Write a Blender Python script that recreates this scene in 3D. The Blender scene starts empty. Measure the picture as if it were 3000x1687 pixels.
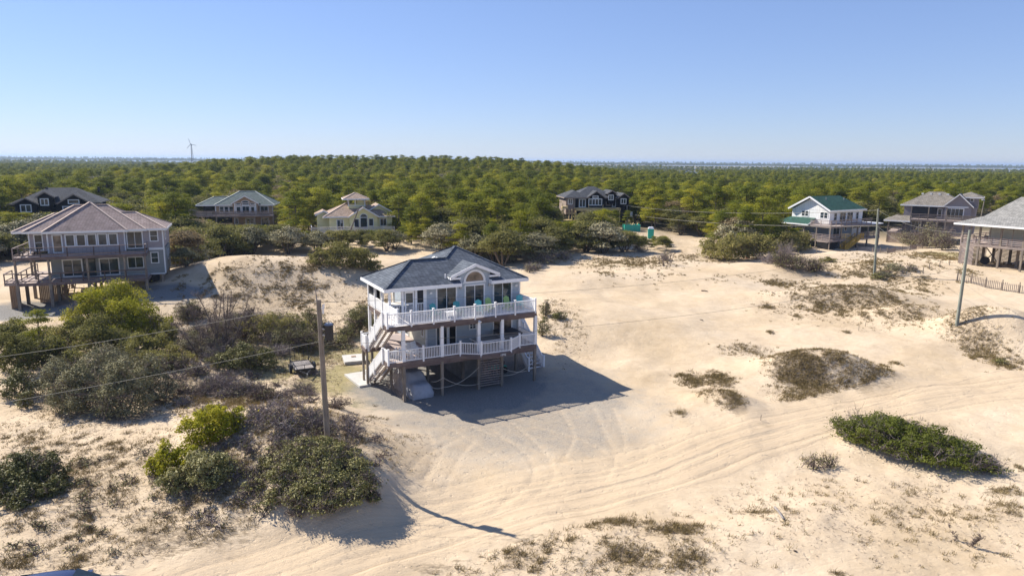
import bpy, bmesh, math, random
import numpy as np
from mathutils import Vector, Matrix

random.seed(7)
RNG = np.random.default_rng(7)
scene = bpy.context.scene
COL = scene.collection

# ------------------------------------------------------------------ camera
CAM_H = 17.89
PITCH = math.radians(10.56)
ROLL = math.radians(0.5)
FPX, CXP, CYP = 2000.0, 1500.0, 843.5
fw = np.array([0, math.cos(PITCH), -math.sin(PITCH)])
rt0 = np.array([1.0, 0, 0])
up0 = np.cross(rt0, fw)
rt = math.cos(ROLL) * rt0 + math.sin(ROLL) * up0
up = -math.sin(ROLL) * rt0 + math.cos(ROLL) * up0
cam_d = bpy.data.cameras.new('drone_camera')
cam = bpy.data.objects.new('drone_camera', cam_d)
COL.objects.link(cam)
cam_d.lens = 24.0
cam_d.sensor_width = 36.0
cam_d.clip_start = 0.5
cam_d.clip_end = 30000
M4 = Matrix.Identity(4)
for i in range(3):
    M4[i][0], M4[i][1], M4[i][2] = rt[i], up[i], -fw[i]
M4[2][3] = CAM_H
cam.matrix_world = M4
scene.camera = cam

# ------------------------------------------------------------------ light
SUN_EL = math.radians(40.3)
SUN_VEC = Vector((-0.875 * math.cos(SUN_EL), 0.484 * math.cos(SUN_EL), math.sin(SUN_EL)))
world = bpy.data.worlds.new('World')
scene.world = world
world.use_nodes = True
wn = world.node_tree
wn.nodes.clear()
sky = wn.nodes.new('ShaderNodeTexSky')
sky.sky_type = 'NISHITA'
sky.sun_disc = False
sky.sun_elevation = SUN_EL
sky.sun_rotation = math.atan2(SUN_VEC.x, SUN_VEC.y)
sky.air_density = 1.0
sky.dust_density = 0.0
sky.ozone_density = 3.0
bg = wn.nodes.new('ShaderNodeBackground')
bg.inputs[1].default_value = 0.08
gm = wn.nodes.new('ShaderNodeGamma'); gm.inputs[1].default_value = 0.66
tn = wn.nodes.new('ShaderNodeMix'); tn.data_type = 'RGBA'; tn.blend_type = 'MULTIPLY'; tn.inputs[0].default_value = 1.0
tn.inputs[7].default_value = (0.88, 1.0, 1.39, 1)
wo = wn.nodes.new('ShaderNodeOutputWorld')
wn.links.new(sky.outputs[0], gm.inputs[0]); wn.links.new(gm.outputs[0], tn.inputs[6]); wn.links.new(tn.outputs[2], bg.inputs[0])
wn.links.new(bg.outputs[0], wo.inputs[0])
sd = bpy.data.lights.new('sun', 'SUN')
sd.energy = 3.6
sd.angle = math.radians(0.5)
sd.color = (1.0, 0.93, 0.82)
so = bpy.data.objects.new('sun', sd)
COL.objects.link(so)
so.rotation_euler = (-SUN_VEC).to_track_quat('-Z', 'Y').to_euler()
scene.view_settings.view_transform = 'Standard'
scene.view_settings.look = 'None'
scene.view_settings.exposure = 1.24
scene.view_settings.gamma = 1.0
scene.cycles.max_bounces = 6
scene.cycles.transparent_max_bounces = 6
scene.cycles.volume_bounces = 0

# ------------------------------------------------------------------ pixel <-> ground helpers (photo pixels, 3000 wide)
def ray(px, py):
    px = np.asarray(px, float); py = np.asarray(py, float)
    return fw + np.multiply.outer((px - CXP) / FPX, rt) - np.multiply.outer((py - CYP) / FPX, up)
def onz(px, py, z):
    d = ray(px, py)
    t = (z - CAM_H) / d[..., 2]
    return np.array([0, 0, CAM_H]) + d * t[..., None] if d.ndim > 1 else np.array([0, 0, CAM_H]) + d * t
def W(px, py, depth):
    return np.array([0, 0, CAM_H]) + ray(px, py) * depth

# ------------------------------------------------------------------ noise
_perm = RNG.random((256, 256))
def vnoise(x, y):
    xi = np.floor(x).astype(int); yi = np.floor(y).astype(int)
    fx = x - xi; fy = y - yi
    fx = fx * fx * (3 - 2 * fx); fy = fy * fy * (3 - 2 * fy)
    g = lambda a, b: _perm[a & 255, b & 255]
    return (g(xi, yi) * (1 - fx) + g(xi + 1, yi) * fx) * (1 - fy) + (g(xi, yi + 1) * (1 - fx) + g(xi + 1, yi + 1) * fx) * fy
def fbm(x, y, o=4):
    s = 0; a = .5; t = 0
    for k in range(o):
        s = s + a * vnoise(x * 2 ** k + 13.7 * k, y * 2 ** k + 7.1 * k); t += a; a *= .5
    return s / t
def sstep(a, b, x):
    t = np.clip((x - a) / (b - a), 0, 1)
    return t * t * (3 - 2 * t)

# ------------------------------------------------------------------ terrain
HX, HY, HYAW = -9.04, 48.23, 0.49
def tolocal(x, y):
    dx = x - HX; dy = y - HY
    return dx * math.cos(HYAW) + dy * math.sin(HYAW), -dx * math.sin(HYAW) + dy * math.cos(HYAW)
CP = np.array([  # x, y, z control points of the lie of the land
    (0, 25, 0), (-20, 25, .2), (20, 28, .2), (0, 45, 0), (-12, 58, 0), (8, 60, .2), (25, 45, .3), (40, 50, .8), (-30, 45, .6),
    (-22, 66, .3), (0, 75, .9), (20, 75, 1.2), (35, 70, 1.3), (50, 75, 1.7), (60, 62, 1.6), (-55, 72, 1.3), (-42, 78, 2.3), (-60, 90, 2),
    (-40, 55, .8), (-60, 50, 1), (0, 100, 2), (30, 105, 2), (62, 126, 2), (78, 142, 1.8), (70, 100, 3.4), (95, 100, 3.6), (-30, 105, 2),
    (-90, 130, 3), (-60, 150, 2.5), (-30, 130, 3), (20, 160, 3), (60, 170, 3), (110, 160, 3), (0, 200, 4), (-120, 200, 3), (120, 220, 4)])
DUNES = []
def dune(px, py, zn, amp, sx, sy, rot=0, p=2.0):
    c = onz(px, py, zn)
    DUNES.append((c[0], c[1], amp, sx, sy, rot, p))
dune(885, 1330, 1.2, 1.9, 5.2, 4.2, .3, 2.6)
dune(990, 1450, .8, 1.0, 2.8, 2.6, .5, 4)
dune(800, 1250, 1.0, .7, 4.5, 3.2, 0)      # dune the near pole stands on
dune(640, 1290, .8, .9, 5, 4, 0)
dune(800, 1540, .2, .35, 4, 2.0, 0.2)
dune(850, 830, 1.6, 2.5, 13, 7, 0, 2.4)            # dune behind, left of the house
dune(620, 850, 1.2, 1.2, 8, 7, 0)
dune(1120, 800, 1.6, .9, 8, 6, 0)
dune(2400, 1105, .3, 2.1, 4.3, 2.0, -.2, 2.2)    # grassy dune right
dune(2110, 1190, .1, .9, 2.2, 1.5, -.5)
dune(2480, 900, .8, 2.0, 8, 3.0, -.12)
dune(2660, 960, .6, 1.5, 4, 2.0, -.4)
dune(2900, 1010, .8, 2.7, 4.0, 2.2, -.6, 2.4)
dune(2990, 1040, .5, 1.0, 3, 2.4, -.6)
dune(2480, 770, 1.8, 1.6, 6.5, 3.5, 0)
dune(2330, 815, 1.4, .7, 6, 3, 0)
dune(2620, 815, 1.4, .8, 7, 4, 0)
dune(1720, 960, .5, 1.5, 8, 7, .2, 2.4)
dune(1640, 900, .5, .8, 5, 5, .2)
dune(1850, 830, 1.2, .9, 16, 5, 0)
dune(2240, 800, 1.2, .6, 12, 4, 0)
dune(1700, 1600, .1, .45, 6, 2.6, .1)
dune(2400, 1560, .1, .35, 7, 3, 0)
dune(2720, 1330, .1, .7, 5, 1.8, -.25)
dune(60, 1500, .4, .6, 4, 3, 0)
def height(x, y):
    x = np.asarray(x, float); y = np.asarray(y, float)
    num = 0; den = 1e-9
    for cx, cy, cz in CP:
        w = 1.0 / (((x - cx) ** 2 + (y - cy) ** 2) / 36.0 + 1.0) ** 1.6
        num = num + w * cz; den = den + w
    z = num / den
    far = sstep(180, 320, y)
    z = z * (1 - far) + 3.0 * far
    for cx, cy, a, sx, sy, r, p in DUNES:
        dx = x - cx; dy = y - cy
        u = (dx * math.cos(r) + dy * math.sin(r)) / sx; v = (-dx * math.sin(r) + dy * math.cos(r)) / sy
        z = z + a * np.exp(-(np.abs(u * u + v * v)) ** (p / 2) * .7)
    # wooded ridge
    z = z + 7.4 * np.exp(-((x + 70) / 120) ** 4 - ((y - 400) / 130) ** 2)
    z = z + 1.5 * np.exp(-((x - 250) / 170) ** 2 - ((y - 420) / 130) ** 2)
    u, v = tolocal(x, y)
    flat = sstep(3, -1, np.maximum(np.maximum(-2 - u, u - 15), np.maximum(-13 - v, v - 11)))
    n = (fbm(x / 9, y / 9, 3) - .5) * .9 + (fbm(x / 2.3 + 50, y / 2.3, 3) - .5) * .22
    z = z + n * (1 - flat * .93) * sstep(22, 30, y + 4)
    hs = sstep(2.5, -.5, np.maximum(np.maximum(-1.5 - u, u - 13), np.maximum(-1 - v, v - 11)))
    z = z * (1 - hs)
    # sinks to the sound far out
    z = z * (1 - sstep(620, 1000, y)) + (fbm(x / 300, y / 300, 3) * 2.6 - 1.25) * sstep(620, 1000, y)
    return z
def G(px, py):
    px = np.asarray(px, float); py = np.asarray(py, float)
    z = np.full(px.shape, 1.0)
    for _ in range(25):
        p = onz(px, py, z)
        z = z * .45 + height(p[..., 0], p[..., 1]) * .55
    p = onz(px, py, z)
    return p
def GV(px, py, dz=0):
    p = G(px, py)
    return Vector((float(p[0]), float(p[1]), float(height(p[0], p[1])) + dz))

# ------------------------------------------------------------------ materials
MATS = {}
def nmat(name):
    m = bpy.data.materials.new(name); m.use_nodes = True
    n = m.node_tree.nodes; b = n['Principled BSDF']
    MATS[name] = m
    return m, n, m.node_tree.links, b
def rgba(c): return (c[0], c[1], c[2], 1)
def ramp(n, stops):
    r = n.new('ShaderNodeValToRGB'); e = r.color_ramp.elements
    while len(e) < len(stops): e.new(.5)
    for i, (p, c) in enumerate(stops): e[i].position = p; e[i].color = rgba(c)
    return r
def noise(n, l, scale, detail=4, rough=.6, vec=None):
    t = n.new('ShaderNodeTexNoise'); t.inputs['Scale'].default_value = scale
    t.inputs['Detail'].default_value = detail; t.inputs['Roughness'].default_value = rough
    if vec is not None: l.new(vec, t.inputs['Vector'])
    return t
def mapping(n, l, src, sc):
    m = n.new('ShaderNodeMapping'); m.inputs['Scale'].default_value = sc; l.new(src, m.inputs['Vector']); return m
def mixc(n, l, f, a, b, mode='MIX'):
    m = n.new('ShaderNodeMix'); m.data_type = 'RGBA'; m.blend_type = mode
    if hasattr(f, 'is_linked'): l.new(f, m.inputs[0])
    else: m.inputs[0].default_value = f
    for v, k in ((a, 6), (b, 7)):
        if hasattr(v, 'is_linked'): l.new(v, m.inputs[k])
        else: m.inputs[k].default_value = rgba(v)
    return m.outputs[2]
def mth(n, l, op, a, b=None, clamp=False):
    m = n.new('ShaderNodeMath'); m.operation = op; m.use_clamp = clamp
    for i, v in enumerate((a, b)):
        if v is None: continue
        if hasattr(v, 'is_linked'): l.new(v, m.inputs[i])
        else: m.inputs[i].default_value = v
    return m.outputs[0]
def bump(n, l, h, dist, strength, bsdf):
    b = n.new('ShaderNodeBump'); b.inputs['Distance'].default_value = dist; b.inputs['Strength'].default_value = strength
    l.new(h, b.inputs['Height']); l.new(b.outputs[0], bsdf.inputs['Normal']); return b
def plain(name, col, rough=.6, var=.12, scale=3.0, metal=0, spec=.4, bmp=0):
    m, n, l, b = nmat(name)
    tc = n.new('ShaderNodeTexCoord')
    t = noise(n, l, scale, 5, .65, tc.outputs['Object'])
    r = ramp(n, [(.3, [c * (1 - var) for c in col]), (.7, [min(1, c * (1 + var)) for c in col])])
    l.new(t.outputs[0], r.inputs[0]); l.new(r.outputs[0], b.inputs['Base Color'])
    b.inputs['Roughness'].default_value = rough; b.inputs['Metallic'].default_value = metal
    b.inputs['Specular IOR Level'].default_value = spec
    if bmp: bump(n, l, t.outputs[0], bmp, .6, b)
    return m
def shingle(name, c1, c2, row=.14):
    m, n, l, b = nmat(name)
    tc = n.new('ShaderNodeTexCoord')
    s = n.new('ShaderNodeSeparateXYZ'); l.new(tc.outputs['Object'], s.inputs[0])
    xy = mth(n, l, 'ADD', s.outputs[0], mth(n, l, 'MULTIPLY', s.outputs[1], .83))
    c = n.new('ShaderNodeCombineXYZ'); l.new(xy, c.inputs[0]); l.new(mth(n, l, 'MULTIPLY', s.outputs[2], 2.1), c.inputs[1])
    br = n.new('ShaderNodeTexBrick'); l.new(c.outputs[0], br.inputs['Vector'])
    br.inputs['Scale'].default_value = 1; br.inputs['Brick Width'].default_value = .32; br.inputs['Row Height'].default_value = row * 1.6
    br.inputs['Mortar Size'].default_value = .018; br.inputs['Mortar Smooth'].default_value = .4
    br.inputs['Color1'].default_value = rgba(c1); br.inputs['Color2'].default_value = rgba(c2)
    br.inputs['Mortar'].default_value = rgba([v * .5 for v in c1])
    t = noise(n, l, 1.1, 6, .7, tc.outputs['Object'])
    r = ramp(n, [(.3, (.72, .72, .72)), (.7, (1.2, 1.2, 1.2))]); l.new(t.outputs[0], r.inputs[0])
    l.new(mixc(n, l, 1.0, br.outputs[0], r.outputs[0], 'MULTIPLY'), b.inputs['Base Color'])
    b.inputs['Roughness'].default_value = .9; b.inputs['Specular IOR Level'].default_value = .2
    bump(n, l, br.outputs[1], -.012, .6, b)
    return m
def siding(name, col, vertical=False, pitch=.15):
    m, n, l, b = nmat(name)
    tc = n.new('ShaderNodeTexCoord')
    s = n.new('ShaderNodeSeparateXYZ'); l.new(tc.outputs['Object'], s.inputs[0])
    src = mth(n, l, 'ADD', s.outputs[0], s.outputs[1]) if vertical else s.outputs[2]
    f = mth(n, l, 'FRACT', mth(n, l, 'MULTIPLY', src, 1 / pitch))
    line = ramp(n, [(0, (.55, .55, .55)), (.1 if not vertical else .14, (1, 1, 1)), (1, (1, 1, 1))]); l.new(f, line.inputs[0])
    t = noise(n, l, 1.5, 6, .7, mapping(n, l, tc.outputs['Object'], (1, 1, 6) if not vertical else (4, 4, .6)).outputs[0])
    r = ramp(n, [(.3, [c * .86 for c in col]), (.7, [min(1, c * 1.1) for c in col])]); l.new(t.outputs[0], r.inputs[0])
    l.new(mixc(n, l, 1.0, r.outputs[0], line.outputs[0], 'MULTIPLY'), b.inputs['Base Color'])
    b.inputs['Roughness'].default_value = .8; b.inputs['Specular IOR Level'].default_value = .15
    bump(n, l, f, .015, .5, b)
    return m
def wood(name, c1, c2, along=(1, 1, 1), rough=.85):
    m, n, l, b = nmat(name)
    tc = n.new('ShaderNodeTexCoord')
    mp = mapping(n, l, tc.outputs['Object'], along)
    t = noise(n, l, 2.2, 8, .7, mp.outputs[0])
    t2 = noise(n, l, .8, 3, .6, tc.outputs['Object'])
    r = ramp(n, [(.3, c1), (.52, [(a + b_) / 2 for a, b_ in zip(c1, c2)]), (.72, c2)]); l.new(t.outputs[0], r.inputs[0])
    r2 = ramp(n, [(.35, (.75, .75, .78)), (.65, (1.15, 1.1, 1.05))]); l.new(t2.outputs[0], r2.inputs[0])
    l.new(mixc(n, l, 1.0, r.outputs[0], r2.outputs[0], 'MULTIPLY'), b.inputs['Base Color'])
    b.inputs['Roughness'].default_value = rough; b.inputs['Specular IOR Level'].default_value = .2
    bump(n, l, t.outputs[0], .01, .5, b)
    return m
def leafmat(name, stops, trans=.42, rough=.7, spec=.15):
    m, n, l, b = nmat(name)
    a = n.new('ShaderNodeAttribute'); a.attribute_name = 'tint'
    oi = n.new('ShaderNodeObjectInfo')
    v = mth(n, l, 'ADD', mth(n, l, 'MULTIPLY', a.outputs['Fac'], .6), mth(n, l, 'MULTIPLY', oi.outputs['Random'], .4))
    r = ramp(n, stops); l.new(v, r.inputs[0])
    l.new(r.outputs[0], b.inputs['Base Color'])
    b.inputs['Roughness'].default_value = rough; b.inputs['Specular IOR Level'].default_value = spec
    if trans:
        tr = n.new('ShaderNodeBsdfTranslucent'); l.new(r.outputs[0], tr.inputs[0])
        mx = n.new('ShaderNodeMixShader'); mx.inputs[0].default_value = trans
        l.new(b.outputs[0], mx.inputs[1]); l.new(tr.outputs[0], mx.inputs[2])
        l.new(mx.outputs[0], n['Material Output'].inputs[0])
    return m
def glass(name, col=(.03, .045, .055), rough=.04):
    m, n, l, b = nmat(name)
    tc = n.new('ShaderNodeTexCoord')
    t = noise(n, l, 1.3, 2, .5, tc.outputs['Object'])
    r = ramp(n, [(.35, [c * .5 for c in col]), (.7, [c * 1.8 for c in col])]); l.new(t.outputs[0], r.inputs[0])
    l.new(r.outputs[0], b.inputs['Base Color'])
    b.inputs['Roughness'].default_value = rough; b.inputs['IOR'].default_value = 1.5
    b.inputs['Specular IOR Level'].default_value = .5
    bump(n, l, t.outputs[0], .02, .15, b)
    return m
white = plain('white_paint', (.82, .82, .82), .45, .05)
plain('white_trim', (.74, .74, .73), .55, .06)
shingle('slate_shingle', (.085, .1, .125), (.14, .16, .19))
shingle('mauve_shingle', (.29, .22, .2), (.38, .3, .27))
shingle('black_shingle', (.06, .065, .075), (.1, .105, .115))
shingle('green_grey_shingle', (.12, .155, .145), (.17, .2, .19))
shingle('tan_shingle', (.34, .25, .19), (.46, .35, .27))
shingle('green_shingle', (.03, .085, .065), (.05, .12, .095))
shingle('brown_grey_shingle', (.19, .17, .145), (.26, .235, .205))
shingle('light_grey_shingle', (.24, .235, .22), (.33, .32, .3))
plain('ridge_cap', (.52, .41, .34), .9, .1)
plain('ridge_cap_pale', (.5, .52, .46), .9, .1)
siding('blue_grey_siding', (.42, .47, .515))
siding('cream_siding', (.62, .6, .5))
siding('mauve_siding', (.36, .32, .32), pitch=.2)
siding('grey_shake', (.27, .285, .28), pitch=.2)
siding('black_wrap', (.012, .012, .014), pitch=.4)
siding('tan_siding', (.4, .28, .18))
siding('yellow_siding', (.8, .74, .4))
siding('white_batten', (.8, .8, .78), True, .4)
siding('blue_batten', (.3, .36, .42), True, .4)
siding('brown_grey_siding', (.27, .25, .26))
siding('osb_brown', (.3, .24, .2))
wood('weathered_wood', (.2, .165, .15), (.38, .33, .3), (.5, 5, 8))
wood('beam_wood', (.1, .078, .07), (.25, .195, .18), (.6, .6, 7))
wood('deck_wood', (.34, .28, .26), (.5, .43, .4), (.3, 9, 1))
wood('deck_white', (.62, .6, .58), (.78, .76, .74), (.3, 9, 1))
wood('post_wood', (.17, .145, .12), (.32, .28, .23), (5, 5, .5))
wood('pole_wood', (.16, .14, .115), (.33, .29, .24), (7, 7, .4))
wood('green_pole_wood', (.17, .19, .16), (.32, .35, .3), (7, 7, .4))
wood('new_wood', (.55, .42, .2), (.7, .56, .3), (.5, 5, 5))
wood('yellow_wood', (.5, .32, .06), (.66, .45, .1), (.5, 5, 5))
wood('brown_plank', (.28, .18, .11), (.42, .28, .17), (6, 6, .4))
wood('bark', (.09, .07, .055), (.2, .17, .14), (3, 3, 1))
wood('driftwood', (.2, .18, .17), (.36, .34, .32), (1, 1, 1))
glass('window_glass')
glass('warm_glass', (.16, .12, .09), .08)
plain('dark_gap', (.012, .012, .014), .9)
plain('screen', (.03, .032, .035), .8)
plain('teal_plastic', (.06, .3, .32), .45, .1)
plain('pale_teal_plastic', (.12, .5, .48), .45, .1)
plain('lime_plastic', (.34, .5, .16), .45, .1)
plain('black_metal', (.02, .02, .022), .5)
plain('grey_metal', (.32, .33, .35), .45, .15, 4, .6)
plain('rubber', (.018, .018, .018), .9)
plain('concrete', (.5, .48, .44), .9, .12, 2, bmp=.01)
plain('cover_cloth', (.36, .37, .4), .7, .18, 1.6, bmp=.08)
plain('dark_cover', (.06, .065, .08), .7, .2, 1.6, bmp=.04)
plain('rope', (.55, .5, .42), .9)
plain('wire', (.2, .19, .16), .7)
plain('green_plastic', (.0, .3, .2), .45)
plain('teal_green_plastic', (.03, .42, .32), .45)
plain('red_plastic', (.5, .04, .04), .5)
plain('car_paint', (.03, .045, .11), .25, .04, 2, 0, .6)
plain('block', (.2, .19, .18), .9, .2, 2)
plain('brass', (.5, .4, .2), .4)
leafmat('leaf_oak', [(.05, (0.066, 0.066, 0.019)), (.4, (0.156, 0.154, 0.043)), (.7, (0.240, 0.222, 0.066)), (.95, (0.336, 0.312, 0.120))])
leafmat('leaf_pine', [(.05, (0.054, 0.072, 0.007)), (.35, (0.138, 0.162, 0.014)), (.65, (0.246, 0.252, 0.024)), (.95, (0.384, 0.324, 0.042))])
leafmat('leaf_olive', [(.05, (0.090, 0.084, 0.026)), (.4, (0.198, 0.186, 0.054)), (.7, (0.288, 0.258, 0.084)), (.95, (0.408, 0.348, 0.132))])
leafmat('leaf_dry', [(.05, (0.108, 0.078, 0.036)), (.5, (0.240, 0.180, 0.096)), (.95, (0.408, 0.336, 0.204))])
leafmat('leaf_yellow', [(.05, (0.108, 0.114, 0.010)), (.4, (0.252, 0.258, 0.019)), (.7, (0.408, 0.372, 0.030)), (.95, (0.552, 0.456, 0.060))])
leafmat('leaf_juniper', [(.05, (0.060, 0.072, 0.014)), (.4, (0.156, 0.180, 0.030)), (.7, (0.240, 0.258, 0.048)), (.95, (0.360, 0.348, 0.108))])
leafmat('leaf_grey', [(.05, (0.096, 0.091, 0.042)), (.4, (0.240, 0.222, 0.114)), (.7, (0.324, 0.288, 0.168)), (.95, (0.480, 0.432, 0.288))], .1)
leafmat('leaf_shrub', [(.05, (0.054, 0.058, 0.019)), (.4, (0.150, 0.144, 0.043)), (.7, (0.240, 0.222, 0.072)), (.95, (0.480, 0.432, 0.216))], .15, .6, .25)
leafmat('twig_brown', [(.05, (.07, .05, .045)), (.5, (.17, .13, .11)), (.95, (.32, .26, .22))], 0, .9, .1)
leafmat('twig_mauve', [(.05, (.11, .085, .085)), (.5, (.22, .18, .17)), (.95, (.38, .33, .31))], 0, .9, .1)
leafmat('straw', [(.05, (.12, .088, .038)), (.5, (.27, .205, .095)), (.95, (.46, .37, .19))], .15, .8, .1)

# ------------------------------------------------------------------ mesh helpers
class MB:
    def __init__(s): s.v = []; s.f = []
    def add(s, vs, fs):
        o = len(s.v); s.v += [tuple(map(float, q)) for q in vs]; s.f += [tuple(o + i for i in q) for q in fs]; return s
    def box(s, x0, x1, y0, y1, z0, z1):
        if x0 > x1: x0, x1 = x1, x0
        if y0 > y1: y0, y1 = y1, y0
        if z0 > z1: z0, z1 = z1, z0
        return s.add([(x0, y0, z0), (x1, y0, z0), (x1, y1, z0), (x0, y1, z0), (x0, y0, z1), (x1, y0, z1), (x1, y1, z1), (x0, y1, z1)],
                     [(0, 3, 2, 1), (4, 5, 6, 7), (0, 1, 5, 4), (1, 2, 6, 5), (2, 3, 7, 6), (3, 0, 4, 7)])
    def beam(s, p, q, w, h, upv=(0, 0, 1)):
        p = Vector(p); q = Vector(q); d = (q - p).normalized(); u = Vector(upv)
        sd_ = d.cross(u)
        if sd_.length < 1e-4: sd_ = d.cross(Vector((1, 0, 0)))
        sd_.normalize(); u = sd_.cross(d).normalized()
        a = sd_ * w / 2; b = u * h / 2
        c = [p - a - b, p + a - b, p + a + b, p - a + b, q - a - b, q + a - b, q + a + b, q - a + b]
        return s.add(c, [(0, 1, 2, 3), (7, 6, 5, 4), (0, 4, 5, 1), (1, 5, 6, 2), (2, 6, 7, 3), (3, 7, 4, 0)])
    def cyl(s, p, q, r0, r1=None, n=10, cap=True):
        r1 = r0 if r1 is None else r1
        p = Vector(p); q = Vector(q); d = (q - p).normalized()
        a = d.orthogonal().normalized(); b = d.cross(a)
        vs = []
        for c, r in ((p, r0), (q, r1)):
            for i in range(n):
                t = 2 * math.pi * i / n; vs.append(c + (a * math.cos(t) + b * math.sin(t)) * r)
        fs = [(i, (i + 1) % n, n + (i + 1) % n, n + i) for i in range(n)]
        if cap: fs += [tuple(range(n))[::-1], tuple(range(n, 2 * n))]
        return s.add(vs, fs)
    def tube(s, pts, r, n=6):
        for a, b in zip(pts[:-1], pts[1:]): s.cyl(a, b, r, r, n)
        return s
    def slab(s, pts, t):
        n = len(pts); top = [Vector(p) for p in pts]; bot = [p - Vector((0, 0, t)) for p in top]
        return s.add(top + bot, [tuple(range(n)), tuple(range(2 * n - 1, n - 1, -1))] + [(i, n + i, n + (i + 1) % n, (i + 1) % n) for i in range(n)])
    def poly(s, pts): return s.add(pts, [tuple(range(len(pts)))])
    def build(s, name, mat, parent=None, dz=0, smooth=False):
        me = bpy.data.meshes.new(name)
        me.from_pydata([(a, b, c - dz) for a, b, c in s.v] if dz else s.v, [], s.f)
        me.materials.append(MATS[mat]); me.validate()
        if smooth:
            for p in me.polygons: p.use_smooth = True
        o = bpy.data.objects.new(name, me); COL.objects.link(o)
        if parent: o.parent = parent
        return o
def fixn(o):
    bm = bmesh.new(); bm.from_mesh(o.data); bmesh.ops.recalc_face_normals(bm, faces=bm.faces); bm.to_mesh(o.data); bm.free()
def tag(o, label=None, cat=None, group=None, kind=None):
    if label: o['label'] = label
    if cat: o['category'] = cat
    if group: o['group'] = group
    if kind: o['kind'] = kind
    return o
def empty(name, loc, rz=0):
    o = bpy.data.objects.new(name, None); COL.objects.link(o); o.location = loc; o.rotation_euler = (0, 0, rz)
    o.empty_display_size = .5
    return o
def np_mesh(name, V, F, mat, tint=None, smooth=False):
    me = bpy.data.meshes.new(name)
    nf, k = F.shape
    me.vertices.add(len(V)); me.vertices.foreach_set('co', np.ascontiguousarray(V, dtype=np.float32).ravel())
    me.loops.add(nf * k); me.loops.foreach_set('vertex_index', np.ascontiguousarray(F, dtype=np.int32).ravel())
    me.polygons.add(nf); me.polygons.foreach_set('loop_start', np.arange(0, nf * k, k, dtype=np.int32))
    me.polygons.foreach_set('loop_total', np.full(nf, k, dtype=np.int32))
    if smooth: me.polygons.foreach_set('use_smooth', np.ones(nf, dtype=bool))
    me.update(calc_edges=True)
    if tint is not None:
        a = me.attributes.new('tint', 'FLOAT', 'FACE'); a.data.foreach_set('value', np.asarray(tint, dtype=np.float32))
    me.materials.append(MATS[mat])
    return me
def objm(name, me, parent=None, loc=(0, 0, 0)):
    o = bpy.data.objects.new(name, me); COL.objects.link(o); o.location = loc
    if parent: o.parent = parent
    return o
# ------------------------------------------------------------------ where things grow and lie on the sand (photo pixels -> world ellipses)
def ell(px, py, rx, ry, zn=.8):
    c = onz(px, py, zn); d = c[1]
    return c[0], c[1], rx * d / FPX, ry * d * d / (FPX * (CAM_H - zn))
_cache = {}
def prep(lst):
    k = (len(lst), lst[0], lst[-1])
    if k not in _cache:
        A = np.array(lst, float); p = G(A[:, 0], A[:, 1]); d = p[:, 1]; z = p[:, 2]
        _cache[k] = [(p[i, 0], d[i], A[i, 2] * d[i] / FPX, A[i, 3] * d[i] * d[i] / (FPX * (CAM_H - z[i])), A[i, 4]) for i in range(len(A))]
    return _cache[k]
def field(lst, x, y, soft=.35):
    f = np.zeros(np.shape(x))
    for cx, cy, sx, sy, w in prep(lst):
        r = np.sqrt(((x - cx) / sx) ** 2 + ((y - cy) / sy) ** 2)
        f = np.maximum(f, w * sstep(1 + soft, 1 - soft, r))
    return f
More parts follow.
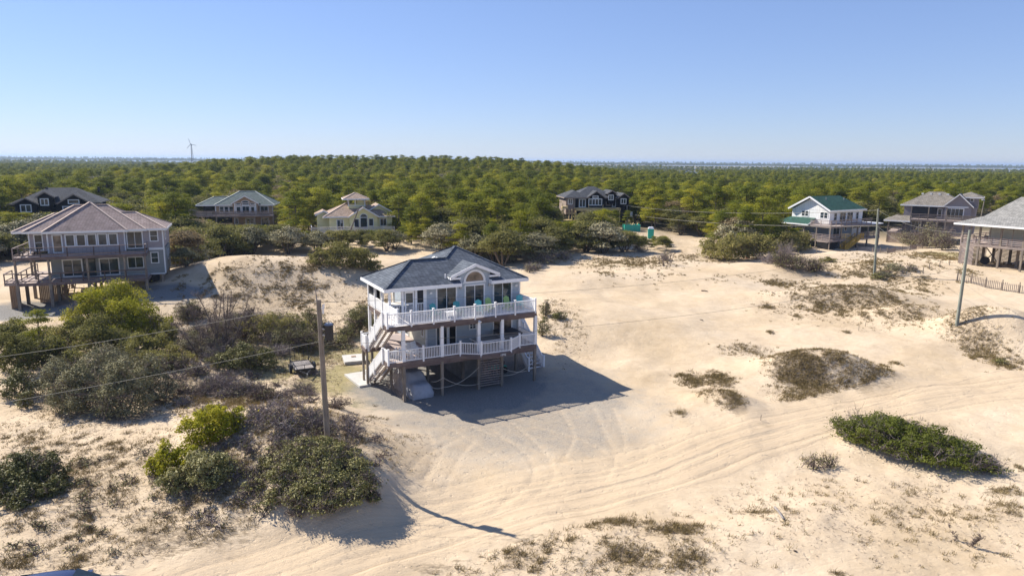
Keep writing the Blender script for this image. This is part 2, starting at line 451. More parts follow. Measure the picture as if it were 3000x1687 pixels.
GRASS = [  # dry dune grass
    (2520, 1105, 100, 30, .42), (2300, 1150, 60, 24, .5), (2400, 1070, 90, 22, .7), (2600, 1165, 60, 20, .5),
    (1770, 1530, 110, 32, 1), (1260, 1665, 90, 24, .9), (1440, 1610, 110, 34, .55), (1560, 1640, 120, 40, .5), (1940, 1560, 80, 30, .7),
    (1840, 1630, 90, 50, .8), (1990, 1550, 95, 26, .9), (2010, 1640, 90, 45, .75), (2200, 1500, 70, 12, .7), (1700, 1590, 160, 40, .45),
    (2355, 1095, 88, 52, 1), (2570, 1145, 75, 28, .9), (2460, 1100, 130, 50, .3), (2360, 1175, 90, 26, .5), (2430, 1192, 70, 18, .4),
    (2028, 1115, 40, 22, 1), (2105, 1110, 38, 24, 1), (2150, 1170, 38, 40, 1), (2060, 1150, 25, 15, .6), (2186, 1024, 70, 16, .6),
    (2240, 1243, 34, 9, .9), (2252, 900, 20, 8, 1), (2260, 974, 12, 5, 1), (2482, 974, 11, 4, 1), (2480, 862, 150, 22, .75), (2400, 845, 60, 14, .5),
    (2408, 900, 22, 10, .9), (2660, 920, 70, 17, .6), (2850, 945, 70, 30, .8), (2930, 1000, 60, 30, .6), (2285, 833, 56, 7, .9), (2590, 800, 80, 26, .7),
    (2760, 755, 110, 26, .5), (2560, 765, 60, 12, .5), (2450, 800, 60, 14, .4), (1840, 768, 140, 20, .6), (2050, 760, 80, 14, .4), (1770, 800, 30, 6, .5),
    (2930, 1440, 70, 16, .8), (2960, 1480, 60, 18, .7), (2860, 1520, 80, 14, .4), (2970, 1505, 30, 14, .9), (2600, 1655, 60, 24, .4),
    (2420, 1470, 260, 60, .16), (2640, 1430, 150, 40, .2), (2700, 1510, 220, 40, .2), (2450, 1680, 40, 12, .8), (2990, 1370, 14, 12, 1),
    (250, 1380, 80, 28, .55), (320, 1450, 110, 42, .5), (110, 1530, 120, 40, .5), (60, 1640, 80, 40, .7), (205, 1665, 42, 18, 1), (180, 1420, 60, 20, .6),
    (500, 1560, 140, 50, .5), (600, 1480, 130, 40, .45), (300, 1580, 70, 40, .3), (640, 1600, 90, 30, .5), (420, 1660, 160, 30, .12), (100, 1420, 90, 60, .6),
    (720, 830, 120, 26, .45), (880, 900, 80, 30, .45), (650, 800, 60, 12, .3), (560, 920, 90, 50, .4), (890, 832, 24, 7, 1), (740, 770, 60, 12, .5), (560, 1170, 140, 40, .5),
    (700, 1180, 140, 50, .8), (850, 1230, 150, 60, .75), (960, 1280, 80, 70, .5), (640, 1330, 150, 90, .5), (1060, 1310, 90, 40, .3), (120, 1290, 120, 20, .5), (420, 1300, 80, 20, .4),
    (2370, 1330, 60, 30, .5), (2560, 1420, 130, 30, .3), (1280, 1010, 50, 30, 0), (1610, 930, 40, 40, .4), (1100, 900, 60, 30, .6)]
_r = random.Random(4)
for (x0, x1, y0, y1, n, w_) in ((0, 760, 1330, 1670, 210, 1.0), (1240, 2060, 1500, 1680, 90, 1.0), (2120, 2990, 1400, 1640, 60, .7), (2260, 2640, 1050, 1200, 30, .9), (2330, 2720, 835, 930, 34, .9), (520, 960, 780, 900, 36, .8), (0, 480, 1265, 1330, 40, .9), (900, 1140, 1180, 1330, 16, .6), (2830, 2990, 930, 1090, 14, .9), (1980, 2180, 1090, 1220, 10, .9), (2480, 2880, 740, 830, 20, .7)):
    for _ in range(n):
        GRASS.append((_r.uniform(x0, x1), _r.uniform(y0, y1), _r.uniform(8, 26), _r.uniform(3, 9), w_ * _r.uniform(.6, 1.1)))
LAWN = [(1000, 1110, 140, 60, .9), (900, 1030, 120, 50, .9), (1080, 1180, 90, 40, .6), (1050, 1040, 90, 30, .9), (820, 1080, 80, 50, .8), (2790, 745, 100, 14, .8),
        (1010, 990, 80, 22, .8), (1800, 770, 120, 16, .5), (2100, 725, 80, 12, .6), (1120, 1270, 80, 30, .3)]
LITTER = GRASS + [(250, 1400, 340, 120, .8), (200, 1620, 300, 80, .65), (560, 1540, 260, 110, .85), (620, 1380, 160, 120, .95), (2550, 1500, 460, 120, .42), (800, 870, 220, 60, .5),
    (1750, 1600, 420, 110, .5), (2600, 880, 300, 50, .3), (2850, 780, 250, 50, .4), (1900, 770, 300, 36, .6), (650, 830, 160, 60, .4), (900, 1060, 180, 90, .8),
    (1020, 1240, 200, 100, .5), (1000, 970, 80, 60, .7), (2000, 740, 200, 30, .7), (1650, 940, 60, 60, .35), (450, 1120, 460, 150, .8)]
ROAD = np.array([onz(px, py, .05)[:2] for px, py in
                 [(300, 1900), (600, 1760), (885, 1665), (1165, 1572), (1514, 1479), (1863, 1397), (2154, 1304), (2446, 1234), (2679, 1192), (3000, 1159), (3500, 1125), (4200, 1100)]])
def smooth_poly(P, n=14):
    out = []
    for i in range(len(P) - 1):
        p0 = P[max(i - 1, 0)]; p1 = P[i]; p2 = P[i + 1]; p3 = P[min(i + 2, len(P) - 1)]
        for k in range(n):
            t = k / n
            out.append(.5 * ((2 * p1) + (-p0 + p2) * t + (2 * p0 - 5 * p1 + 4 * p2 - p3) * t * t + (-p0 + 3 * p1 - 3 * p2 + p3) * t ** 3))
    out.append(P[-1]); return np.array(out)
def polydist(P, x, y, maxd=8):
    best = np.full(x.shape, 99.0); sgn = np.full(x.shape, 99.0); sl = np.zeros(x.shape); acc = 0
    for a, b in zip(P[:-1], P[1:]):
        ab = b - a; L = np.hypot(*ab)
        if L < 1e-6: continue
        m = (x > min(a[0], b[0]) - maxd) & (x < max(a[0], b[0]) + maxd) & (y > min(a[1], b[1]) - maxd) & (y < max(a[1], b[1]) + maxd)
        if m.any():
            xx = x[m] - a[0]; yy = y[m] - a[1]
            t = np.clip((xx * ab[0] + yy * ab[1]) / L ** 2, 0, 1)
            dx = xx - t * ab[0]; dy = yy - t * ab[1]; d = np.hypot(dx, dy)
            s = np.sign(ab[0] * yy - ab[1] * xx)
            bm = best[m]; k = d < bm
            bm[k] = d[k]; best[m] = bm
            q_ = sgn[m]; q_[k] = (d * s)[k]; sgn[m] = q_
            r_ = sl[m]; r_[k] = (acc + t * L)[k]; sl[m] = r_
        acc += L
    return sgn, sl
TRACKS = [  # wheel tracks over the yard, photo pixels
    [(1240, 1440), (1270, 1340), (1250, 1270)], [(1300, 1450), (1345, 1350), (1390, 1290)], [(1120, 1500), (1260, 1400), (1300, 1310)],
    [(1480, 1480), (1560, 1400), (1540, 1330), (1440, 1260)], [(1540, 1475), (1620, 1400), (1590, 1320), (1500, 1240)],
    [(1740, 1200), (1770, 1270), (1800, 1330), (1780, 1390)], [(1795, 1200), (1820, 1260), (1830, 1310)], [(1000, 1560), (1280, 1440), (1600, 1360), (1800, 1330), (2000, 1290)],
    [(1100, 1600), (1400, 1470), (1700, 1400), (1960, 1340)], [(1320, 1260), (1460, 1340), (1640, 1420)], [(1380, 1250), (1560, 1320), (1700, 1360)],
    [(1640, 1200), (1680, 1280), (1640, 1360)], [(1100, 1530), (1180, 1440), (1250, 1350), (1340, 1290)], [(1560, 1250), (1700, 1290), (1850, 1370)], [(1360, 1560), (1460, 1490), (1500, 1440)]]
def ground():
    def axis(a, b, step, lo, hi, g):
        c = list(np.arange(a, b, step)); s = step
        x = b
        while x < hi: c.append(x); s *= g; x += s
        x = a; s = step
        while x > lo: s *= g; x -= s; c.insert(0, x)
        return np.array(c)
    X = axis(-30, 32, .15, -9000, 9000, 1.02)
    Y = axis(23, 60, .15, -300, 14000, 1.014)
    XX, YY = np.meshgrid(X, Y)
    x = XX.ravel(); y = YY.ravel()
    z = height(x, y)
    R_ = smooth_poly(ROAD)
    rd, rs = polydist(R_, x, y, 7)
    onroad = sstep(3.6, 2.6, np.abs(rd))
    for c, w, a in ((-2.3, .15, .07), (-1.0, .13, .035), (-.3, .15, .06), (1.0, .14, .05), (2.2, .15, .07), (2.6, .12, .03)):
        cc = c * .85 + .1 * np.sin(rs / 11 + c * 3)
        z = z - .6 * onroad * a * np.exp(-((rd - cc) / w) ** 2) + onroad * a * .2 * np.exp(-((np.abs(rd - cc) - w * 1.6) / (w * .6)) ** 2)
    trk = np.zeros(len(x))
    for T in TRACKS:
        P = smooth_poly(np.array([onz(a, b, .02)[:2] for a, b in T]), 8)
        d, s = polydist(P, x, y, 1.2)
        trk = np.maximum(trk, np.exp(-(d / .16) ** 2) * (.6 + .4 * np.sin(s * 9)))
        z = z - .03 * np.exp(-(d / .15) ** 2)
    veg = field(LITTER, x, y, .5) * sstep(.25, .6, fbm(x / 1.6, y / 1.6, 4) + .12)
    near = sstep(70, 45, y)
    z = z + (fbm(x / .55, y / .55, 3) - .45) * .16 * np.clip(veg * 1.3, 0, 1) * near * (1 - onroad)
    z = z + (fbm(x / .7 + 9, y / .7, 2) - .5) * .035 * near
    lawn = field(LAWN, x, y, .5)
    u, v = tolocal(x, y)
    g = sstep(1.4, .7, np.sqrt(((u - 8) / 9.5) ** 2 + ((v + 4.5) / 9.5) ** 2) + (fbm(x / 3, y / 3, 3) - .5) * .5)
    g2 = sstep(1.2, .8, np.sqrt(((u - 6.5) / 8) ** 2 + ((v - 3) / 8) ** 2) + (fbm(x / 2, y / 2, 3) - .5) * .3)
    gravel = np.maximum(g2, g * .62)
    for gx, gy, sx, sy in ((-52, 73, 7, 4.5), (-42, 77, 6, 3)):
        gravel = np.maximum(gravel, sstep(1.3, .8, np.hypot((x - gx) / sx, (y - gy) / sy) + (fbm(x / 3, y / 3) - .5) * .6))
    forest = sstep(135, 165, y + 0 * x)
    marsh = sstep(700, 1000, y)
    F_ = np.arange(len(X) * len(Y)).reshape(len(Y), len(X))
    Q = np.stack([F_[:-1, :-1], F_[:-1, 1:], F_[1:, 1:], F_[1:, :-1]], -1).reshape(-1, 4)
    m, n, l, b = nmat('sand_ground')
    def att(name):
        a = n.new('ShaderNodeAttribute'); a.attribute_name = name; return a.outputs['Fac']
    tc = n.new('ShaderNodeTexCoord'); oc = tc.outputs['Object']
    t1 = noise(n, l, .12, 5, .6, oc); t2 = noise(n, l, 1.1, 8, .7, oc); t3 = noise(n, l, 5.5, 6, .75, oc)
    sand = ramp(n, [(.3, (.49, .38, .25)), (.5, (.555, .44, .305)), (.7, (.605, .495, .36))]); l.new(t1.outputs[0], sand.inputs[0])
    s2 = ramp(n, [(.3, (.86, .84, .82)), (.55, (1, 1, 1)), (.75, (1.06, 1.07, 1.08))]); l.new(t2.outputs[0], s2.inputs[0])
    c = mixc(n, l, 1.0, sand.outputs[0], s2.outputs[0], 'MULTIPLY')
    # litter: stems, dead leaves
    vg = att('veg')
    strk = noise(n, l, 3.0, 8, .8, mapping(n, l, oc, (1.0, 2.2, 1)).outputs[0])
    thr = mth(n, l, 'SUBTRACT', .77, mth(n, l, 'MULTIPLY', vg, .42))
    f = mth(n, l, 'MULTIPLY', mth(n, l, 'SUBTRACT', strk.outputs[0], thr), 9, True)
    lc = ramp(n, [(.3, (.11, .08, .05)), (.5, (.17, .13, .085)), (.7, (.25, .195, .13))]); l.new(t3.outputs[0], lc.inputs[0])
    c = mixc(n, l, mth(n, l, 'MULTIPLY', f, .8), c, lc.outputs[0])
    # lawn
    lw = mth(n, l, 'MULTIPLY', mth(n, l, 'SUBTRACT', mth(n, l, 'ADD', mth(n, l, 'MULTIPLY', att('lawn'), .62), t2.outputs[0]), .78), 4.0, True)
    gc = ramp(n, [(.3, (.13, .125, .04)), (.5, (.24, .21, .085)), (.7, (.36, .29, .14))]); l.new(strk.outputs[0], gc.inputs[0])
    c = mixc(n, l, mth(n, l, 'MULTIPLY', lw, .8), c, gc.outputs[0])
    # gravel
    gt = noise(n, l, 9, 8, .85, oc)
    gv = ramp(n, [(.3, (.1, .098, .1)), (.5, (.2, .195, .185)), (.72, (.37, .345, .31))]); l.new(gt.outputs[0], gv.inputs[0])
    gf = mth(n, l, 'MULTIPLY', mth(n, l, 'SUBTRACT', mth(n, l, 'ADD', att('gravel'), mth(n, l, 'MULTIPLY', t2.outputs[0], .9)), .55), 1.25, True)
    gf = mth(n, l, 'MULTIPLY', gf, mth(n, l, 'SUBTRACT', 1.0, mth(n, l, 'MULTIPLY', att('trk'), .42)), True)
    c = mixc(n, l, mth(n, l, 'MULTIPLY', gf, .95), c, gv.outputs[0])
    # road streaks
    cx = n.new('ShaderNodeCombineXYZ'); l.new(mth(n, l, 'MULTIPLY', att('rs'), .02), cx.inputs[0]); l.new(mth(n, l, 'MULTIPLY', att('rd'), 6.5), cx.inputs[1])
    rt_ = noise(n, l, 1.0, 7, .75, cx.outputs[0])
    rc = ramp(n, [(.36, (.37, .275, .175)), (.43, (.505, .39, .265)), (.6, (.545, .43, .295)), (.7, (.59, .48, .345))]); l.new(rt_.outputs[0], rc.inputs[0])
    rm = n.new('ShaderNodeMapRange'); l.new(mth(n, l, 'ABSOLUTE', att('rd')), rm.inputs[0]); rm.inputs[1].default_value = 2.4; rm.inputs[2].default_value = 3.6; rm.inputs[3].default_value = 1; rm.inputs[4].default_value = 0
    c = mixc(n, l, mth(n, l, 'MULTIPLY', rm.outputs[0], .75), c, rc.outputs[0])
    # forest floor / marsh far off
    c = mixc(n, l, att('forest'), c, (.1, .085, .05))
    c = mixc(n, l, att('marsh'), c, (.27, .22, .14))
    l.new(c, b.inputs['Base Color']); b.inputs['Roughness'].default_value = .95; b.inputs['Specular IOR Level'].default_value = .1
    ft = noise(n, l, 3.4, 3, .5, oc); ftr = ramp(n, [(.56, (0, 0, 0)), (.66, (1, 1, 1))]); l.new(ft.outputs[0], ftr.inputs[0]); pz = ramp(n, [(.45, (0, 0, 0)), (.6, (.45, .45, .45))]); l.new(t2.outputs[0], pz.inputs[0]); ftm = mth(n, l, 'MULTIPLY', ftr.outputs[0], pz.outputs[0])
    rip = noise(n, l, 2.2, 6, .7, mapping(n, l, oc, (1.2, 2.0, 1)).outputs[0])
    hsum = mth(n, l, 'ADD', mth(n, l, 'MULTIPLY', t3.outputs[0], .35), mth(n, l, 'ADD', mth(n, l, 'MULTIPLY', rt_.outputs[0], mth(n, l, 'MULTIPLY', rm.outputs[0], .45)), mth(n, l, 'SUBTRACT', rip.outputs[0], ftm)))
    bump(n, l, hsum, .11, .55, b)
    me = np_mesh('sand_ground', np.stack([x, y, z], -1), Q, 'sand_ground', smooth=True)
    for nm, a in (('veg', veg), ('lawn', lawn), ('gravel', gravel), ('rd', rd), ('rs', rs), ('trk', trk), ('forest', forest), ('marsh', marsh)):
        at = me.attributes.new(nm, 'FLOAT', 'POINT'); at.data.foreach_set('value', a.astype(np.float32))
    o = objm('sand_ground', me); tag(o, 'pale sand and dunes with litter, gravel drive and rutted track', 'ground', kind='structure')
ground()
def water():
    m, n, l, b = nmat('sound_water')
    b.inputs['Base Color'].default_value = (.12, .15, .17, 1); b.inputs['Roughness'].default_value = .25
    tc = n.new('ShaderNodeTexCoord'); t = noise(n, l, .02, 4, .6, tc.outputs['Object']); bump(n, l, t.outputs[0], .5, .4, b)
    mb = MB(); mb.poly([(-9000, 1100, .1), (9000, 1100, .1), (9000, 13500, .1), (-9000, 13500, .1)])
    tag(mb.build('sound_water', 'sound_water'), 'pale strip of sound water beyond the woods', 'water', kind='structure')
water()
# ------------------------------------------------------------------ house kit (local axes: x along the front, y to the back, z up)
class House:
    def __init__(s, name, label, X, Y, yaw, zb, cat='house'):
        s.zb = zb; s.root = empty(name, (X, Y, zb), yaw); tag(s.root, label, cat)
        s.X, s.Y, s.yaw = X, Y, yaw
    def part(s, name, mb, mat, parent=None, label=None):
        o = mb.build(name, mat, parent or s.root, dz=s.zb); fixn(o)
        if label: o['label'] = label
        return o
    def world(s, u, v, z=0):
        return Vector((s.X + u * math.cos(s.yaw) - v * math.sin(s.yaw), s.Y + u * math.sin(s.yaw) + v * math.cos(s.yaw), z))
def tb(mb, face, k, a0, a1, b0, b1, z0, z1):
    """box given in wall coordinates: a along the wall, b out of the wall, on the wall plane k"""
    if face == 'front': mb.box(a0, a1, k - b1, k - b0, z0, z1)
    elif face == 'back': mb.box(a0, a1, k + b0, k + b1, z0, z1)
    elif face == 'left': mb.box(k - b1, k - b0, a0, a1, z0, z1)
    else: mb.box(k + b0, k + b1, a0, a1, z0, z1)
def window(H, face, k, a0, a1, z0, z1, cols=1, rows=1, fr=.1, trim='white_trim', name='window', gl='window_glass', mull=.05, label=None):
    f = MB(); e = fr
    tb(f, face, k, a0, a0 + e, 0, .06, z0, z1); tb(f, face, k, a1 - e, a1, 0, .06, z0, z1)
    tb(f, face, k, a0 + e, a1 - e, 0, .057, z1 - e, z1); tb(f, face, k, a0 + e, a1 - e, 0, .057, z0, z0 + e)
    w = a1 - a0 - 2 * e
    for i in range(1, cols): tb(f, face, k, a0 + e + w * i / cols - mull / 2, a0 + e + w * i / cols + mull / 2, 0, .05, z0 + e, z1 - e)
    h = z1 - z0 - 2 * e
    for i in range(1, rows): tb(f, face, k, a0 + e, a1 - e, 0, .045, z0 + e + h * i / rows - .02, z0 + e + h * i / rows + .02)
    o = H.part(name, f, trim, label=label)
    for i in range(cols):
        p = MB(); tb(p, face, k, a0 + e + w * i / cols + .004, a0 + e + w * (i + 1) / cols - .004, .003, .02, z0 + e + .004, z1 - e - .004)
        H.part('pane', p, gl, o)
    return o
def hip(mb, u0, u1, v0, v1, ze, slope, th=.2):
    du, dv = u1 - u0, v1 - v0; h = min(du, dv) / 2; zr = ze + slope * h
    if du >= dv: r0 = (u0 + h, v0 + h, zr); r1 = (u1 - h, v0 + h, zr)
    else: r0 = (u0 + h, v0 + h, zr); r1 = (u0 + h, v1 - h, zr)
    a, b, c, d = (u0, v0, ze), (u1, v0, ze), (u1, v1, ze), (u0, v1, ze)
    if abs(du - dv) < 1e-3: faces = [(a, b, r0), (b, c, r0), (c, d, r0), (d, a, r0)]
    elif du > dv: faces = [(a, b, r1, r0), (b, c, r1), (c, d, r0, r1), (d, a, r0)]
    else: faces = [(a, b, r0), (b, c, r1, r0), (c, d, r1), (d, a, r0, r1)]
    for f in faces: mb.poly(f)
    A, B, C_, D = [(p[0], p[1], ze - th) for p in (a, b, c, d)]
    mb.poly((D, C_, B, A))
    for p, q_, P, Q in ((a, b, A, B), (b, c, B, C_), (c, d, C_, D), (d, a, D, A)): mb.poly((P, Q, q_, p))
    return zr
def ring(mb, u0, u1, v0, v1, z0, z1, t=.035):
    mb.box(u0 - t, u1 + t, v0 - t, v0, z0, z1); mb.box(u0 - t, u1 + t, v1, v1 + t, z0, z1)
    mb.box(u0 - t, u0, v0, v1, z0, z1); mb.box(u1, u1 + t, v0, v1, z0, z1)
def caps(mb, segs, w=.22):
    for p, q_ in segs:
        p = Vector(p) + Vector((0, 0, .02)); q_ = Vector(q_) + Vector((0, 0, .02)); mb.beam(p, q_, w, .07)
def hipcaps(u0, u1, v0, v1, ze, slope):
    du, dv = u1 - u0, v1 - v0; h = min(du, dv) / 2; zr = ze + slope * h
    r0 = (u0 + h, v0 + h, zr); r1 = (u1 - h, v0 + h, zr) if du >= dv else (u0 + h, v1 - h, zr)
    e1, e3 = ((u1, v0, ze), (u0, v1, ze))
    s_ = [((u0, v0, ze), r0), (r1, (u1, v1, ze))]
    s_ += [(e1, r1), (e3, r0)] if du >= dv else [(e1, r0), (e3, r1)]
    if r0 != r1: s_.append((r0, r1))
    return s_
def gable(H, u0, u1, v0, v1, ze, zr, axis='v', th=.18, mat='black_shingle', wall=None, wins=None, trim='white_trim', ov=.35, name='roof'):
    """gable roof whose ridge runs along axis; the gable wall closes the front (axis v) or left (axis u) end"""
    rf = MB(); tr = MB()
    if axis == 'v':
        m = (u0 + u1) / 2
        rf.slab([(u0, v0, ze), (m, v0, zr), (m, v1, zr), (u0, v1, ze)], th); rf.slab([(m, v0, zr), (u1, v0, ze), (u1, v1, ze), (m, v1, zr)], th)
        for a, b in ((u0, m), (m, u1)):
            za, zb_ = (ze, zr) if a == u0 else (zr, ze)
            tr.add([(a, v0 - .04, za + .03), (b, v0 - .04, zb_ + .03), (b, v0 - .04, zb_ - .24), (a, v0 - .04, za - .24),
                    (a, v0 - .003, za + .03), (b, v0 - .003, zb_ + .03), (b, v0 - .003, zb_ - .24), (a, v0 - .003, za - .24)],
                   [(0, 1, 2, 3), (4, 7, 6, 5), (0, 4, 5, 1), (3, 2, 6, 7), (0, 3, 7, 4), (1, 5, 6, 2)])
        r = H.part(name, rf, mat); H.part('rake_trim', tr, trim, r)
        if wall:
            w = MB(); vv = v0 + ov; s_ = (zr - ze) / (m - u0)
            pts = [(u0 + ov, vv), (u1 - ov, vv)]
            zz = ze + s_ * ov - th
            w.add([(u0 + ov, vv, wall[1]), (u1 - ov, vv, wall[1]), (u1 - ov, vv, zz), (m, vv, zr - th), (u0 + ov, vv, zz),
                   (u0 + ov, vv + wall[2], wall[1]), (u1 - ov, vv + wall[2], wall[1]), (u1 - ov, vv + wall[2], zz), (m, vv + wall[2], zr - th), (u0 + ov, vv + wall[2], zz)],
                  [(0, 1, 2, 3, 4), (9, 8, 7, 6, 5), (0, 5, 6, 1), (1, 6, 7, 2), (2, 7, 8, 3), (3, 8, 9, 4), (4, 9, 5, 0)])
            H.part('wall', w, wall[0])
    else:
        m = (v0 + v1) / 2
        rf.slab([(u0, v0, ze), (u1, v0, ze), (u1, m, zr), (u0, m, zr)], th); rf.slab([(u0, m, zr), (u1, m, zr), (u1, v1, ze), (u0, v1, ze)], th)
        r = H.part(name, rf, mat)
    return r
def rail_picket(mb, p, q_, h=1.0, top=.09, step=.125, w=.04, posts=True, post=.13, base=.08):
    """white picket railing from p to q (deck level points, may slope)"""
    p = Vector(p); q_ = Vector(q_); L = (Vector((q_.x, q_.y, 0)) - Vector((p.x, p.y, 0))).length
    u = Vector((0, 0, 1))
    mb.beam(p + u * (h - .05), q_ + u * (h - .05), top, .06); mb.beam(p + u * (base + .02), q_ + u * (base + .02), .05, .06)
    n = max(1, int(L / step)); d = (q_ - p)
    an = math.atan2(d.y, d.x); ca, sa = math.cos(an) * w / 2, math.sin(an) * w / 2
    for i in range(1, n):
        c = p + d * (i / n); z0, z1 = c.z + base + .04, c.z + h - .08
        pts = [(c.x - ca + sa, c.y - sa - ca), (c.x + ca + sa, c.y + sa - ca), (c.x + ca - sa, c.y + sa + ca), (c.x - ca - sa, c.y - sa + ca)]
        mb.add([(a, b, z0) for a, b in pts] + [(a, b, z1) for a, b in pts], [(0, 1, 5, 4), (1, 2, 6, 5), (2, 3, 7, 6), (3, 0, 4, 7)])
def rpost(mb, u, v, z, h=1.08, s=.065):
    mb.box(u - s, u + s, v - s, v + s, z - .12, z + h); mb.box(u - s - .02, u + s + .02, v - s - .02, v + s + .02, z + h, z + h + .04)
def rail_boards(mb, p, q_, h=1.0, boards=4, cap=True, posts=2.0, bw=.11, mesh=False):
    p = Vector(p); q_ = Vector(q_); u = Vector((0, 0, 1)); L = (q_ - p).length
    if cap: mb.beam(p + u * h, q_ + u * h, .14, .045)
    for i in range(boards):
        z = .12 + (h - .22) * i / max(1, boards - 1) + .05
        mb.beam(p + u * z, q_ + u * z, .035, bw)
    n = max(1, round(L / posts))
    for i in range(n + 1):
        c = p + (q_ - p) * (i / n); mb.box(c.x - .05, c.x + .05, c.y - .05, c.y + .05, c.z - .2, c.z + h - .02)
def stairs(st, tr, u0, u1, va, za, vb, zb, n, axis='v', tw=.27):
    """open-riser stairs; st stringers, tr treads"""
    for uu in (u0, (u0 + u1) / 2, u1):
        if axis == 'v': st.beam((uu, va, za - .12), (uu, vb, zb - .12), .05, .26)
        else: st.beam((va, uu, za - .12), (vb, uu, zb - .12), .05, .26)
    for i in range(n):
        t = (i + .5) / n; v = va + (vb - va) * t; z = za + (zb - za) * t
        if axis == 'v': tr.box(u0 - .03, u1 + .03, v - tw / 2, v + tw / 2, z + .02, z + .06)
        else: tr.box(v - tw / 2, v + tw / 2, u0 - .03, u1 + .03, z + .02, z + .06)

# ================================================================== the grey-blue house on posts in the middle
Hm = House('beach_house', 'grey blue two storey house on posts with slate hip roof and white railings', HX, HY, HYAW, 0)
zL, zU, zE = 3.11, 5.88, 8.21
V0, WR = 2.92, 12.51
def main_house():
    H = Hm
    # walls
    w = MB(); w.box(4.12, WR, V0, 11.3, 2.8, zE - .2)
    H.part('wall', w, 'blue_grey_siding')
    w = MB(); w.box(4.09, 4.117, V0 + .12, 8.5, zL + .02, zU - .32); H.part('wall', w, 'cream_siding', label='side wall of the lower porch, sunlight painted in as a paler colour')  # cream sheet over the blue grey wall puts the sunlight into its colour
    for bx in ((4.05, 4.19, V0 - .03, V0 + .09, 2.85, zE - .22), (WR - .07, WR + .07, V0 - .03, V0 + .09, 2.85, zE - .22), (WR - .02, WR + .03, 11.1, 11.33, 2.85, zE - .22)): t = MB(); t.box(*bx); H.part('corner_trim', t, 'white_trim')
    # roofs
    s = (10.62 - zE) / (7.1 - 2.43)
    r = MB(); zf = lambda v_: zE + s * (v_ - 2.43); AP = (8.39, 7.1, 10.62); dz_ = .12
    r.poly([(3.72, 2.43, zE), (6.98, 2.43, zE), (6.98, V0, zf(V0)), (4.21, V0, zf(V0))]); r.poly([(9.68, 2.43, zE), (13.06, 2.43, zE), (12.57, V0, zf(V0)), (9.68, V0, zf(V0))]); r.poly([(4.21, V0, zf(V0)), (12.57, V0, zf(V0)), AP])
    r.poly([(13.06, 2.43, zE), (13.06, 11.77, zE), AP]); r.poly([(13.06, 11.77, zE), (3.72, 11.77, zE), AP]); r.poly([(3.72, 11.77, zE), (3.72, 2.43, zE), AP])
    for bx in ((3.72, 6.98, 2.43, V0), (9.68, 13.06, 2.43, V0), (3.72, 13.06, V0, 11.77)): r.poly([(bx[0], bx[2], zE - dz_), (bx[0], bx[3], zE - dz_), (bx[1], bx[3], zE - dz_), (bx[1], bx[2], zE - dz_)])
    for u_ in (6.98, 9.68): r.poly([(u_, 2.43, zE - dz_), (u_, V0, zE - dz_), (u_, V0, zf(V0)), (u_, 2.43, zE)])
    roof = H.part('roof', r, 'slate_shingle')
    r = MB(); hw_ = (8.87 - 2.438) / 2; ze_ = zE - .006; zr_ = ze_ + s * hw_; R0_ = (.61 + hw_, 2.438 + hw_, zr_); R1_ = (7.0, 2.438 + hw_, zr_)
    r.poly([(.61, 2.438, ze_), (6.96, 2.438, ze_), (6.96, V0, ze_ + s * (V0 - 2.438)), R1_, R0_]); r.poly([R0_, R1_, (7.0, 8.87, ze_), (.61, 8.87, ze_)]); r.poly([(.61, 8.87, ze_), (.61, 2.438, ze_), R0_])
    r.poly([(.61, 2.438, ze_ - .12), (.61, 8.87, ze_ - .12), (6.96, 8.87, ze_ - .12), (6.96, 2.438, ze_ - .12)])
    H.part('porch_roof', r, 'slate_shingle')
    f = MB()
    f.box(.58, 7.0, 2.395, 2.43, zE - .25, zE + .015); f.box(6.985, 7.02, 2.43, V0, zE - .25, zE + .1); f.box(9.64, 9.675, 2.43, V0, zE - .25, zE + .1); f.box(9.66, 13.1, 2.395, 2.43, zE - .25, zE + .015)
    f.box(13.06, 13.095, 2.43, 11.8, zE - .25, zE + .015); f.box(3.7, 13.06, 11.77, 11.8, zE - .25, zE + .015)
    f.box(.575, .61, 2.43, 8.9, zE - .25, zE + .015); f.box(.61, 3.7, 8.87, 8.9, zE - .25, zE + .015)
    H.part('fascia', f, 'white_paint')
    h = (8.87 - 2.43) / 2; zr = zE + s * h
    c = MB(); hc = hipcaps(3.72, 13.06, 2.43, 11.77, zE, s); hc[0] = ((3.72 + h, 2.43 + h, zr), hc[0][1]); hc[3] = ((3.72 + h, 11.77 - h, zr), hc[3][1]); caps(c, hc[:4], .2)
    caps(c, [((.61, 2.43, zE), (.61 + h, 2.43 + h, zr)), ((.61, 8.87, zE), (.61 + h, 2.43 + h, zr)), ((.61 + h, 2.43 + h, zr), (8.27 - (10.62 - zr) / s, 2.43 + h, zr))], .2)
    H.part('ridge_cap', c, 'slate_shingle', roof)
    v = MB(); v.box(6.6, 6.85, 7.3, 7.55, 9.75, 10.12); v.box(6.95, 7.2, 7.1, 7.35, 9.85, 10.2)
    v2 = MB()
    for a, b in ((5.3, 5.0), (5.75, 4.9)):  # small roof vents high on the left slope
        pass
    vm = MB(); vm.beam((6.15, 6.35, 9.62), (6.5, 6.35, 9.8), .3, .14); vm.beam((6.15, 6.9, 9.62), (6.5, 6.9, 9.8), .3, .14)
    H.part('roof_vent', vm, 'white_trim', roof)
    vp = MB(); vp.cyl((5.9, 3.2, 8.5), (5.9, 3.2, 8.95), .05); H.part('vent_pipe', vp, 'white_paint', roof)
    # dormer
    d = MB(); m = 8.33; zp = 9.68; ze = 8.78; v0 = 2.66
    d.slab([(6.15, v0, ze), (m, v0, zp), (m, 5.4, zp), (6.15, 3.75, ze)], .1)
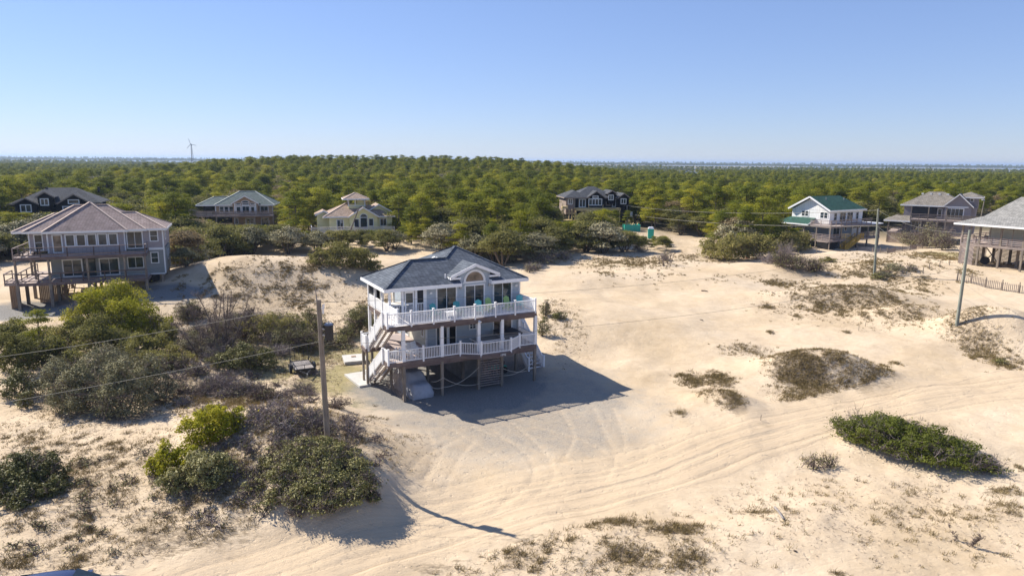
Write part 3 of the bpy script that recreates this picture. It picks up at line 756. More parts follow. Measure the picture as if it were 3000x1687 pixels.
    d.slab([(m, v0, zp), (10.5, v0, ze), (10.5, 3.75, ze), (m, 5.4, zp)], .1)
    dr = H.part('dormer_roof', d, 'slate_shingle')
    tr = MB()
    for a, b, za, zb_ in ((6.15, m, ze, zp), (m, 10.5, zp, ze)):
        tr.add([(a, v0 - .05, za + .03), (b, v0 - .05, zb_ + .03), (b, v0 - .05, zb_ - .22), (a, v0 - .05, za - .22), (a, v0 - .004, za + .03), (b, v0 - .004, zb_ + .03), (b, v0 - .004, zb_ - .22), (a, v0 - .004, za - .22)],
               [(0, 1, 2, 3), (4, 7, 6, 5), (0, 4, 5, 1), (3, 2, 6, 7), (0, 3, 7, 4), (1, 5, 6, 2)])
    tr.box(6.12, 6.25, v0 - .05, 3.4, ze - .28, ze - .1); tr.box(10.4, 10.53, v0 - .05, 3.4, ze - .28, ze - .1)
    tr.box(6.15, 7.05, v0 + .02, V0, ze - .27, ze - .12); tr.box(9.6, 10.5, v0 + .02, V0, ze - .27, ze - .12)
    H.part('rake_trim', tr, 'white_paint', dr)
    wl = MB()
    pts = [(6.9, 7.95), (9.75, 7.95), (9.75, 8.98), (m, 9.56), (6.9, 8.98)]
    wl.add([(a, V0 - .012, z) for a, z in pts] + [(a, V0 + 1.2, z) for a, z in pts], [(0, 1, 2, 3, 4), (9, 8, 7, 6, 5)] + [(i, 5 + i, 5 + (i + 1) % 5, (i + 1) % 5) for i in range(5)])
    H.part('dormer_wall', wl, 'blue_grey_siding')
    # arched window
    f = MB(); n = 14; R1, R0 = .98, .8
    ring_ = lambda R, yy: [(m + R * math.cos(math.pi * i / n), yy, 8.22 + R * math.sin(math.pi * i / n)) for i in range(n + 1)]
    A = ring_(R1, V0 - .07); B = ring_(R0, V0 - .07); C_ = ring_(R1, V0 - .012); D_ = ring_(R0, V0 - .02)
    k = n + 1
    f.add(A + B + C_ + D_, sum([[(i, i + 1, k + i + 1, k + i), (i, 2 * k + i, 2 * k + i + 1, i + 1), (k + i, k + i + 1, 3 * k + i + 1, 3 * k + i)] for i in range(n)], []))
    f.box(m - 1.02, m + 1.02, V0 - .08, V0 - .013, 8.1, 8.24)
    aw = H.part('arched_window', f, 'white_trim')
    g = MB(); g.poly(ring_(R0, V0 - .03)[::-1]); H.part('pane', g, 'warm_glass', aw)
    # upper openings
    for a0, a1 in ((4.95, 6.78), (7.42, 9.26), (9.98, 11.8)):
        window(H, 'front', V0, a0, a1, zU + .03, zU + 2.1, 2, 1, .12, name='sliding_door')
    # lower openings
    window(H, 'front', V0, 4.9, 5.95, zL + .02, zL + 2.1, 1, 1, .1, name='sliding_door')
    window(H, 'front', V0, 5.98, 6.72, zL + .02, zL + 2.1, 1, 1, .1, name='entry_door', gl='dark_gap')
    window(H, 'front', V0, 7.82, 8.5, 4.2, 4.82, 2, 2, .1)
    window(H, 'front', V0, 9.98, 11.85, zL + .02, zL + 2.1, 2, 1, .12, name='sliding_door', gl='warm_glass')
    window(H, 'left', 4.09, 3.35, 3.95, 3.85, 5.05, 1, 1, .1)
    window(H, 'left', 4.09, 7.0, 7.9, zL + .03, zL + 2.1, 1, 1, .1, name='entry_door')
    window(H, 'right', WR, 5, 6.2, 6.5, 7.9, 1, 2, .1); window(H, 'right', WR, 8.5, 9.5, 3.9, 5.2, 1, 2, .1)
    for a in (4.51, 7.1, 9.66, 12.16):
        l_ = MB(); l_.box(a - .1, a + .1, V0 - .13, V0 - .01, 7.5 if a in (4.51, 12.16) else 7.72, 7.66 if a in (4.51, 12.16) else 7.95)
        H.part('wall_lamp', l_, 'white_trim' if a in (4.51, 12.16) else 'grey_metal')
    # porch on the upper level
    p = MB()
    for a in (1.16, 2.2, 3.3, 4.0): p.box(a - .09, a + .09, V0 - .04, V0 + .14, zU, zE - .22)
    for b in (4.75, 6.7, 8.5): p.box(1.07, 1.25, b - .09, b + .09, zU, zE - .22)
    p.box(1.1, 4.05, V0 + .01, V0 + .1, 7.86, 8.0); p.box(1.12, 1.21, V0, 8.5, 7.86, 8.0)
    for a in (2.2, 3.3, 4.1): p.box(a - .07, a + .07, 8.42, 8.56, zU, zE - .22)
    H.part('porch_post', p, 'white_paint')
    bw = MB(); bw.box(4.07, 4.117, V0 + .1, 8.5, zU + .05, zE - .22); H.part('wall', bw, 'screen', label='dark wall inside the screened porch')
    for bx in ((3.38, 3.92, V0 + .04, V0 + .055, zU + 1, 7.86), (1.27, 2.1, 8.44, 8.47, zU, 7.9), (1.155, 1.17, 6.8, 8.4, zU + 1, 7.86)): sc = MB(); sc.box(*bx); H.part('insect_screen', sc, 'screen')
    for a, b in ((1.25, 2.1), (3.39, 3.9)): pr = MB(); rail_picket(pr, (a, V0 + .05, zU), (b, V0 + .05, zU), .98); H.part('porch_railing', pr, 'white_paint')
    for a, b in ((V0 + .14, 4.66), (4.84, 6.6), (6.8, 8.4)): pr = MB(); rail_picket(pr, (1.16, a, zU), (1.16, b, zU), .98, step=.1, w=.075); H.part('porch_railing', pr, 'white_paint')
    
    dd = MB(); tb(dd, 'front', V0, 2.36, 2.46, -.05, .02, zU + .02, 7.86); tb(dd, 'front', V0, 3.04, 3.14, -.05, .02, zU + .02, 7.86)
    tb(dd, 'front', V0, 2.46, 3.04, -.05, .015, 7.7, 7.85); tb(dd, 'front', V0, 2.46, 3.04, -.05, .015, zU + .02, zU + .2); tb(dd, 'front', V0, 2.46, 3.04, -.05, .015, zU + .95, zU + 1.03)
    for i in range(6): tb(dd, 'front', V0, 2.5 + i * .1, 2.53 + i * .1, -.04, .0, zU + .2, zU + .95)
    dr_ = H.part('screen_door', dd, 'white_paint')
    g = MB(); tb(g, 'front', V0, 2.46, 3.04, -.045, -.03, zU + 1.03, 7.7); H.part('pane', g, 'window_glass', dr_)
    # decks
    d = MB(); d.box(0.02, 12.5, .02, V0 - .005, zU - .05, zU); d.box(1.1, 4.1, V0, 8.5, zU - .05, zU)
    for i in range(90): pass
    H.part('deck_floor', d, 'deck_white')
    b = MB(); b.box(-.01, 12.53, -.03, .02, zU - .34, zU - .004); b.box(-.012, .03, .025, 1.0, zU - .34, zU - .006); b.box(12.5, 12.54, .025, V0, zU - .34, zU - .006)
    b.box(1.07, 1.11, 2.3, 8.5, zU - .4, zU - .006); b.box(1.2, 12.45, .05, .2, zU - .48, zU - .1)
    for i in range(20): a = .5 + i * .6; b.box(a, a + .05, .25, V0 - .01, zU - .3, zU - .06)
    for i in range(9): a = 3.2 + i * .6; b.box(1.12, 4.1, a, a + .05, zU - .3, zU - .06)
    H.part('deck_beam', b, 'beam_wood')
    d = MB()
    pts = [(0.02, .02), (5.75, .02), (7.15, -.88), (9.75, -.88), (11.0, .02), (12.5, .02), (12.5, V0 - .005), (4.08, V0 - .005), (4.08, 8.5), (1.1, 8.5), (-.25, 8.0), (-.25, 4.85), (1.1, 4.85), (1.1, 1.1), (.02, 1.1)]
    d.slab([(a, c_, zL) for a, c_ in pts][:8] + [(1.1, V0 - .005, zL), (1.1, 1.1, zL), (.02, 1.1, zL)], .05)
    d.box(1.1, 4.08, V0, 8.5, zL - .05, zL); d.box(-.25, 1.1, 4.9, 6.2, zL - .05, zL)
    H.part('deck_floor', d, 'deck_wood')
    b = MB(); ed = pts[:6]
    ed = [(-.02, -.0)] + ed[1:5] + [(12.55, 0)]
    for (a0, b0), (a1, b1) in zip(ed[:-1], ed[1:]): b.beam((a0, b0 - .012, zL - .16), (a1, b1 - .012, zL - .16), .045, .3)
    b.beam((12.52, 0.03, zL - .16), (12.52, V0, zL - .16), .045, .3); b.beam((-.0, .05, zL - .16), (-.0, 1.1, zL - .16), .04, .3)
    b.beam((1.1, 4.2, zL - .17), (1.1, 8.5, zL - .17), .05, .3); b.box(1.2, 12.4, .06, .2, zL - .55, zL - .1); b.box(-.3, 1.1, 4.87, 4.93, zL - .32, zL - .02); b.box(-.3, -.25, 4.93, 6.2, zL - .32, zL - .02)
    for i in range(20): a = .5 + i * .6; b.box(a, a + .05, .25, V0 - .01, zL - .3, zL - .06)
    b.box(4.2, WR, V0, 11.2, 2.55, 2.79)
    H.part('deck_beam', b, 'beam_wood')
    # posts
    for a in (1.24, 4.3, 7.4, 9.45, 12.5):
        p = MB(); p.box(a - .1, a + .1, .05, .25, -.5, zL - .35); H.part('post', p, 'post_wood')
        p = MB(); p.box(a - .12, a + .12, .03, .27, zL + .01, zU - .34); H.part('porch_column', p, 'white_paint')
    for a in (1.24, 4.3, 7.4, 9.45, 12.4):
        for b_ in (3.2, 5.9, 8.4, 11.0):
            p = MB(); p.box(a - .1, a + .1, b_ - .1, b_ + .1, -.5, 2.58 if a > 4 else zL - .05); H.part('post', p, 'post_wood')
    for b_ in (4.75, 6.7, 8.45):
        p = MB(); p.box(1.05, 1.27, b_ - .1, b_ + .1, zL, zU - .1); H.part('porch_column', p, 'white_paint')
    p = MB(); p.box(12.35, 12.55, V0 - .2, V0 - .01, zL, zU - .1); H.part('porch_column', p, 'white_paint')
    for b_ in (4.97, 6.1):
        p = MB(); p.box(-.24, -.08, b_ - .08, b_ + .08, -.3, zL - .05); H.part('post', p, 'post_wood')
    # storage block and slatted enclosures underneath
    p = MB(); p.box(7.24, 10.2, 3.34, 6.5, -.2, 2.54); H.part('storage_room', p, 'block')
    for bx in ((1.35, 4.15, 3.34, 3.4, 1.9, 2.5), (4.5, 7.2, 9.5, 9.6, -.1, 2.55), (10.25, 12.3, 9.5, 9.6, -.1, 2.55)): p = MB(); p.box(*bx); H.part('skirting', p, 'blue_grey_siding')
    p = MB()
    for i in range(14): z = .25 + i * .195; p.box(7.51, 9.34, .1, .14, z, z + .085)
    for i in range(14): z = .25 + i * .195; p.box(9.38, 9.42, .3, 3.0, z, z + .085)
    H.part('slat_screen', p, 'weathered_wood')
    la = MB(); u = 1.17
    for i in range(30):
        c = -2.6 + i * .27
        for sgn in (1, -1):
            # diagonal strip clipped to the triangle under the stair
            pts_ = []
            for t in np.linspace(0, 1, 24):
                vv = c + t * 2.7; zz = t * 2.7 if sgn > 0 else 2.7 - t * 2.7
                lim = 2.75 - (vv - 1.1) * .66
                if .22 < vv < 5.0 and 0 <= zz < min(2.72, lim): pts_.append((u + (.012 if sgn > 0 else -.012), vv, zz))
            if len(pts_) > 1: la.beam(pts_[0], pts_[-1], .008, .045, (1, 0, 0)) if False else la.beam(pts_[0], pts_[-1], .04, .01, (1, 0, 0))
    H.part('lattice', la, 'weathered_wood')
    # stairs on the left: two flights, one above the other
    for (za, zb_, va, vb, nm) in ((zU, zL, .95, 4.85, 'upper'), (zL, 0.12, 1.1, 5.65, 'lower')):
        st = MB(); tr = MB(); stairs(st, tr, .03, 1.02, va, za, vb, zb_, 15)
        o = H.part('stair', st, 'weathered_wood'); H.part('stair_tread', tr, 'deck_white', o)
        sp = MB(); rail_picket(sp, (-.06, va, za), (-.06, vb, zb_), 1.0, step=.1, w=.07)
        for t in (0, .5, 1): rpost(sp, -.06, va + (vb - va) * t, za + (zb_ - za) * t - .12)
        rail_picket(sp, (1.1, va + .2, za - .1), (1.1, vb, zb_), .95, step=.13, w=.03)
        H.part('stair_railing', sp, 'white_paint', o)
    lr = MB(); rail_picket(lr, (-.22, 5.0, zL), (-.22, 6.15, zL), 1.0, step=.1, w=.07); rpost(lr, -.22, 4.95, zL); rpost(lr, -.22, 6.15, zL)
    rail_picket(lr, (-.2, 6.15, zL), (1.1, 6.15, zL), 1.0); H.part('railing', lr, 'white_paint')
    st = MB(); tr = MB(); stairs(st, tr, 13.3, 14.7, 2.45, .1, 6.4, zL, 13)
    o = H.part('stair', st, 'white_paint', label='side stair with white stringers'); H.part('stair_tread', tr, 'deck_white', o)
    sp = MB()
    for a in (13.25, 14.75):
        rail_picket(sp, (a, 2.5, .1), (a, 6.4, zL), .95, step=.11, w=.05)
        rpost(sp, a, 2.45, .15); rpost(sp, a, 6.4, zL)
    H.part('stair_railing', sp, 'white_paint', o)
    d = MB(); d.box(12.56, 14.8, 6.45, 7.9, zL - .12, zL); H.part('side_landing', d, 'deck_wood')
    st = MB(); tr = MB(); stairs(st, tr, 12.62, 13.15, 3.2, zL, 7.2, zU, 13)
    o = H.part('stair', st, 'white_paint', label='narrow upper side flight'); H.part('stair_tread', tr, 'deck_white', o)
    sp = MB(); rail_picket(sp, (13.2, 3.2, zL), (13.2, 7.2, zU), .95, step=.11, w=.05); rpost(sp, 13.2, 3.2, zL); rpost(sp, 13.2, 7.2, zU)
    H.part('stair_railing', sp, 'white_paint', o)
    # railings front
    pu = [0.03, 1.85, 3.6, 5.3, 7.03, 8.8, 10.55, 12.42]
    for a, b_ in zip(pu[:-1], pu[1:]):
        r_ = MB(); rail_picket(r_, (a + .06, .03, zU), (b_ - .06, .03, zU), 1.0, step=.118, w=.034); H.part('railing', r_, 'white_paint')
    for a in pu: r_ = MB(); rpost(r_, a, .03, zU); H.part('railing_post', r_, 'white_paint')
    r_ = MB(); rail_picket(r_, (.03, .1, zU), (.03, .9, zU), 1.0, step=.09, w=.06); H.part('railing', r_, 'white_paint')
    r_ = MB(); rail_picket(r_, (1.12, 1.0, zU), (1.12, V0 - .05, zU), 1.0, step=.09, w=.06); rpost(r_, 1.12, 1.0, zU); H.part('railing', r_, 'white_paint')
    r_ = MB(); rail_picket(r_, (12.45, .1, zU), (12.45, V0 - .05, zU), 1.0, step=.1); H.part('railing', r_, 'white_paint')
    lp = [(.03, .03), (1.24, .03), (2.75, .03), (4.3, .03), (5.78, .03), (7.15, -.84), (9.75, -.84), (10.98, .03), (12.4, .03)]
    for a, b_ in zip(lp[:-1], lp[1:]):
        r_ = MB(); rail_picket(r_, (a[0], a[1], zL), (b_[0], b_[1], zL), .98, step=.125, w=.036); H.part('railing', r_, 'white_paint')
    for i in (0, 2, 4, 5, 6, 7): r_ = MB(); rpost(r_, lp[i][0], lp[i][1], zL); H.part('railing_post', r_, 'white_paint')
    r_ = MB(); rail_picket(r_, (.03, .1, zL), (.03, 1.05, zL), .98, step=.09, w=.06); H.part('railing', r_, 'white_paint')
    r_ = MB(); rail_picket(r_, (12.45, .3, zL), (12.45, V0 - .2, zL), .98); H.part('railing', r_, 'white_paint')
    r_ = MB(); rail_picket(r_, (1.16, 4.9, zL), (1.16, 8.4, zL), .98, step=.12, w=.05); H.part('railing', r_, 'white_paint')
    # floodlight and house number
    fl = MB(); fl.cyl((7.35, -.06, 5.62), (7.35, -.02, 5.62), .07); fl.cyl((7.27, -.2, 5.55), (7.31, -.08, 5.62), .07, .04); fl.cyl((7.45, -.2, 5.55), (7.4, -.08, 5.62), .07, .04)
    H.part('floodlight', fl, 'white_paint')
    cu = bpy.data.curves.new('house_number', 'FONT'); cu.body = '1992'; cu.size = .26; cu.extrude = .012
    to = bpy.data.objects.new('house_number', cu); COL.objects.link(to)
    dg = bpy.context.evaluated_depsgraph_get(); me = bpy.data.meshes.new_from_object(to.evaluated_get(dg)); bpy.data.objects.remove(to)
    me.materials.clear(); me.materials.append(MATS['white_paint'])
    o = bpy.data.objects.new('house_number', me); COL.objects.link(o); o.parent = Hm.root
    o.location = (8.75, -.955, zL - .26); o.rotation_euler = (math.radians(90), 0, 0)
main_house()

# ------------------------------------------------------------------ things on and under the decks
def at(H, o, u, v, z, rz=0):
    o.location = H.world(u, v, z); o.rotation_euler = (0, 0, H.yaw + rz)
def adirondack(mat, label):
    t = empty('deck_chair', (0, 0, 0)); tag(t, label, 'chair', 'deck chairs on the upper deck')
    m = MB()
    for i in range(5): y = -.25 + i * .11; m.box(-.27, .27, y, y + .095, .38 - i * .035, .4 - i * .035)
    m.build('seat', mat, t)
    m = MB()
    for i in range(5):
        x = -.26 + i * .106; h = 1.0 + .1 * (1 - abs(i - 2) / 2)
        m.beam((x + .05, .26, .28), (x + .05, .52, h), .095, .02, (0, 1, 0))
    m.beam((-.27, .44, .72), (.27, .44, .72), .03, .08); m.build('backrest', mat, t)
    for s in (-1, 1):
        m = MB(); m.box(s * .3 - .07, s * .3 + .07, -.32, .42, .58, .605); m.build('armrest', mat, t)
        m = MB(); m.box(s * .3 - .015, s * .3 + .015, -.3, -.2, 0, .58); m.beam((s * .28, -.25, .36), (s * .28, .6, .04), .025, .12); m.build('leg', mat, t)
    return t
def copy_tree(o, parent=None):
    c = o.copy(); COL.objects.link(c); c.parent = parent
    for ch in list(o.children): copy_tree(ch, c)
    return c
ch_t = adirondack('teal_plastic', 'bright teal deck chair at the left end of the row')
at(Hm, ch_t, 4.3, 1.35, zU, .15)
c2 = copy_tree(ch_t); c2['label'] = 'bright teal deck chair right of the white side table'; at(Hm, c2, 6.2, 1.35, zU, -.1)
ch_p = adirondack('pale_teal_plastic', 'pale teal deck chair near the middle door'); at(Hm, ch_p, 7.85, 1.1, zU, -.35)
c4 = copy_tree(ch_p); c4['label'] = 'teal deck chair at the far right end of the deck'; at(Hm, c4, 11.75, 1.5, zU, -.5)
ch_l = adirondack('lime_plastic', 'lime green deck chair beside the pale teal one'); at(Hm, ch_l, 9.1, 1.5, zU, 0)
c6 = copy_tree(ch_l); c6['label'] = 'lime green deck chair in front of the right sliding door'; at(Hm, c6, 10.8, 1.5, zU, .1)
def side_table():
    t = empty('side_table', (0, 0, 0)); tag(t, 'white slatted side table between two teal chairs', 'table')
    m = MB()
    for i in range(6): m.box(-.4, .4, -.3 + i * .1, -.21 + i * .1, .6, .625)
    m.build('tabletop', 'white_paint', t)
    for sx in (-.36, .36):
        for sy in (-.26, .26): m = MB(); m.box(sx - .03, sx + .03, sy - .03, sy + .03, 0, .6); m.build('leg', 'white_paint', t)
    m = MB(); m.box(-.33, .33, -.27, -.25, .3, .55); m.build('apron', 'white_paint', t)
    at(Hm, t, 5.2, .6, zU)
side_table()
def bench():
    t = empty('white_bench', (0, 0, 0)); tag(t, 'white slatted garden bench on the lower deck corner', 'bench')
    m = MB()
    for i in range(4): m.box(-.75, .75, -.25 + i * .13, -.15 + i * .13, .42, .445)
    m.build('seat', 'white_paint', t)
    m = MB()
    for i in range(15): x = -.7 + i * .1; m.beam((x, .27, .42), (x, .42, .95 + .12 * math.sin(math.pi * i / 14)), .05, .02)
    m.build('backrest', 'white_paint', t)
    for s in (-.7, .7):
        m = MB(); m.box(s - .03, s + .03, -.25, -.19, 0, .65); m.box(s - .03, s + .03, .24, .3, 0, .65); m.box(s - .04, s + .04, -.28, .32, .62, .66); m.build('leg', 'white_paint', t)
    at(Hm, t, 1.9, 1.1, zL, -1.2); return t
bench()
def rocker(u, v, rz, label):
    t = empty('rocking_chair', (0, 0, 0)); tag(t, label, 'chair')
    m = MB(); m.box(-.28, .28, -.25, .25, .4, .43); m.build('seat', 'white_paint', t)
    m = MB()
    for i in range(6): x = -.24 + i * .096; m.beam((x, .24, .42), (x, .45, 1.1), .05, .02)
    m.beam((-.27, .46, 1.1), (.27, .46, 1.1), .03, .09); m.build('backrest', 'white_paint', t)
    for s in (-.3, .3):
        m = MB(); m.beam((s, -.45, .07), (s, 0, .03), .04, .05); m.beam((s, 0, .03), (s, .5, .1), .04, .05); m.build('rocker', 'white_paint', t)
        m = MB(); m.box(s - .025, s + .025, -.24, -.19, .05, .65); m.box(s - .025, s + .025, .2, .25, .05, .65); m.box(s - .045, s + .045, -.28, .3, .65, .68); m.build('leg', 'white_paint', t)
    at(Hm, t, u, v, zL, rz)
rocker(2.6, .9, .5, 'white rocking chair just right of the white bench')
def gametable():
    t = empty('patio_table', (0, 0, 0)); tag(t, 'long dark patio table with pale rim on the lower deck', 'table')
    m = MB(); m.box(-1.2, 1.2, -.65, .65, .74, .78); m.build('tabletop', 'grey_metal', t)
    m = MB(); ring(m, -1.2, 1.2, -.65, .65, .7, .79, .05); m.build('rim', 'white_trim', t)
    for sx in (-1, 1):
        for sy in (-.5, .5): m = MB(); m.box(sx - .04, sx + .04, sy - .04, sy + .04, 0, .74); m.build('leg', 'black_metal', t)
    at(Hm, t, 8.5, .9, zL, .05)
gametable()
def hottub():
    t = empty('hot_tub', (0, 0, 0)); tag(t, 'square hot tub under a dark cover by the right sliding door', 'hot tub')
    m = MB(); m.box(-.9, .9, -.85, .85, 0, .8); o = m.build('cabinet', 'block', t)
    m = MB(); m.box(-.95, .95, -.9, .9, .805, .9); o = m.build('cover', 'dark_cover', t)
    b = o.modifiers.new('b', 'BEVEL'); b.width = .04; b.segments = 2
    at(Hm, t, 10.9, 1.9, zL)
hottub()
def lump(name, dims, mat, parent=None, seed=1, amp=.08, sub=4, flat=True, fold=0):
    """draped soft shape: superellipsoid with folds"""
    nu, nv = 48, 24; r = np.random.default_rng(seed); V = []; F = []
    for j in range(nv + 1):
        ph = math.pi / 2 * (1 - j / nv)  # top to skirt
        for i in range(nu):
            th = 2 * math.pi * i / nu
            sp = lambda c, e: math.copysign(abs(c) ** e, c)
            R = sp(math.cos(ph), .35); z = sp(math.sin(ph), .6)
            k = 1 + fold * (1 - z) * (math.sin(th * 11 + 2 * math.sin(th * 3)) * .6 + math.sin(th * 17 + 1))
            n_ = float(fbm(np.array(math.cos(th) * 2 + seed), np.array(math.sin(th) * 2 + z * 3), 3)) - .5
            V.append((dims[0] * R * sp(math.cos(th), .45) * k * (1 + amp * n_), dims[1] * R * sp(math.sin(th), .45) * k * (1 + amp * n_), dims[2] * z * (1 + amp * n_)))
    for j in range(nv):
        for i in range(nu): F.append((j * nu + i, (j + 1) * nu + i, (j + 1) * nu + (i + 1) % nu, j * nu + (i + 1) % nu))
    me = bpy.data.meshes.new(name); me.from_pydata(V, [], F); me.materials.append(MATS[mat])
    for p in me.polygons: p.use_smooth = True
    return objm(name, me, parent)
def covered_car():
    t = empty('covered_car', (0, 0, 0)); tag(t, 'vehicle under a grey fabric cover parked between the posts', 'covered car')
    # low front end and taller body as one draped surface
    nu, nv = 40, 26; V = []; F = []
    for j in range(nu + 1):
        y = -2.2 + 4.4 * j / nu  # front (towards the yard) to rear
        s_ = j / nu
        hgt = .95 + .12 * sstep(0, .1, s_) + .62 * sstep(.24, .42, s_) - .3 * sstep(.85, 1.0, s_)
        endk = max(0.0, 1 - abs(2 * s_ - 1) ** 8) ** .5
        for i in range(nv + 1):
            a = math.pi * i / nv; c = math.cos(a); q_ = max(0.0, math.sin(a))
            x = math.copysign(abs(c) ** .38, c) * (.95 - .12 * q_) * (.82 + .18 * endk); z = (q_ ** .42) * hgt * (.35 + .65 * endk)
            fd = .05 * math.sin(y * 9 + i * 1.1) * (1 - q_) + .03 * math.sin(i * 2.3 + y * 4)
            V.append((x * (1 + fd), y, max(0.03, z + .04 * math.sin(y * 5 + x * 6) * q_)))
    for j in range(nu):
        for i in range(nv): k = j * (nv + 1) + i; F.append((k, k + 1, k + nv + 2, k + nv + 1))
    F.append(tuple(range(nv, -1, -1))); F.append(tuple(range(nu * (nv + 1), (nu + 1) * (nv + 1))))
    me = bpy.data.meshes.new('car_cover'); me.from_pydata(V, [], F); me.materials.append(MATS['cover_cloth'])
    for p in me.polygons: p.use_smooth = True
    o = objm('car_cover', me, t); fixn(o)
    for sx in (-.8, .8):
        for sy in (-1.4, 1.4): m = MB(); m.cyl((sx - .1, sy, .33), (sx + .1, sy, .33), .33, n=16); m.build('wheel', 'rubber', t)
    at(Hm, t, 2.62, 2.25, .0, .06)
covered_car()
def ropes():
    for k, (pts, lab) in enumerate((([((3.6, .6, 1.1), (4.3, -.02, 1.5)), ((4.3, -.02, 1.5), (7.35, -.02, .55)), ((4.3, -.02, .7), (7.35, -.02, 1.9)), ((3.4, .5, .8), (4.3, -.02, .7))], 'pale rope swagged between the posts left of the slat screen'),
                                     ([((9.5, -.02, 1.5), (12.45, -.02, 1.2)), ((9.5, -.02, .9), (12.45, -.02, 1.8))], 'pale rope swagged between the posts right of the slat screen'))):
        m = MB()
        for p, q_ in pts:
            P = Vector(p); Q = Vector(q_); pp = []
            for i in range(13):
                t = i / 12; c = P.lerp(Q, t); c.z -= .35 * 4 * t * (1 - t) * min(1, (Q - P).length / 2.5); pp.append(c)
            m.tube(pp, .018, 5)
        o = m.build('rope_barrier', 'rope'); at(Hm, o, 0, 0, 0); tag(o, lab, 'rope')
ropes()
def mower():
    t = empty('lawn_tractor', (0, 0, 0)); tag(t, 'small green garden machine in the shade under the house', 'lawn tractor')
    m = MB(); m.box(-.8, .1, -.25, .25, .35, .7); m.build('hood', 'green_plastic', t)
    m = MB(); m.box(.1, .8, -.3, .3, .3, .42); m.box(.55, .85, -.32, .32, .42, .6); m.build('body', 'green_plastic', t)
    m = MB(); m.box(.35, .6, -.2, .2, .6, .68); m.beam((.6, 0, .6), (.72, 0, .98), .38, .06); m.build('seat', 'black_metal', t)
    for sx, r in ((-.6, .2), (.6, .28)):
        for sy in (-.38, .38): m = MB(); m.cyl((sx, sy - .09, r), (sx, sy + .09, r), r, n=14); m.build('wheel', 'rubber', t)
    m = MB(); m.cyl((.05, 0, .65), (.2, 0, .9), .02, n=6); m.cyl((.19, 0, .89), (.23, 0, .93), .16, n=12); m.build('steering_wheel', 'black_metal', t)
    at(Hm, t, 10.6, 3.4, 0, .1)
mower()
def slab_things():
    o = MB().slab([(0, 0, .16), (0.95, .05, .16), (1.35, 3.7, .16), (-.3, 3.6, .16)], .3).build('concrete_pad', 'concrete')
    o.location = Hm.world(-.9, 4.75, 0); o.rotation_euler = (0, 0, HYAW); tag(o, 'pale concrete pad at the foot of the left stair', 'concrete pad')
    t = empty('septic_lid', (-14.15, 59.4, height(-14.15, 59.4)), .35); tag(t, 'square concrete tank lid set in the sandy lawn', 'tank lid')
    m = MB(); m.box(-1, 1, -1.15, 1.15, 0, .28); b = m.build('lid', 'concrete', t)
    m = MB(); m.box(-.25, .15, .2, .5, .28, .33); m.build('hatch', 'brown_plank', t)
slab_things()
def trailer():
    x, y = -17.75, 55.7
    t = empty('utility_trailer', (x, y, height(x, y)), .47); tag(t, 'small black utility trailer with its mesh ramp gate raised', 'trailer')
    m = MB(); m.box(-.75, .75, -1.2, 1.2, .52, .56)
    for i in range(9): m.box(-.75 + i * .167, -.75 + i * .167 + .15, -1.2, 1.2, .56, .585)
    m.build('bed', 'driftwood', t)
    m = MB(); ring(m, -.77, .77, -1.22, 1.22, .44, .56, .05)
    for z in (.9,):
        m.beam((-.8, -1.22, z), (.8, -1.22, z), .04, .04); m.beam((-.8, -1.22, z), (-.8, 1.22, z), .04, .04); m.beam((.8, -1.22, z), (.8, 1.22, z), .04, .04)
    for a in (-.8, 0, .8): m.beam((a, -1.22, .5), (a, -1.22, .9), .04, .04, (1, 0, 0))
    for b in (-.4, .4, 1.22):
        for a in (-.8, .8): m.beam((a, b, .5), (a, b, .9), .04, .04, (1, 0, 0))
    m.beam((-.5, -1.2, .45), (0, -2.3, .42), .07, .08); m.beam((.5, -1.2, .45), (0, -2.3, .42), .07, .08); m.build('frame', 'black_metal', t)
    m = MB(); m.beam((0, -2.15, .45), (0, -2.15, .02), .05, .05, (1, 0, 0)); m.cyl((0, -2.3, .4), (0, -2.45, .42), .05); m.build('tongue_jack', 'grey_metal', t)
    m = MB(); m.beam((-.75, 1.25, .56), (-.75, 1.45, 1.95), .05, .05); m.beam((.75, 1.25, .56), (.75, 1.45, 1.95), .05, .05); m.beam((-.78, 1.45, 1.95), (.78, 1.45, 1.95), .05, .05); m.beam((-.75, 1.25, .6), (.75, 1.25, .6), .05, .05)
    for i in range(1, 4): a = -.75 + i * .375; m.beam((a, 1.25, .56), (a, 1.45, 1.95), .03, .03)
    m.build('ramp_gate', 'black_metal', t)
    for s in (-1, 1):
        m = MB(); m.cyl((s * .86, 0, .32), (s * 1.06, 0, .32), .32, n=18); w = m.build('wheel', 'rubber', t)
        m = MB(); m.cyl((s * 1.0, 0, .32), (s * 1.07, 0, .32), .16, n=12); m.build('rim', 'grey_metal', w)
        m = MB()
        for i in range(6):
            a0 = math.pi * i / 6; a1 = math.pi * (i + 1) / 6
            m.beam((s * .96, .42 * math.cos(a0), .36 + .38 * math.sin(a0)), (s * .96, .42 * math.cos(a1), .36 + .38 * math.sin(a1)), .03, .24, (1, 0, 0))
        m.build('fender', 'black_metal', t)
trailer()
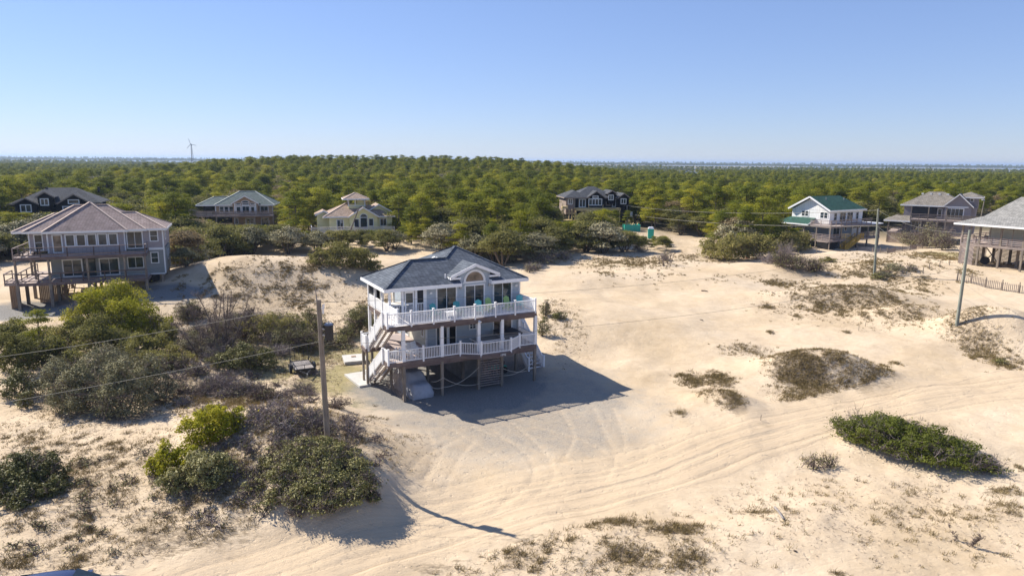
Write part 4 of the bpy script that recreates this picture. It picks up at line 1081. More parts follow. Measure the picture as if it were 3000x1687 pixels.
# ================================================================== the other houses
def body(H, u0, u1, v0, v1, z0, z1, mat, name='wall', label=None):
    m = MB(); m.box(u0, u1, v0, v1, z0, z1); return H.part(name, m, mat, label=label)
def hiproof(H, u0, u1, v0, v1, ze, slope, mat, capmat=None, trim='white_trim', name='roof', ringz=.22, vents=()):
    m = MB(); hip(m, u0, u1, v0, v1, ze, slope, .1); r = H.part(name, m, mat)
    f = MB(); ring(f, u0, u1, v0, v1, ze - ringz, ze + .015); H.part('fascia', f, trim, r)
    if capmat: c = MB(); caps(c, hipcaps(u0, u1, v0, v1, ze, slope)); H.part('ridge_cap', c, capmat, r)
    return r
def posts(H, pts, z0, z1, s=.12, mat='post_wood'):
    for a, b in pts:
        m = MB(); m.box(a - s, a + s, b - s, b + s, z0, z1); H.part('post', m, mat)
def decks(H, u0, u1, v0, v1, z, mat='deck_wood', beam='weathered_wood', th=.35):
    m = MB(); m.box(u0, u1, v0, v1, z - .06, z); H.part('deck_floor', m, mat)
    m = MB(); ring(m, u0, u1, v0, v1, z - th, z - .01, .04)
    n = int((u1 - u0) / .8)
    for i in range(1, n): a = u0 + i * (u1 - u0) / n; m.box(a, a + .05, v0, v1, z - .3, z - .07)
    H.part('deck_beam', m, beam)
def railb(H, p, q_, mat='weathered_wood', boards=4, h=1.0, posts_=2.0):
    m = MB(); rail_boards(m, p, q_, h, boards, posts=posts_); H.part('railing', m, mat)

# ---- mauve-roofed house left
def mauve():
    H = House('stilt_house', 'mauve shingled house with two tiers of brown decks on pilings at left', -54.2, 73.3, .374, 1.2)
    body(H, .95, 14.45, 2.95, 10.5, 7.3, 9.45, 'mauve_siding'); body(H, 2.75, 10.45, 2.7, 2.945, 7.05, 9.45, 'mauve_siding', label='projecting front bay')
    body(H, 2.78, 14.43, 2.97, 10.5, 4.2, 7.1, 'grey_shake')
    m = MB(); m.box(12.85, 14.5, 2.9, 2.965, 7.05, 7.32); m.box(14.38, 14.52, 2.88, 3.1, 4.2, 9.4); m.box(2.7, 2.85, 2.66, 2.72, 7.1, 9.4); m.box(10.4, 10.53, 2.66, 2.72, 7.1, 9.4)
    m.box(.9, 1.02, 2.9, 2.97, 7.1, 9.4); m.box(1.0, 14.4, 2.93, 2.968, 4.1, 4.24); H.part('corner_trim', m, 'white_trim')
    hiproof(H, -.5, 14.93, 2.5, 9.6, 9.62, .5, 'mauve_shingle', 'ridge_cap')
    hiproof(H, .53, 12.8, 2.35, 11.2, 9.6, .6, 'mauve_shingle', 'ridge_cap')
    hiproof(H, 2.38, 10.88, 2.2, 10.7, 9.55, .72, 'mauve_shingle', 'ridge_cap')
    v = 2.7
    window(H, 'front', 2.95, 1.41, 2.3, 7.4, 9.25, 1, 2)
    window(H, 'front', v, 3.2, 4.22, 7.1, 9.2, 1, 1, .12, name='entry_door', gl='warm_glass')
    for i in range(5): window(H, 'front', v, 4.45 + i * 1.08, 5.48 + i * 1.08, 7.75, 9.2, 1, 1, .13)
    window(H, 'front', 2.95, 10.6, 12.35, 7.25, 9.35, 2, 1, .12, name='sliding_door')
    window(H, 'front', 2.95, 13.03, 13.97, 8.05, 9.4, 1, 2); window(H, 'front', 2.97, 12.97, 13.85, 5.43, 6.8, 1, 2)
    window(H, 'front', 2.97, 3.86, 5.9, 4.25, 6.3, 2, 1, .13, name='sliding_door'); window(H, 'front', 2.97, 5.98, 7.2, 4.25, 6.3, 1, 1, .06, trim='black_metal')
    window(H, 'front', 2.97, 7.55, 9.65, 4.25, 6.3, 2, 1, .13, name='sliding_door'); window(H, 'front', 2.97, 10.49, 12.2, 4.95, 6.3, 2, 1, .08)
    window(H, 'left', .95, 4, 6, 7.2, 9.2, 2, 1, .1, name='sliding_door')
    window(H, 'right', 14.45, 5, 6, 8, 9.3, 1, 2); window(H, 'right', 14.43, 7, 8, 5.3, 6.6, 1, 2)
    decks(H, 0, 12.85, 0, 2.65, 7.05, 'deck_wood', 'beam_wood'); decks(H, 0, .9, 2.66, 9, 7.04); decks(H, 0, 12.85, 0, 2.9, 4.2, 'deck_wood', 'beam_wood'); decks(H, 0, 2.7, 2.92, 9, 4.19); decks(H, -1.3, -.05, 1, 4, 4.18)
    for z in (7.05, 4.2):
        n = 5 if z > 5 else 6
        for i in range(n): a0 = 12.8 * i / n; a1 = 12.8 * (i + 1) / n; railb(H, (a0, .04, z), (a1, .04, z), 'beam_wood', boards=2 if z < 5 else 1, posts_=3)
        railb(H, (.04, 0, z), (.04, 4.2, z), boards=2); railb(H, (.04, 4.2, z), (.04, 8.8, z), boards=2)
    m = MB()  # wire infill of the upper rail
    for i in range(32): a = .2 + i * .4; m.box(a, a + .012, .03, .045, 7.1, 8.0)
    for z in (7.3, 7.5, 7.7, 7.9): m.box(.1, 12.8, .03, .042, z, z + .012)
    H.part('wire_mesh', m, 'black_metal')
    railb(H, (12.8, .1, 7.05), (12.8, 2.6, 7.05), boards=2)
    railb(H, (-1.27, 1, 4.18), (-1.27, 3.9, 4.18), boards=2); railb(H, (-1.27, 1, 4.18), (-.1, 1, 4.18), boards=2)
    posts(H, [(.1, .1), (3.2, .1), (6.9, .1), (10.6, .1), (12.7, .1), (.2, 3), (.2, 6), (3.2, 3.3), (6.9, 3.3), (10.6, 3.3), (14.1, 3.3), (3.2, 6.8), (6.9, 6.8), (10.6, 6.8), (14.1, 6.8), (3.2, 10), (6.9, 10), (10.6, 10), (14.1, 10)], .2, 4.0, .15)
    posts(H, [(.1, .15), (3.2, .15), (6.9, .15), (10.6, .15), (12.7, .15), (1.3, 2.6), (.15, 6)], 4.2, 6.9, .1)
    m = MB()
    for i in range(16): m.box(1.2 + i * .17, 1.35 + i * .17, 3.5, 3.54, 1.2, 4.0)
    H.part('plank_wall', m, 'brown_plank'); m = MB()
    for i in range(14): m.box(-.95, -.91, 1.1 + i * .2, 1.27 + i * .2, 1.2, 4.0)
    for i in range(5): m.box(-.93 + i * .17, -.79 + i * .17, 1.02, 1.06, 1.2, 4.0)
    H.part('plank_wall', m, 'brown_plank')
    m = MB(); m.cyl((12.8, 5, 2.6), (12.8, 5, 4.0), .75, n=18); H.part('water_tank', m, 'black_metal')
    m = MB(); t = MB(); stairs(m, t, 3.0, 4.2, 8.5, 4.1, 5.2, 1.8, 10); o = H.part('stair', m, 'new_wood'); H.part('stair_tread', t, 'new_wood', o)
    m = MB(); m.beam((8, 8, 4), (10.2, 8, 2.2), .1, .15); m.beam((10.2, 8.2, 4), (8, 8.2, 2.2), .1, .15); m.beam((4, 7, 4), (6.5, 7, 2.2), .1, .15); H.part('brace', m, 'post_wood')
    t = empty('deck_furniture_set', H.world(1.2, 1.2, 7.05), H.yaw); tag(t, 'dark table with two chairs on the upper deck of the mauve house', 'table set')
    m = MB(); m.cyl((0, 0, .72), (0, 0, .75), .45, n=16); m.build('tabletop', 'black_metal', t); m = MB(); m.cyl((0, 0, 0), (0, 0, .72), .04, n=8); m.build('leg', 'black_metal', t)
    for a in (-.7, .7): m = MB(); m.box(a - .2, a + .2, -.2, .2, .42, .46); m.box(a - .2 if a < 0 else a + .16, a - .16 if a < 0 else a + .2, -.2, .2, .46, .95); m.box(a - .18, a - .14, -.18, .18, 0, .42); m.box(a + .14, a + .18, -.18, .18, 0, .42); m.build('chair', 'black_metal', t)
mauve()

# ---- two houses still wrapped in black building paper
def winw(H, v, a0, a1, z0, z1, c=2, r=1):
    window(H, 'front', v, a0, a1, z0, z1, c, r, .17, mull=.14)
def black_left():
    H = House('black_wrapped_house', 'unfinished house in black building wrap behind the mauve house', -94.1, 129.6, .381, 2.6)
    body(H, 0, 13.5, 1.2, 10, 3, 9.1, 'black_wrap')
    hiproof(H, -.6, 14, .9, 10.6, 9.1, .56, 'black_shingle', None, 'osb_brown')
    gable(H, -.4, 3.9, -.35, 5, 9.0, 10.2, wall=('black_wrap', 3, 1.6), trim='osb_brown')
    gable(H, 3.3, 6.55, -.1, 6, 10.25, 11.3, wall=('black_wrap', 8.5, 2), trim='osb_brown')
    gable(H, 6.8, 12.6, -.35, 7, 9.05, 10.85, wall=('black_wrap', 3, 1.6), trim='osb_brown')
    winw(H, 0, .75, 2.6, 7.4, 8.9); winw(H, .25, 4.0, 5.45, 8.6, 10.0); winw(H, 0, 8.6, 10.55, 8.85, 9.75, 1); winw(H, 0, 7.6, 11.4, 6.6, 8.5, 4)
    body(H, -1.5, 0, 3, 9, 3, 8.6, 'black_wrap'); hiproof(H, -2, 2, 2.6, 9.4, 8.8, .5, 'black_shingle', None, 'osb_brown')
    for a in (2, 11): m = MB(); m.box(a - .1 + 2, a + .25 + 2, 5.5, 5.9, 11, 11.9); H.part('roof_vent', m, 'black_metal')
    m = MB(); m.box(-.1, 14, 1.12, 1.18, 6.8, 7.0); H.part('trim_board', m, 'white_trim')
black_left()
def black_right():
    H = House('black_wrapped_house', 'unfinished house in black building wrap with raw yellow deck framing, right of centre', 12.5, 160.2, .136, 2.8)
    body(H, 0, 2.2, .3, 8, 5.6, 9.5, 'osb_brown'); body(H, 2.2, 9.6, .7, 9, 7.2, 9.5, 'black_wrap'); body(H, 9.6, 12.4, 1.2, 9, 7.2, 10.2, 'black_wrap'); body(H, 12.4, 15, .4, 8, 5.4, 9.4, 'black_wrap')
    body(H, 2.6, 14.8, 1.5, 9, 2.8, 7.15, 'black_wrap'); body(H, 12.6, 15, .5, 6, 4, 5.38, 'black_wrap')
    body(H, 3.0, 4.8, .3, .69, 7.2, 9.4, 'osb_brown')
    hiproof(H, -.6, 5.5, -.3, 9, 9.55, .5, 'black_shingle', None, 'osb_brown'); hiproof(H, 1.6, 12.6, .2, 9.8, 9.55, .5, 'black_shingle', None, 'osb_brown')
    gable(H, 4.7, 9.4, -.6, 5.5, 9.5, 11.1, wall=('black_wrap', 7.2, .9), trim='osb_brown')
    gable(H, 9.7, 12.2, -.2, 6, 10.5, 11.25, wall=('black_wrap', 8, 1.5), trim='osb_brown')
    gable(H, 12.2, 15.4, -.3, 6, 9.5, 10.6, wall=('black_wrap', 4.5, 1.5), trim='osb_brown')
    winw(H, .3, .42, 1.55, 7.9, 9.3); winw(H, .3, 3.1, 4.7, 7.25, 9.2, 2); winw(H, -.25, 5.2, 8.5, 7.7, 9.3, 4); winw(H, -.25, 6.15, 7.6, 9.32, 9.98, 1)
    winw(H, .15, 10.05, 11.35, 8.9, 10.2); winw(H, 1.2, 11.3, 12.3, 7.3, 9.1, 1); winw(H, .05, 13.05, 14.45, 8.0, 9.35)
    m = MB(); m.box(9.7, 11, 1.1, 1.19, 7.5, 8.5); H.part('sheathing', m, 'osb_brown')
    decks(H, 1.9, 12.6, -1.8, .25, 7.2, 'new_wood', 'new_wood'); m = MB(); m.box(1.9, 12.6, -1.84, -1.8, 6.6, 7.1); H.part('deck_beam', m, 'new_wood')
    posts(H, [(2.0, -1.6), (5, -1.6), (8.3, -1.6), (12.4, -1.6), (-.9, -1), (.5, -1), (1.2, -1), (1.9, -1)], 2.8, 6.9, .1, 'new_wood')
    m = MB(); m.box(-1.1, .2, -1.1, .2, 7.0, 7.55); m.box(-.2, 2.2, -1.1, -.95, 5.9, 6.05); H.part('deck_frame', m, 'new_wood'); decks(H, -.4, 2.6, -1.2, 1, 4.4, 'new_wood', 'new_wood')
    m = MB(); m.box(-1.15, -1.0, -1.1, -1, 2.8, 8.3); m.box(4.9, 5.0, -1.7, -1.6, 7.2, 8.0); m.box(8.3, 8.4, -1.7, -1.6, 7.2, 8.0); H.part('post', m, 'new_wood')
black_right()

# ---- tan house with green-grey roof
def tan():
    H = House('tan_house', 'tan house with green grey hip roof, white arched gable window and long deck', -69.3, 150.6, .196, 2.6)
    body(H, 3.6, 15.6, 1.2, 9.5, 5.6, 7.5, 'tan_siding'); body(H, 6.8, 15.4, 1.4, 9.4, 2.6, 5.55, 'tan_siding')
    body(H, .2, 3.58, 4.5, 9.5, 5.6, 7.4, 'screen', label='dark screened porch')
    hiproof(H, 3.3, 16.1, .7, 10.2, 7.65, .6, 'green_grey_shingle', 'ridge_cap_pale'); hiproof(H, -.5, 9, .75, 7.3, 7.62, .52, 'green_grey_shingle', 'ridge_cap_pale')
    gable(H, 7.0, 12.95, -.2, 5.5, 8.0, 9.75, mat='green_grey_shingle', wall=('tan_siding', 5.6, 1.1))
    v = .14
    m = MB(); m.box(7.6, 7.9, v - .05, v, 5.6, 8.1); m.box(12.0, 12.3, v - .05, v, 5.6, 8.1); m.box(7.6, 12.3, v - .06, v, 7.5, 7.62); H.part('corner_trim', m, 'white_trim')
    window(H, 'front', v, 7.95, 9.1, 5.75, 7.4, 1, 1, .18); window(H, 'front', v, 9.2, 10.9, 5.75, 7.5, 2, 1, .16); window(H, 'front', v, 11.0, 12.0, 5.75, 7.4, 1, 1, .18)
    for a0, a1 in ((8.0, 9.05), (9.3, 10.8), (11.0, 11.95)): window(H, 'front', v, a0, a1, 7.66, 8.1, 1, 1, .1)
    f = MB(); n = 10
    for R, mat in ((.95, 0),):
        f.add([(10.03 + R * math.cos(math.pi * i / n), v - .06, 8.2 + .5 * R * math.sin(math.pi * i / n)) for i in range(n + 1)] + [(10.03 + R * math.cos(math.pi * i / n), v, 8.2 + .5 * R * math.sin(math.pi * i / n)) for i in range(n + 1)], [tuple(range(n + 1))] + [(i, n + 1 + i, n + 2 + i, i + 1) for i in range(n)])
    o = H.part('arched_window', f, 'white_trim'); g = MB(); g.poly([(10.03 + .72 * math.cos(math.pi * i / n), v - .075, 8.24 + .33 * math.sin(math.pi * i / n)) for i in range(n + 1)]); H.part('pane', g, 'window_glass', o)
    for a in (4.3, 5.3, 6.3): window(H, 'front', 1.2, a, a + .95, 5.9, 7.3, 1, 2, .1)
    window(H, 'front', 1.2, 12.9, 14.7, 5.75, 7.35, 2, 1, .13, name='sliding_door'); window(H, 'front', 1.4, 9.6, 11.55, 3.2, 4.7, 2, 1, .18); window(H, 'front', 1.4, 12.95, 14.7, 2.9, 4.7, 2, 1, .13, name='sliding_door'); window(H, 'front', 1.4, 7.2, 8.1, 3.3, 4.7, 1, 1, .15)
    body(H, 3.4, 3.6, 1.1, 1.2, 5.6, 7.5, 'white_trim', 'corner_trim'); body(H, 15.55, 15.68, 1.1, 1.2, 5.6, 7.5, 'white_trim', 'corner_trim')
    decks(H, -.1, 16, -1.2, 1.15, 5.5)
    for i in range(4): railb(H, (4 * i, -1.15, 5.5), (4 * i + 4, -1.15, 5.5), boards=5, h=.9)
    m = MB(); m.box(-.1, 3.2, -1.1, -1.0, 5.5, 6.3); H.part('railing', m, 'deck_white')
    posts(H, [(0, -1), (4, -1), (8, -1), (12, -1), (15.9, -1)], 2.4, 5.2)
tan()

# ---- yellow house with a lookout tower
def yellow():
    H = House('yellow_house', 'pale yellow house with tan roof and small lookout tower', -35.5, 128.2, .312, 3)
    Y_ = 'yellow_siding'
    body(H, 1.1, 12.95, 1.0, 9, 3, 7.1, Y_); body(H, -.9, 1.08, 3, 8, 3, 7.3, Y_)
    hiproof(H, 0, 9.6, .55, 9.9, 7.15, .5, 'tan_shingle', 'ridge_cap'); hiproof(H, 4, 13.5, .6, 9.5, 7.13, .44, 'tan_shingle', None)
    gable(H, -1.4, 1.8, 2.4, 7.5, 7.4, 8.2, mat='tan_shingle', wall=(Y_, 3, .6))
    gable(H, 4.45, 10.4, -.2, 5.2, 7.1, 8.95, mat='tan_shingle', wall=(Y_, 3, 1.2)); gable(H, 8.2, 13.2, 2.8, 8.5, 7.9, 9.3, mat='tan_shingle', wall=(Y_, 7, 1))
    body(H, 4.9, 8.1, 3.2, 5.9, 8, 9.3, Y_, 'tower_wall'); body(H, 6.6, 7.9, 3.6, 5.6, 9.3, 10.3, Y_, 'tower_wall')
    m = MB(); m.box(4.8, 8.2, 3.1, 3.2, 8.9, 9.0); H.part('tower_trim', m, 'white_trim')
    m = MB()
    for a, b in ((4.95, 3.25), (8.05, 3.25), (4.95, 5.85), (8.05, 5.85), (6.2, 3.25)): m.box(a - .1, a + .1, b - .1, b + .1, 8.9, 10.35)
    m.box(4.9, 8.1, 3.22, 3.27, 9.2, 9.3); H.part('tower_post', m, 'white_trim')
    hiproof(H, 3.9, 8.8, 2.1, 6.9, 10.4, .45, 'tan_shingle', 'ridge_cap')
    window(H, 'front', 1.0, 2.45, 3.75, 4.6, 6.6, 2, 1, .12, name='sliding_door'); v = .14
    window(H, 'front', v, 6.75, 8.15, 4.9, 7.0, 1, 1, .1); window(H, 'front', v, 5.6, 6.6, 5.0, 6.75, 1, 1, .1); window(H, 'front', v, 8.35, 9.3, 5.3, 6.8, 1, 1, .1)
    f = MB(); n = 10; f.add([(7.45 + .75 * math.cos(math.pi * i / n), v - k_, 7.02 + .72 * math.sin(math.pi * i / n)) for k_ in (.06, 0) for i in range(n + 1)], [tuple(range(n + 1))] + [(i, n + 1 + i, n + 2 + i, i + 1) for i in range(n)])
    o = H.part('arched_window', f, 'white_trim'); g = MB(); g.poly([(7.45 + .62 * math.cos(math.pi * i / n), v - .075, 7.05 + .58 * math.sin(math.pi * i / n)) for i in range(n + 1)]); H.part('pane', g, 'window_glass', o)
    window(H, 'front', 1.0, 10.6, 11.9, 5.2, 6.7, 2, 1, .1, name='sliding_door'); window(H, 'front', 3, 0.2, .8, 5.3, 6.8, 1, 1, .08)
    decks(H, -2.2, 13, -1.6, .95, 4.3); railb(H, (-2.2, -1.55, 4.4), (5, -1.55, 4.4), 'deck_white'); railb(H, (5, -1.55, 4.3), (13, -1.55, 4.3), 'deck_white'); railb(H, (-2.2, -1.5, 4.5), (-2.2, 4, 4.5), 'deck_white')
    posts(H, [(-2, -1.4), (2, -1.4), (6, -1.4), (10, -1.4), (12.9, -1.4)], 2.5, 4.0)
yellow()

# ---- white house with green roof
def white_h():
    H = House('white_house', 'white board and batten house with green roof, porch roof and yellow wooden stair', 59.2, 127.0, .564, 1.6)
    body(H, 3.2, 14.1, 2.5, 10.7, 6.4, 8.95, 'white_batten'); body(H, 3.25, 14.0, 2.55, 10.6, 3.7, 6.3, 'blue_batten'); body(H, 3.3, 8.5, 2.6, 10, 1.4, 3.5, 'blue_batten')
    # gable end to the left, hip end to the right
    ze, zr = 9.05, 11.55; m = (2.0 + 11.2) / 2; r = MB()
    A = (2.5, 2.0, ze); B = (14.6, 2.0, ze); C_ = (14.6, 11.2, ze); D = (2.5, 11.2, ze); R0 = (2.5, m, zr); R1 = (12.2, m, zr)
    for p in ((A, B, R1, R0), (B, C_, R1), (C_, D, R0, R1)): r.slab(p, .14)
    ro = H.part('roof', r, 'green_shingle')
    t = MB()
    for p, q_ in ((A, R0), (D, R0)): p = Vector(p); q_ = Vector(q_); o_ = Vector((-.04, 0, -.1)); t.beam(p + o_, q_ + o_, .05, .3)
    t.box(2.5, 14.6, 1.95, 2.0, ze - .22, ze + .02); t.box(14.6, 14.65, 2, 11.2, ze - .22, ze + .02); H.part('fascia', t, 'white_paint', ro)
    g = MB(); g.add([(3.2, 2.6, 8.9), (3.2, 10.6, 8.9), (3.2, m, 11.2), (3.9, 2.6, 8.9), (3.9, 10.6, 8.9), (3.9, m, 11.2)], [(0, 2, 1), (3, 4, 5), (0, 3, 5, 2), (1, 2, 5, 4)]); H.part('wall', g, 'white_batten', label='gable end wall')
    s = MB(); s.slab([(2.5, 2.0, ze - .16), (3.2, 2.0, ze - .16), (3.2, m, zr - .16), (2.5, m, zr - .16)], .03); s.slab([(2.5, m, zr - .16), (3.2, m, zr - .16), (3.2, 11.2, ze - .16), (2.5, 11.2, ze - .16)], .03); H.part('soffit', s, 'white_trim', ro)
    for a, b in ((6.0, 5.4), (11.6, 5.2)): v = MB(); zz = ze + (zr - ze) * (b - 2) / (m - 2); v.cyl((a, b, zz - .1), (a, b, zz + .4), .09, n=8); H.part('vent_pipe', v, 'grey_metal', ro)
    # porch roof on the left side
    p = MB(); p.slab([(-.4, 4.5, 6.4), (3.19, 5.4, 7.4), (3.19, 10.9, 7.35), (1.6, 13.4, 6.4), (-.4, 13.4, 6.4)], .12); pr = H.part('porch_roof', p, 'green_shingle')
    t = MB(); t.box(-.44, -.4, 4.5, 13.4, 6.18, 6.42); t.box(-.4, 1.6, 13.4, 13.44, 6.2, 6.42); t.beam((-.4, 4.46, 6.3), (1.5, 4.96, 6.8), .04, .22); H.part('fascia', t, 'white_paint', pr)
    window(H, 'left', 3.2, 6.95, 8.6, 7.55, 8.75, 2, 2, .14, mull=.12); window(H, 'left', 3.2, 2.8, 4.55, 7.4, 8.7, 2, 2, .14, mull=.12)
    window(H, 'front', 2.5, 4.45, 5.6, 7.0, 8.6, 1, 2, .13); window(H, 'front', 2.5, 6.35, 8.5, 6.7, 8.65, 2, 1, .13, name='sliding_door'); window(H, 'front', 2.5, 8.75, 10.85, 6.7, 8.6, 2, 1, .13, name='sliding_door'); window(H, 'front', 2.5, 11.7, 12.8, 7.0, 8.55, 1, 2, .13)
    window(H, 'front', 2.55, 4.7, 6.95, 3.75, 5.85, 2, 1, .13, name='sliding_door'); window(H, 'front', 2.55, 8.5, 9.2, 4.9, 5.9, 1, 1, .1); window(H, 'left', 3.25, 9.6, 10.5, 3.8, 5.9, 1, 1, .1, name='entry_door')
    body(H, 10.7, 13.7, 2.3, 2.54, 3.75, 6.1, 'white_batten'); window(H, 'front', 2.3, 10.9, 13.4, 5.3, 5.9, 1, 1, .08)
    decks(H, 0, 13.3, 0, 2.45, 6.35); decks(H, 0, 3.15, 2.5, 4.3, 6.34); decks(H, 0, 16.5, 0, 2.5, 3.7); decks(H, 0, 3.2, 2.54, 13, 3.69)
    for a, b in ((0, 3.3), (3.3, 6.6), (6.6, 10), (10, 13.3)): railb(H, (a, .04, 6.4), (b, .04, 6.4))
    railb(H, (.04, 0, 6.4), (.04, 4.2, 6.4), 'deck_wood')
    railb(H, (0, .04, 3.75), (3.4, .04, 3.75)); railb(H, (3.4, .04, 3.75), (6.6, .04, 3.75), 'new_wood'); railb(H, (9, .04, 3.75), (12.6, .04, 3.75)); railb(H, (12.6, .04, 3.75), (16.4, .04, 3.75))
    for a in range(4): railb(H, (.04, a * 3.2, 3.75), (.04, a * 3.2 + 3.2, 3.75), 'deck_wood')
    posts(H, [(.1, .1), (3.6, .1), (8.9, .1), (12.4, .1), (16.3, .1)], 1.4, 6.1, .11); posts(H, [(.1, 2.9), (.1, 5.6), (.1, 8.3), (.1, 11), (.1, 13), (2.8, 13)], 1.4, 6.3, .1)
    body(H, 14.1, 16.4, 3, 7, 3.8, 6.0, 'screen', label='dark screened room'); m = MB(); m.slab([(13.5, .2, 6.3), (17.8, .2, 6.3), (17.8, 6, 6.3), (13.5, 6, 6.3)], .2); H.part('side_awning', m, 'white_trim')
    body(H, -.1, 3.1, .3, 2.4, 1.5, 3.4, 'dark_gap', 'storage_room'); m = MB(); ring(m, -.12, 3.12, .28, 2.42, 1.45, 1.65, .06); ring(m, -.12, 3.12, .28, 2.42, 3.3, 3.45, .06); H.part('storage_frame', m, 'deck_wood')
    st = MB(); tr = MB(); stairs(st, tr, -1.1, -.05, 8.0, 3.75, 3.5, 1.8, 11, 'u'); o = H.part('stair', st, 'yellow_wood'); H.part('stair_tread', tr, 'yellow_wood', o)
    m = MB(); rail_boards(m, (3.5, -1.1, 1.8), (8.0, -1.1, 3.75), 1.0, 4, posts=1.5); rail_boards(m, (8.0, -1.1, 3.75), (9.1, -1.1, 3.75), 1.0, 4, posts=1); rail_boards(m, (3.5, -.05, 1.8), (8.0, -.05, 3.75), 1.0, 3, posts=1.5); H.part('stair_railing', m, 'yellow_wood', o)
white_h()

# ---- brown-grey house
def gray():
    H = House('grey_house', 'brown grey shingle sided house with front gable and lattice skirt', 78.5, 142.9, -.612, 1.4)
    S = 'brown_grey_siding'
    body(H, 2.4, 14.9, 2.5, 10, 4.1, 9.5, S); body(H, 12.5, 15.1, 4.2, 9.5, 9, 11.35, S)
    hiproof(H, 1.75, 13.6, 1.6, 10.8, 9.6, .58, 'brown_grey_shingle', None); hiproof(H, 11.2, 15.9, 3.6, 10.1, 11.45, .4, 'brown_grey_shingle', None)
    gable(H, 9.3, 14.5, 1.3, 6.5, 9.6, 12.15, mat='brown_grey_shingle', wall=(S, 4.2, 1.2))
    body(H, 3.9, 8.3, 2.2, 2.49, 6.9, 9.2, 'screen', label='dark screened upper porch')
    for i in range(4): m = MB(); m.box(5 + i * 1.5, 5.4 + i * 1.5, 5.2, 5.6, 11.7, 11.95); H.part('skylight', m, 'white_trim')
    window(H, 'front', 1.65, 9.95, 12.95, 7.2, 9.3, 4, 1, .16, name='sliding_door'); window(H, 'front', 4.2, 13.6, 14.3, 10.55, 11.2, 1, 1, .1)
    window(H, 'front', 2.5, 8.4, 9.2, 7.2, 9.0, 1, 1, .1); window(H, 'front', 2.5, 4, 5.4, 4.2, 6.3, 2, 1, .1, name='sliding_door'); window(H, 'front', 2.5, 6.6, 7.9, 4.6, 6.3, 2, 1, .1)
    decks(H, 3.9, 10.2, 0, 2.2, 6.85); decks(H, 10.25, 15.3, 0, 1.6, 6.85); railb(H, (3.9, .04, 6.9), (7, .04, 6.9)); railb(H, (7, .04, 6.9), (10.2, .04, 6.9)); railb(H, (10.3, .04, 6.9), (15.2, .04, 6.9), 'pole_wood', 6)
    m = MB(); m.slab([(-.8, -.4, 6.4), (4.0, -.4, 6.4), (4.0, 2.48, 7.35), (1.2, 2.48, 7.35)], .12); m.slab([(-.8, -.4, 6.4), (1.2, 2.48, 7.35), (1.2, 8, 7.35), (-.8, 8, 6.4)], .12); pr = H.part('porch_roof', m, 'brown_grey_shingle')
    m = MB(); m.box(-.8, 4, -.44, -.4, 6.15, 6.42); m.box(-.84, -.8, -.4, 8, 6.15, 6.42); H.part('fascia', m, 'white_paint', pr)
    decks(H, 0, 13.5, -.2, 2.45, 4.05); decks(H, 0, 2.35, 2.5, 9, 4.04)
    for a in (0, 4, 8): railb(H, (a, -.15, 4.1), (a + 4, -.15, 4.1), boards=3)
    posts(H, [(.1, 0), (3.2, 0), (5.9, 0), (8.7, 0), (10.1, 0)], 1.2, 6.5, .11); posts(H, [(3.95, .1), (7, .1), (10.1, .1)], 6.8, 9.4, .09)
    m = MB()
    for i in range(40): m.box(.1 + i * .25, .2 + i * .25, -.08, -.05, 1.5, 3.7)
    for i in range(11): m.box(.1, 10, -.05, -.02, 1.55 + i * .2, 1.64 + i * .2)
    H.part('lattice', m, 'deck_wood')
    m = MB()
    for i in range(24): m.box(-.05, -.02, .1 + i * .3, .22 + i * .3, 1.5, 3.7)
    H.part('lattice', m, 'deck_wood')
gray()

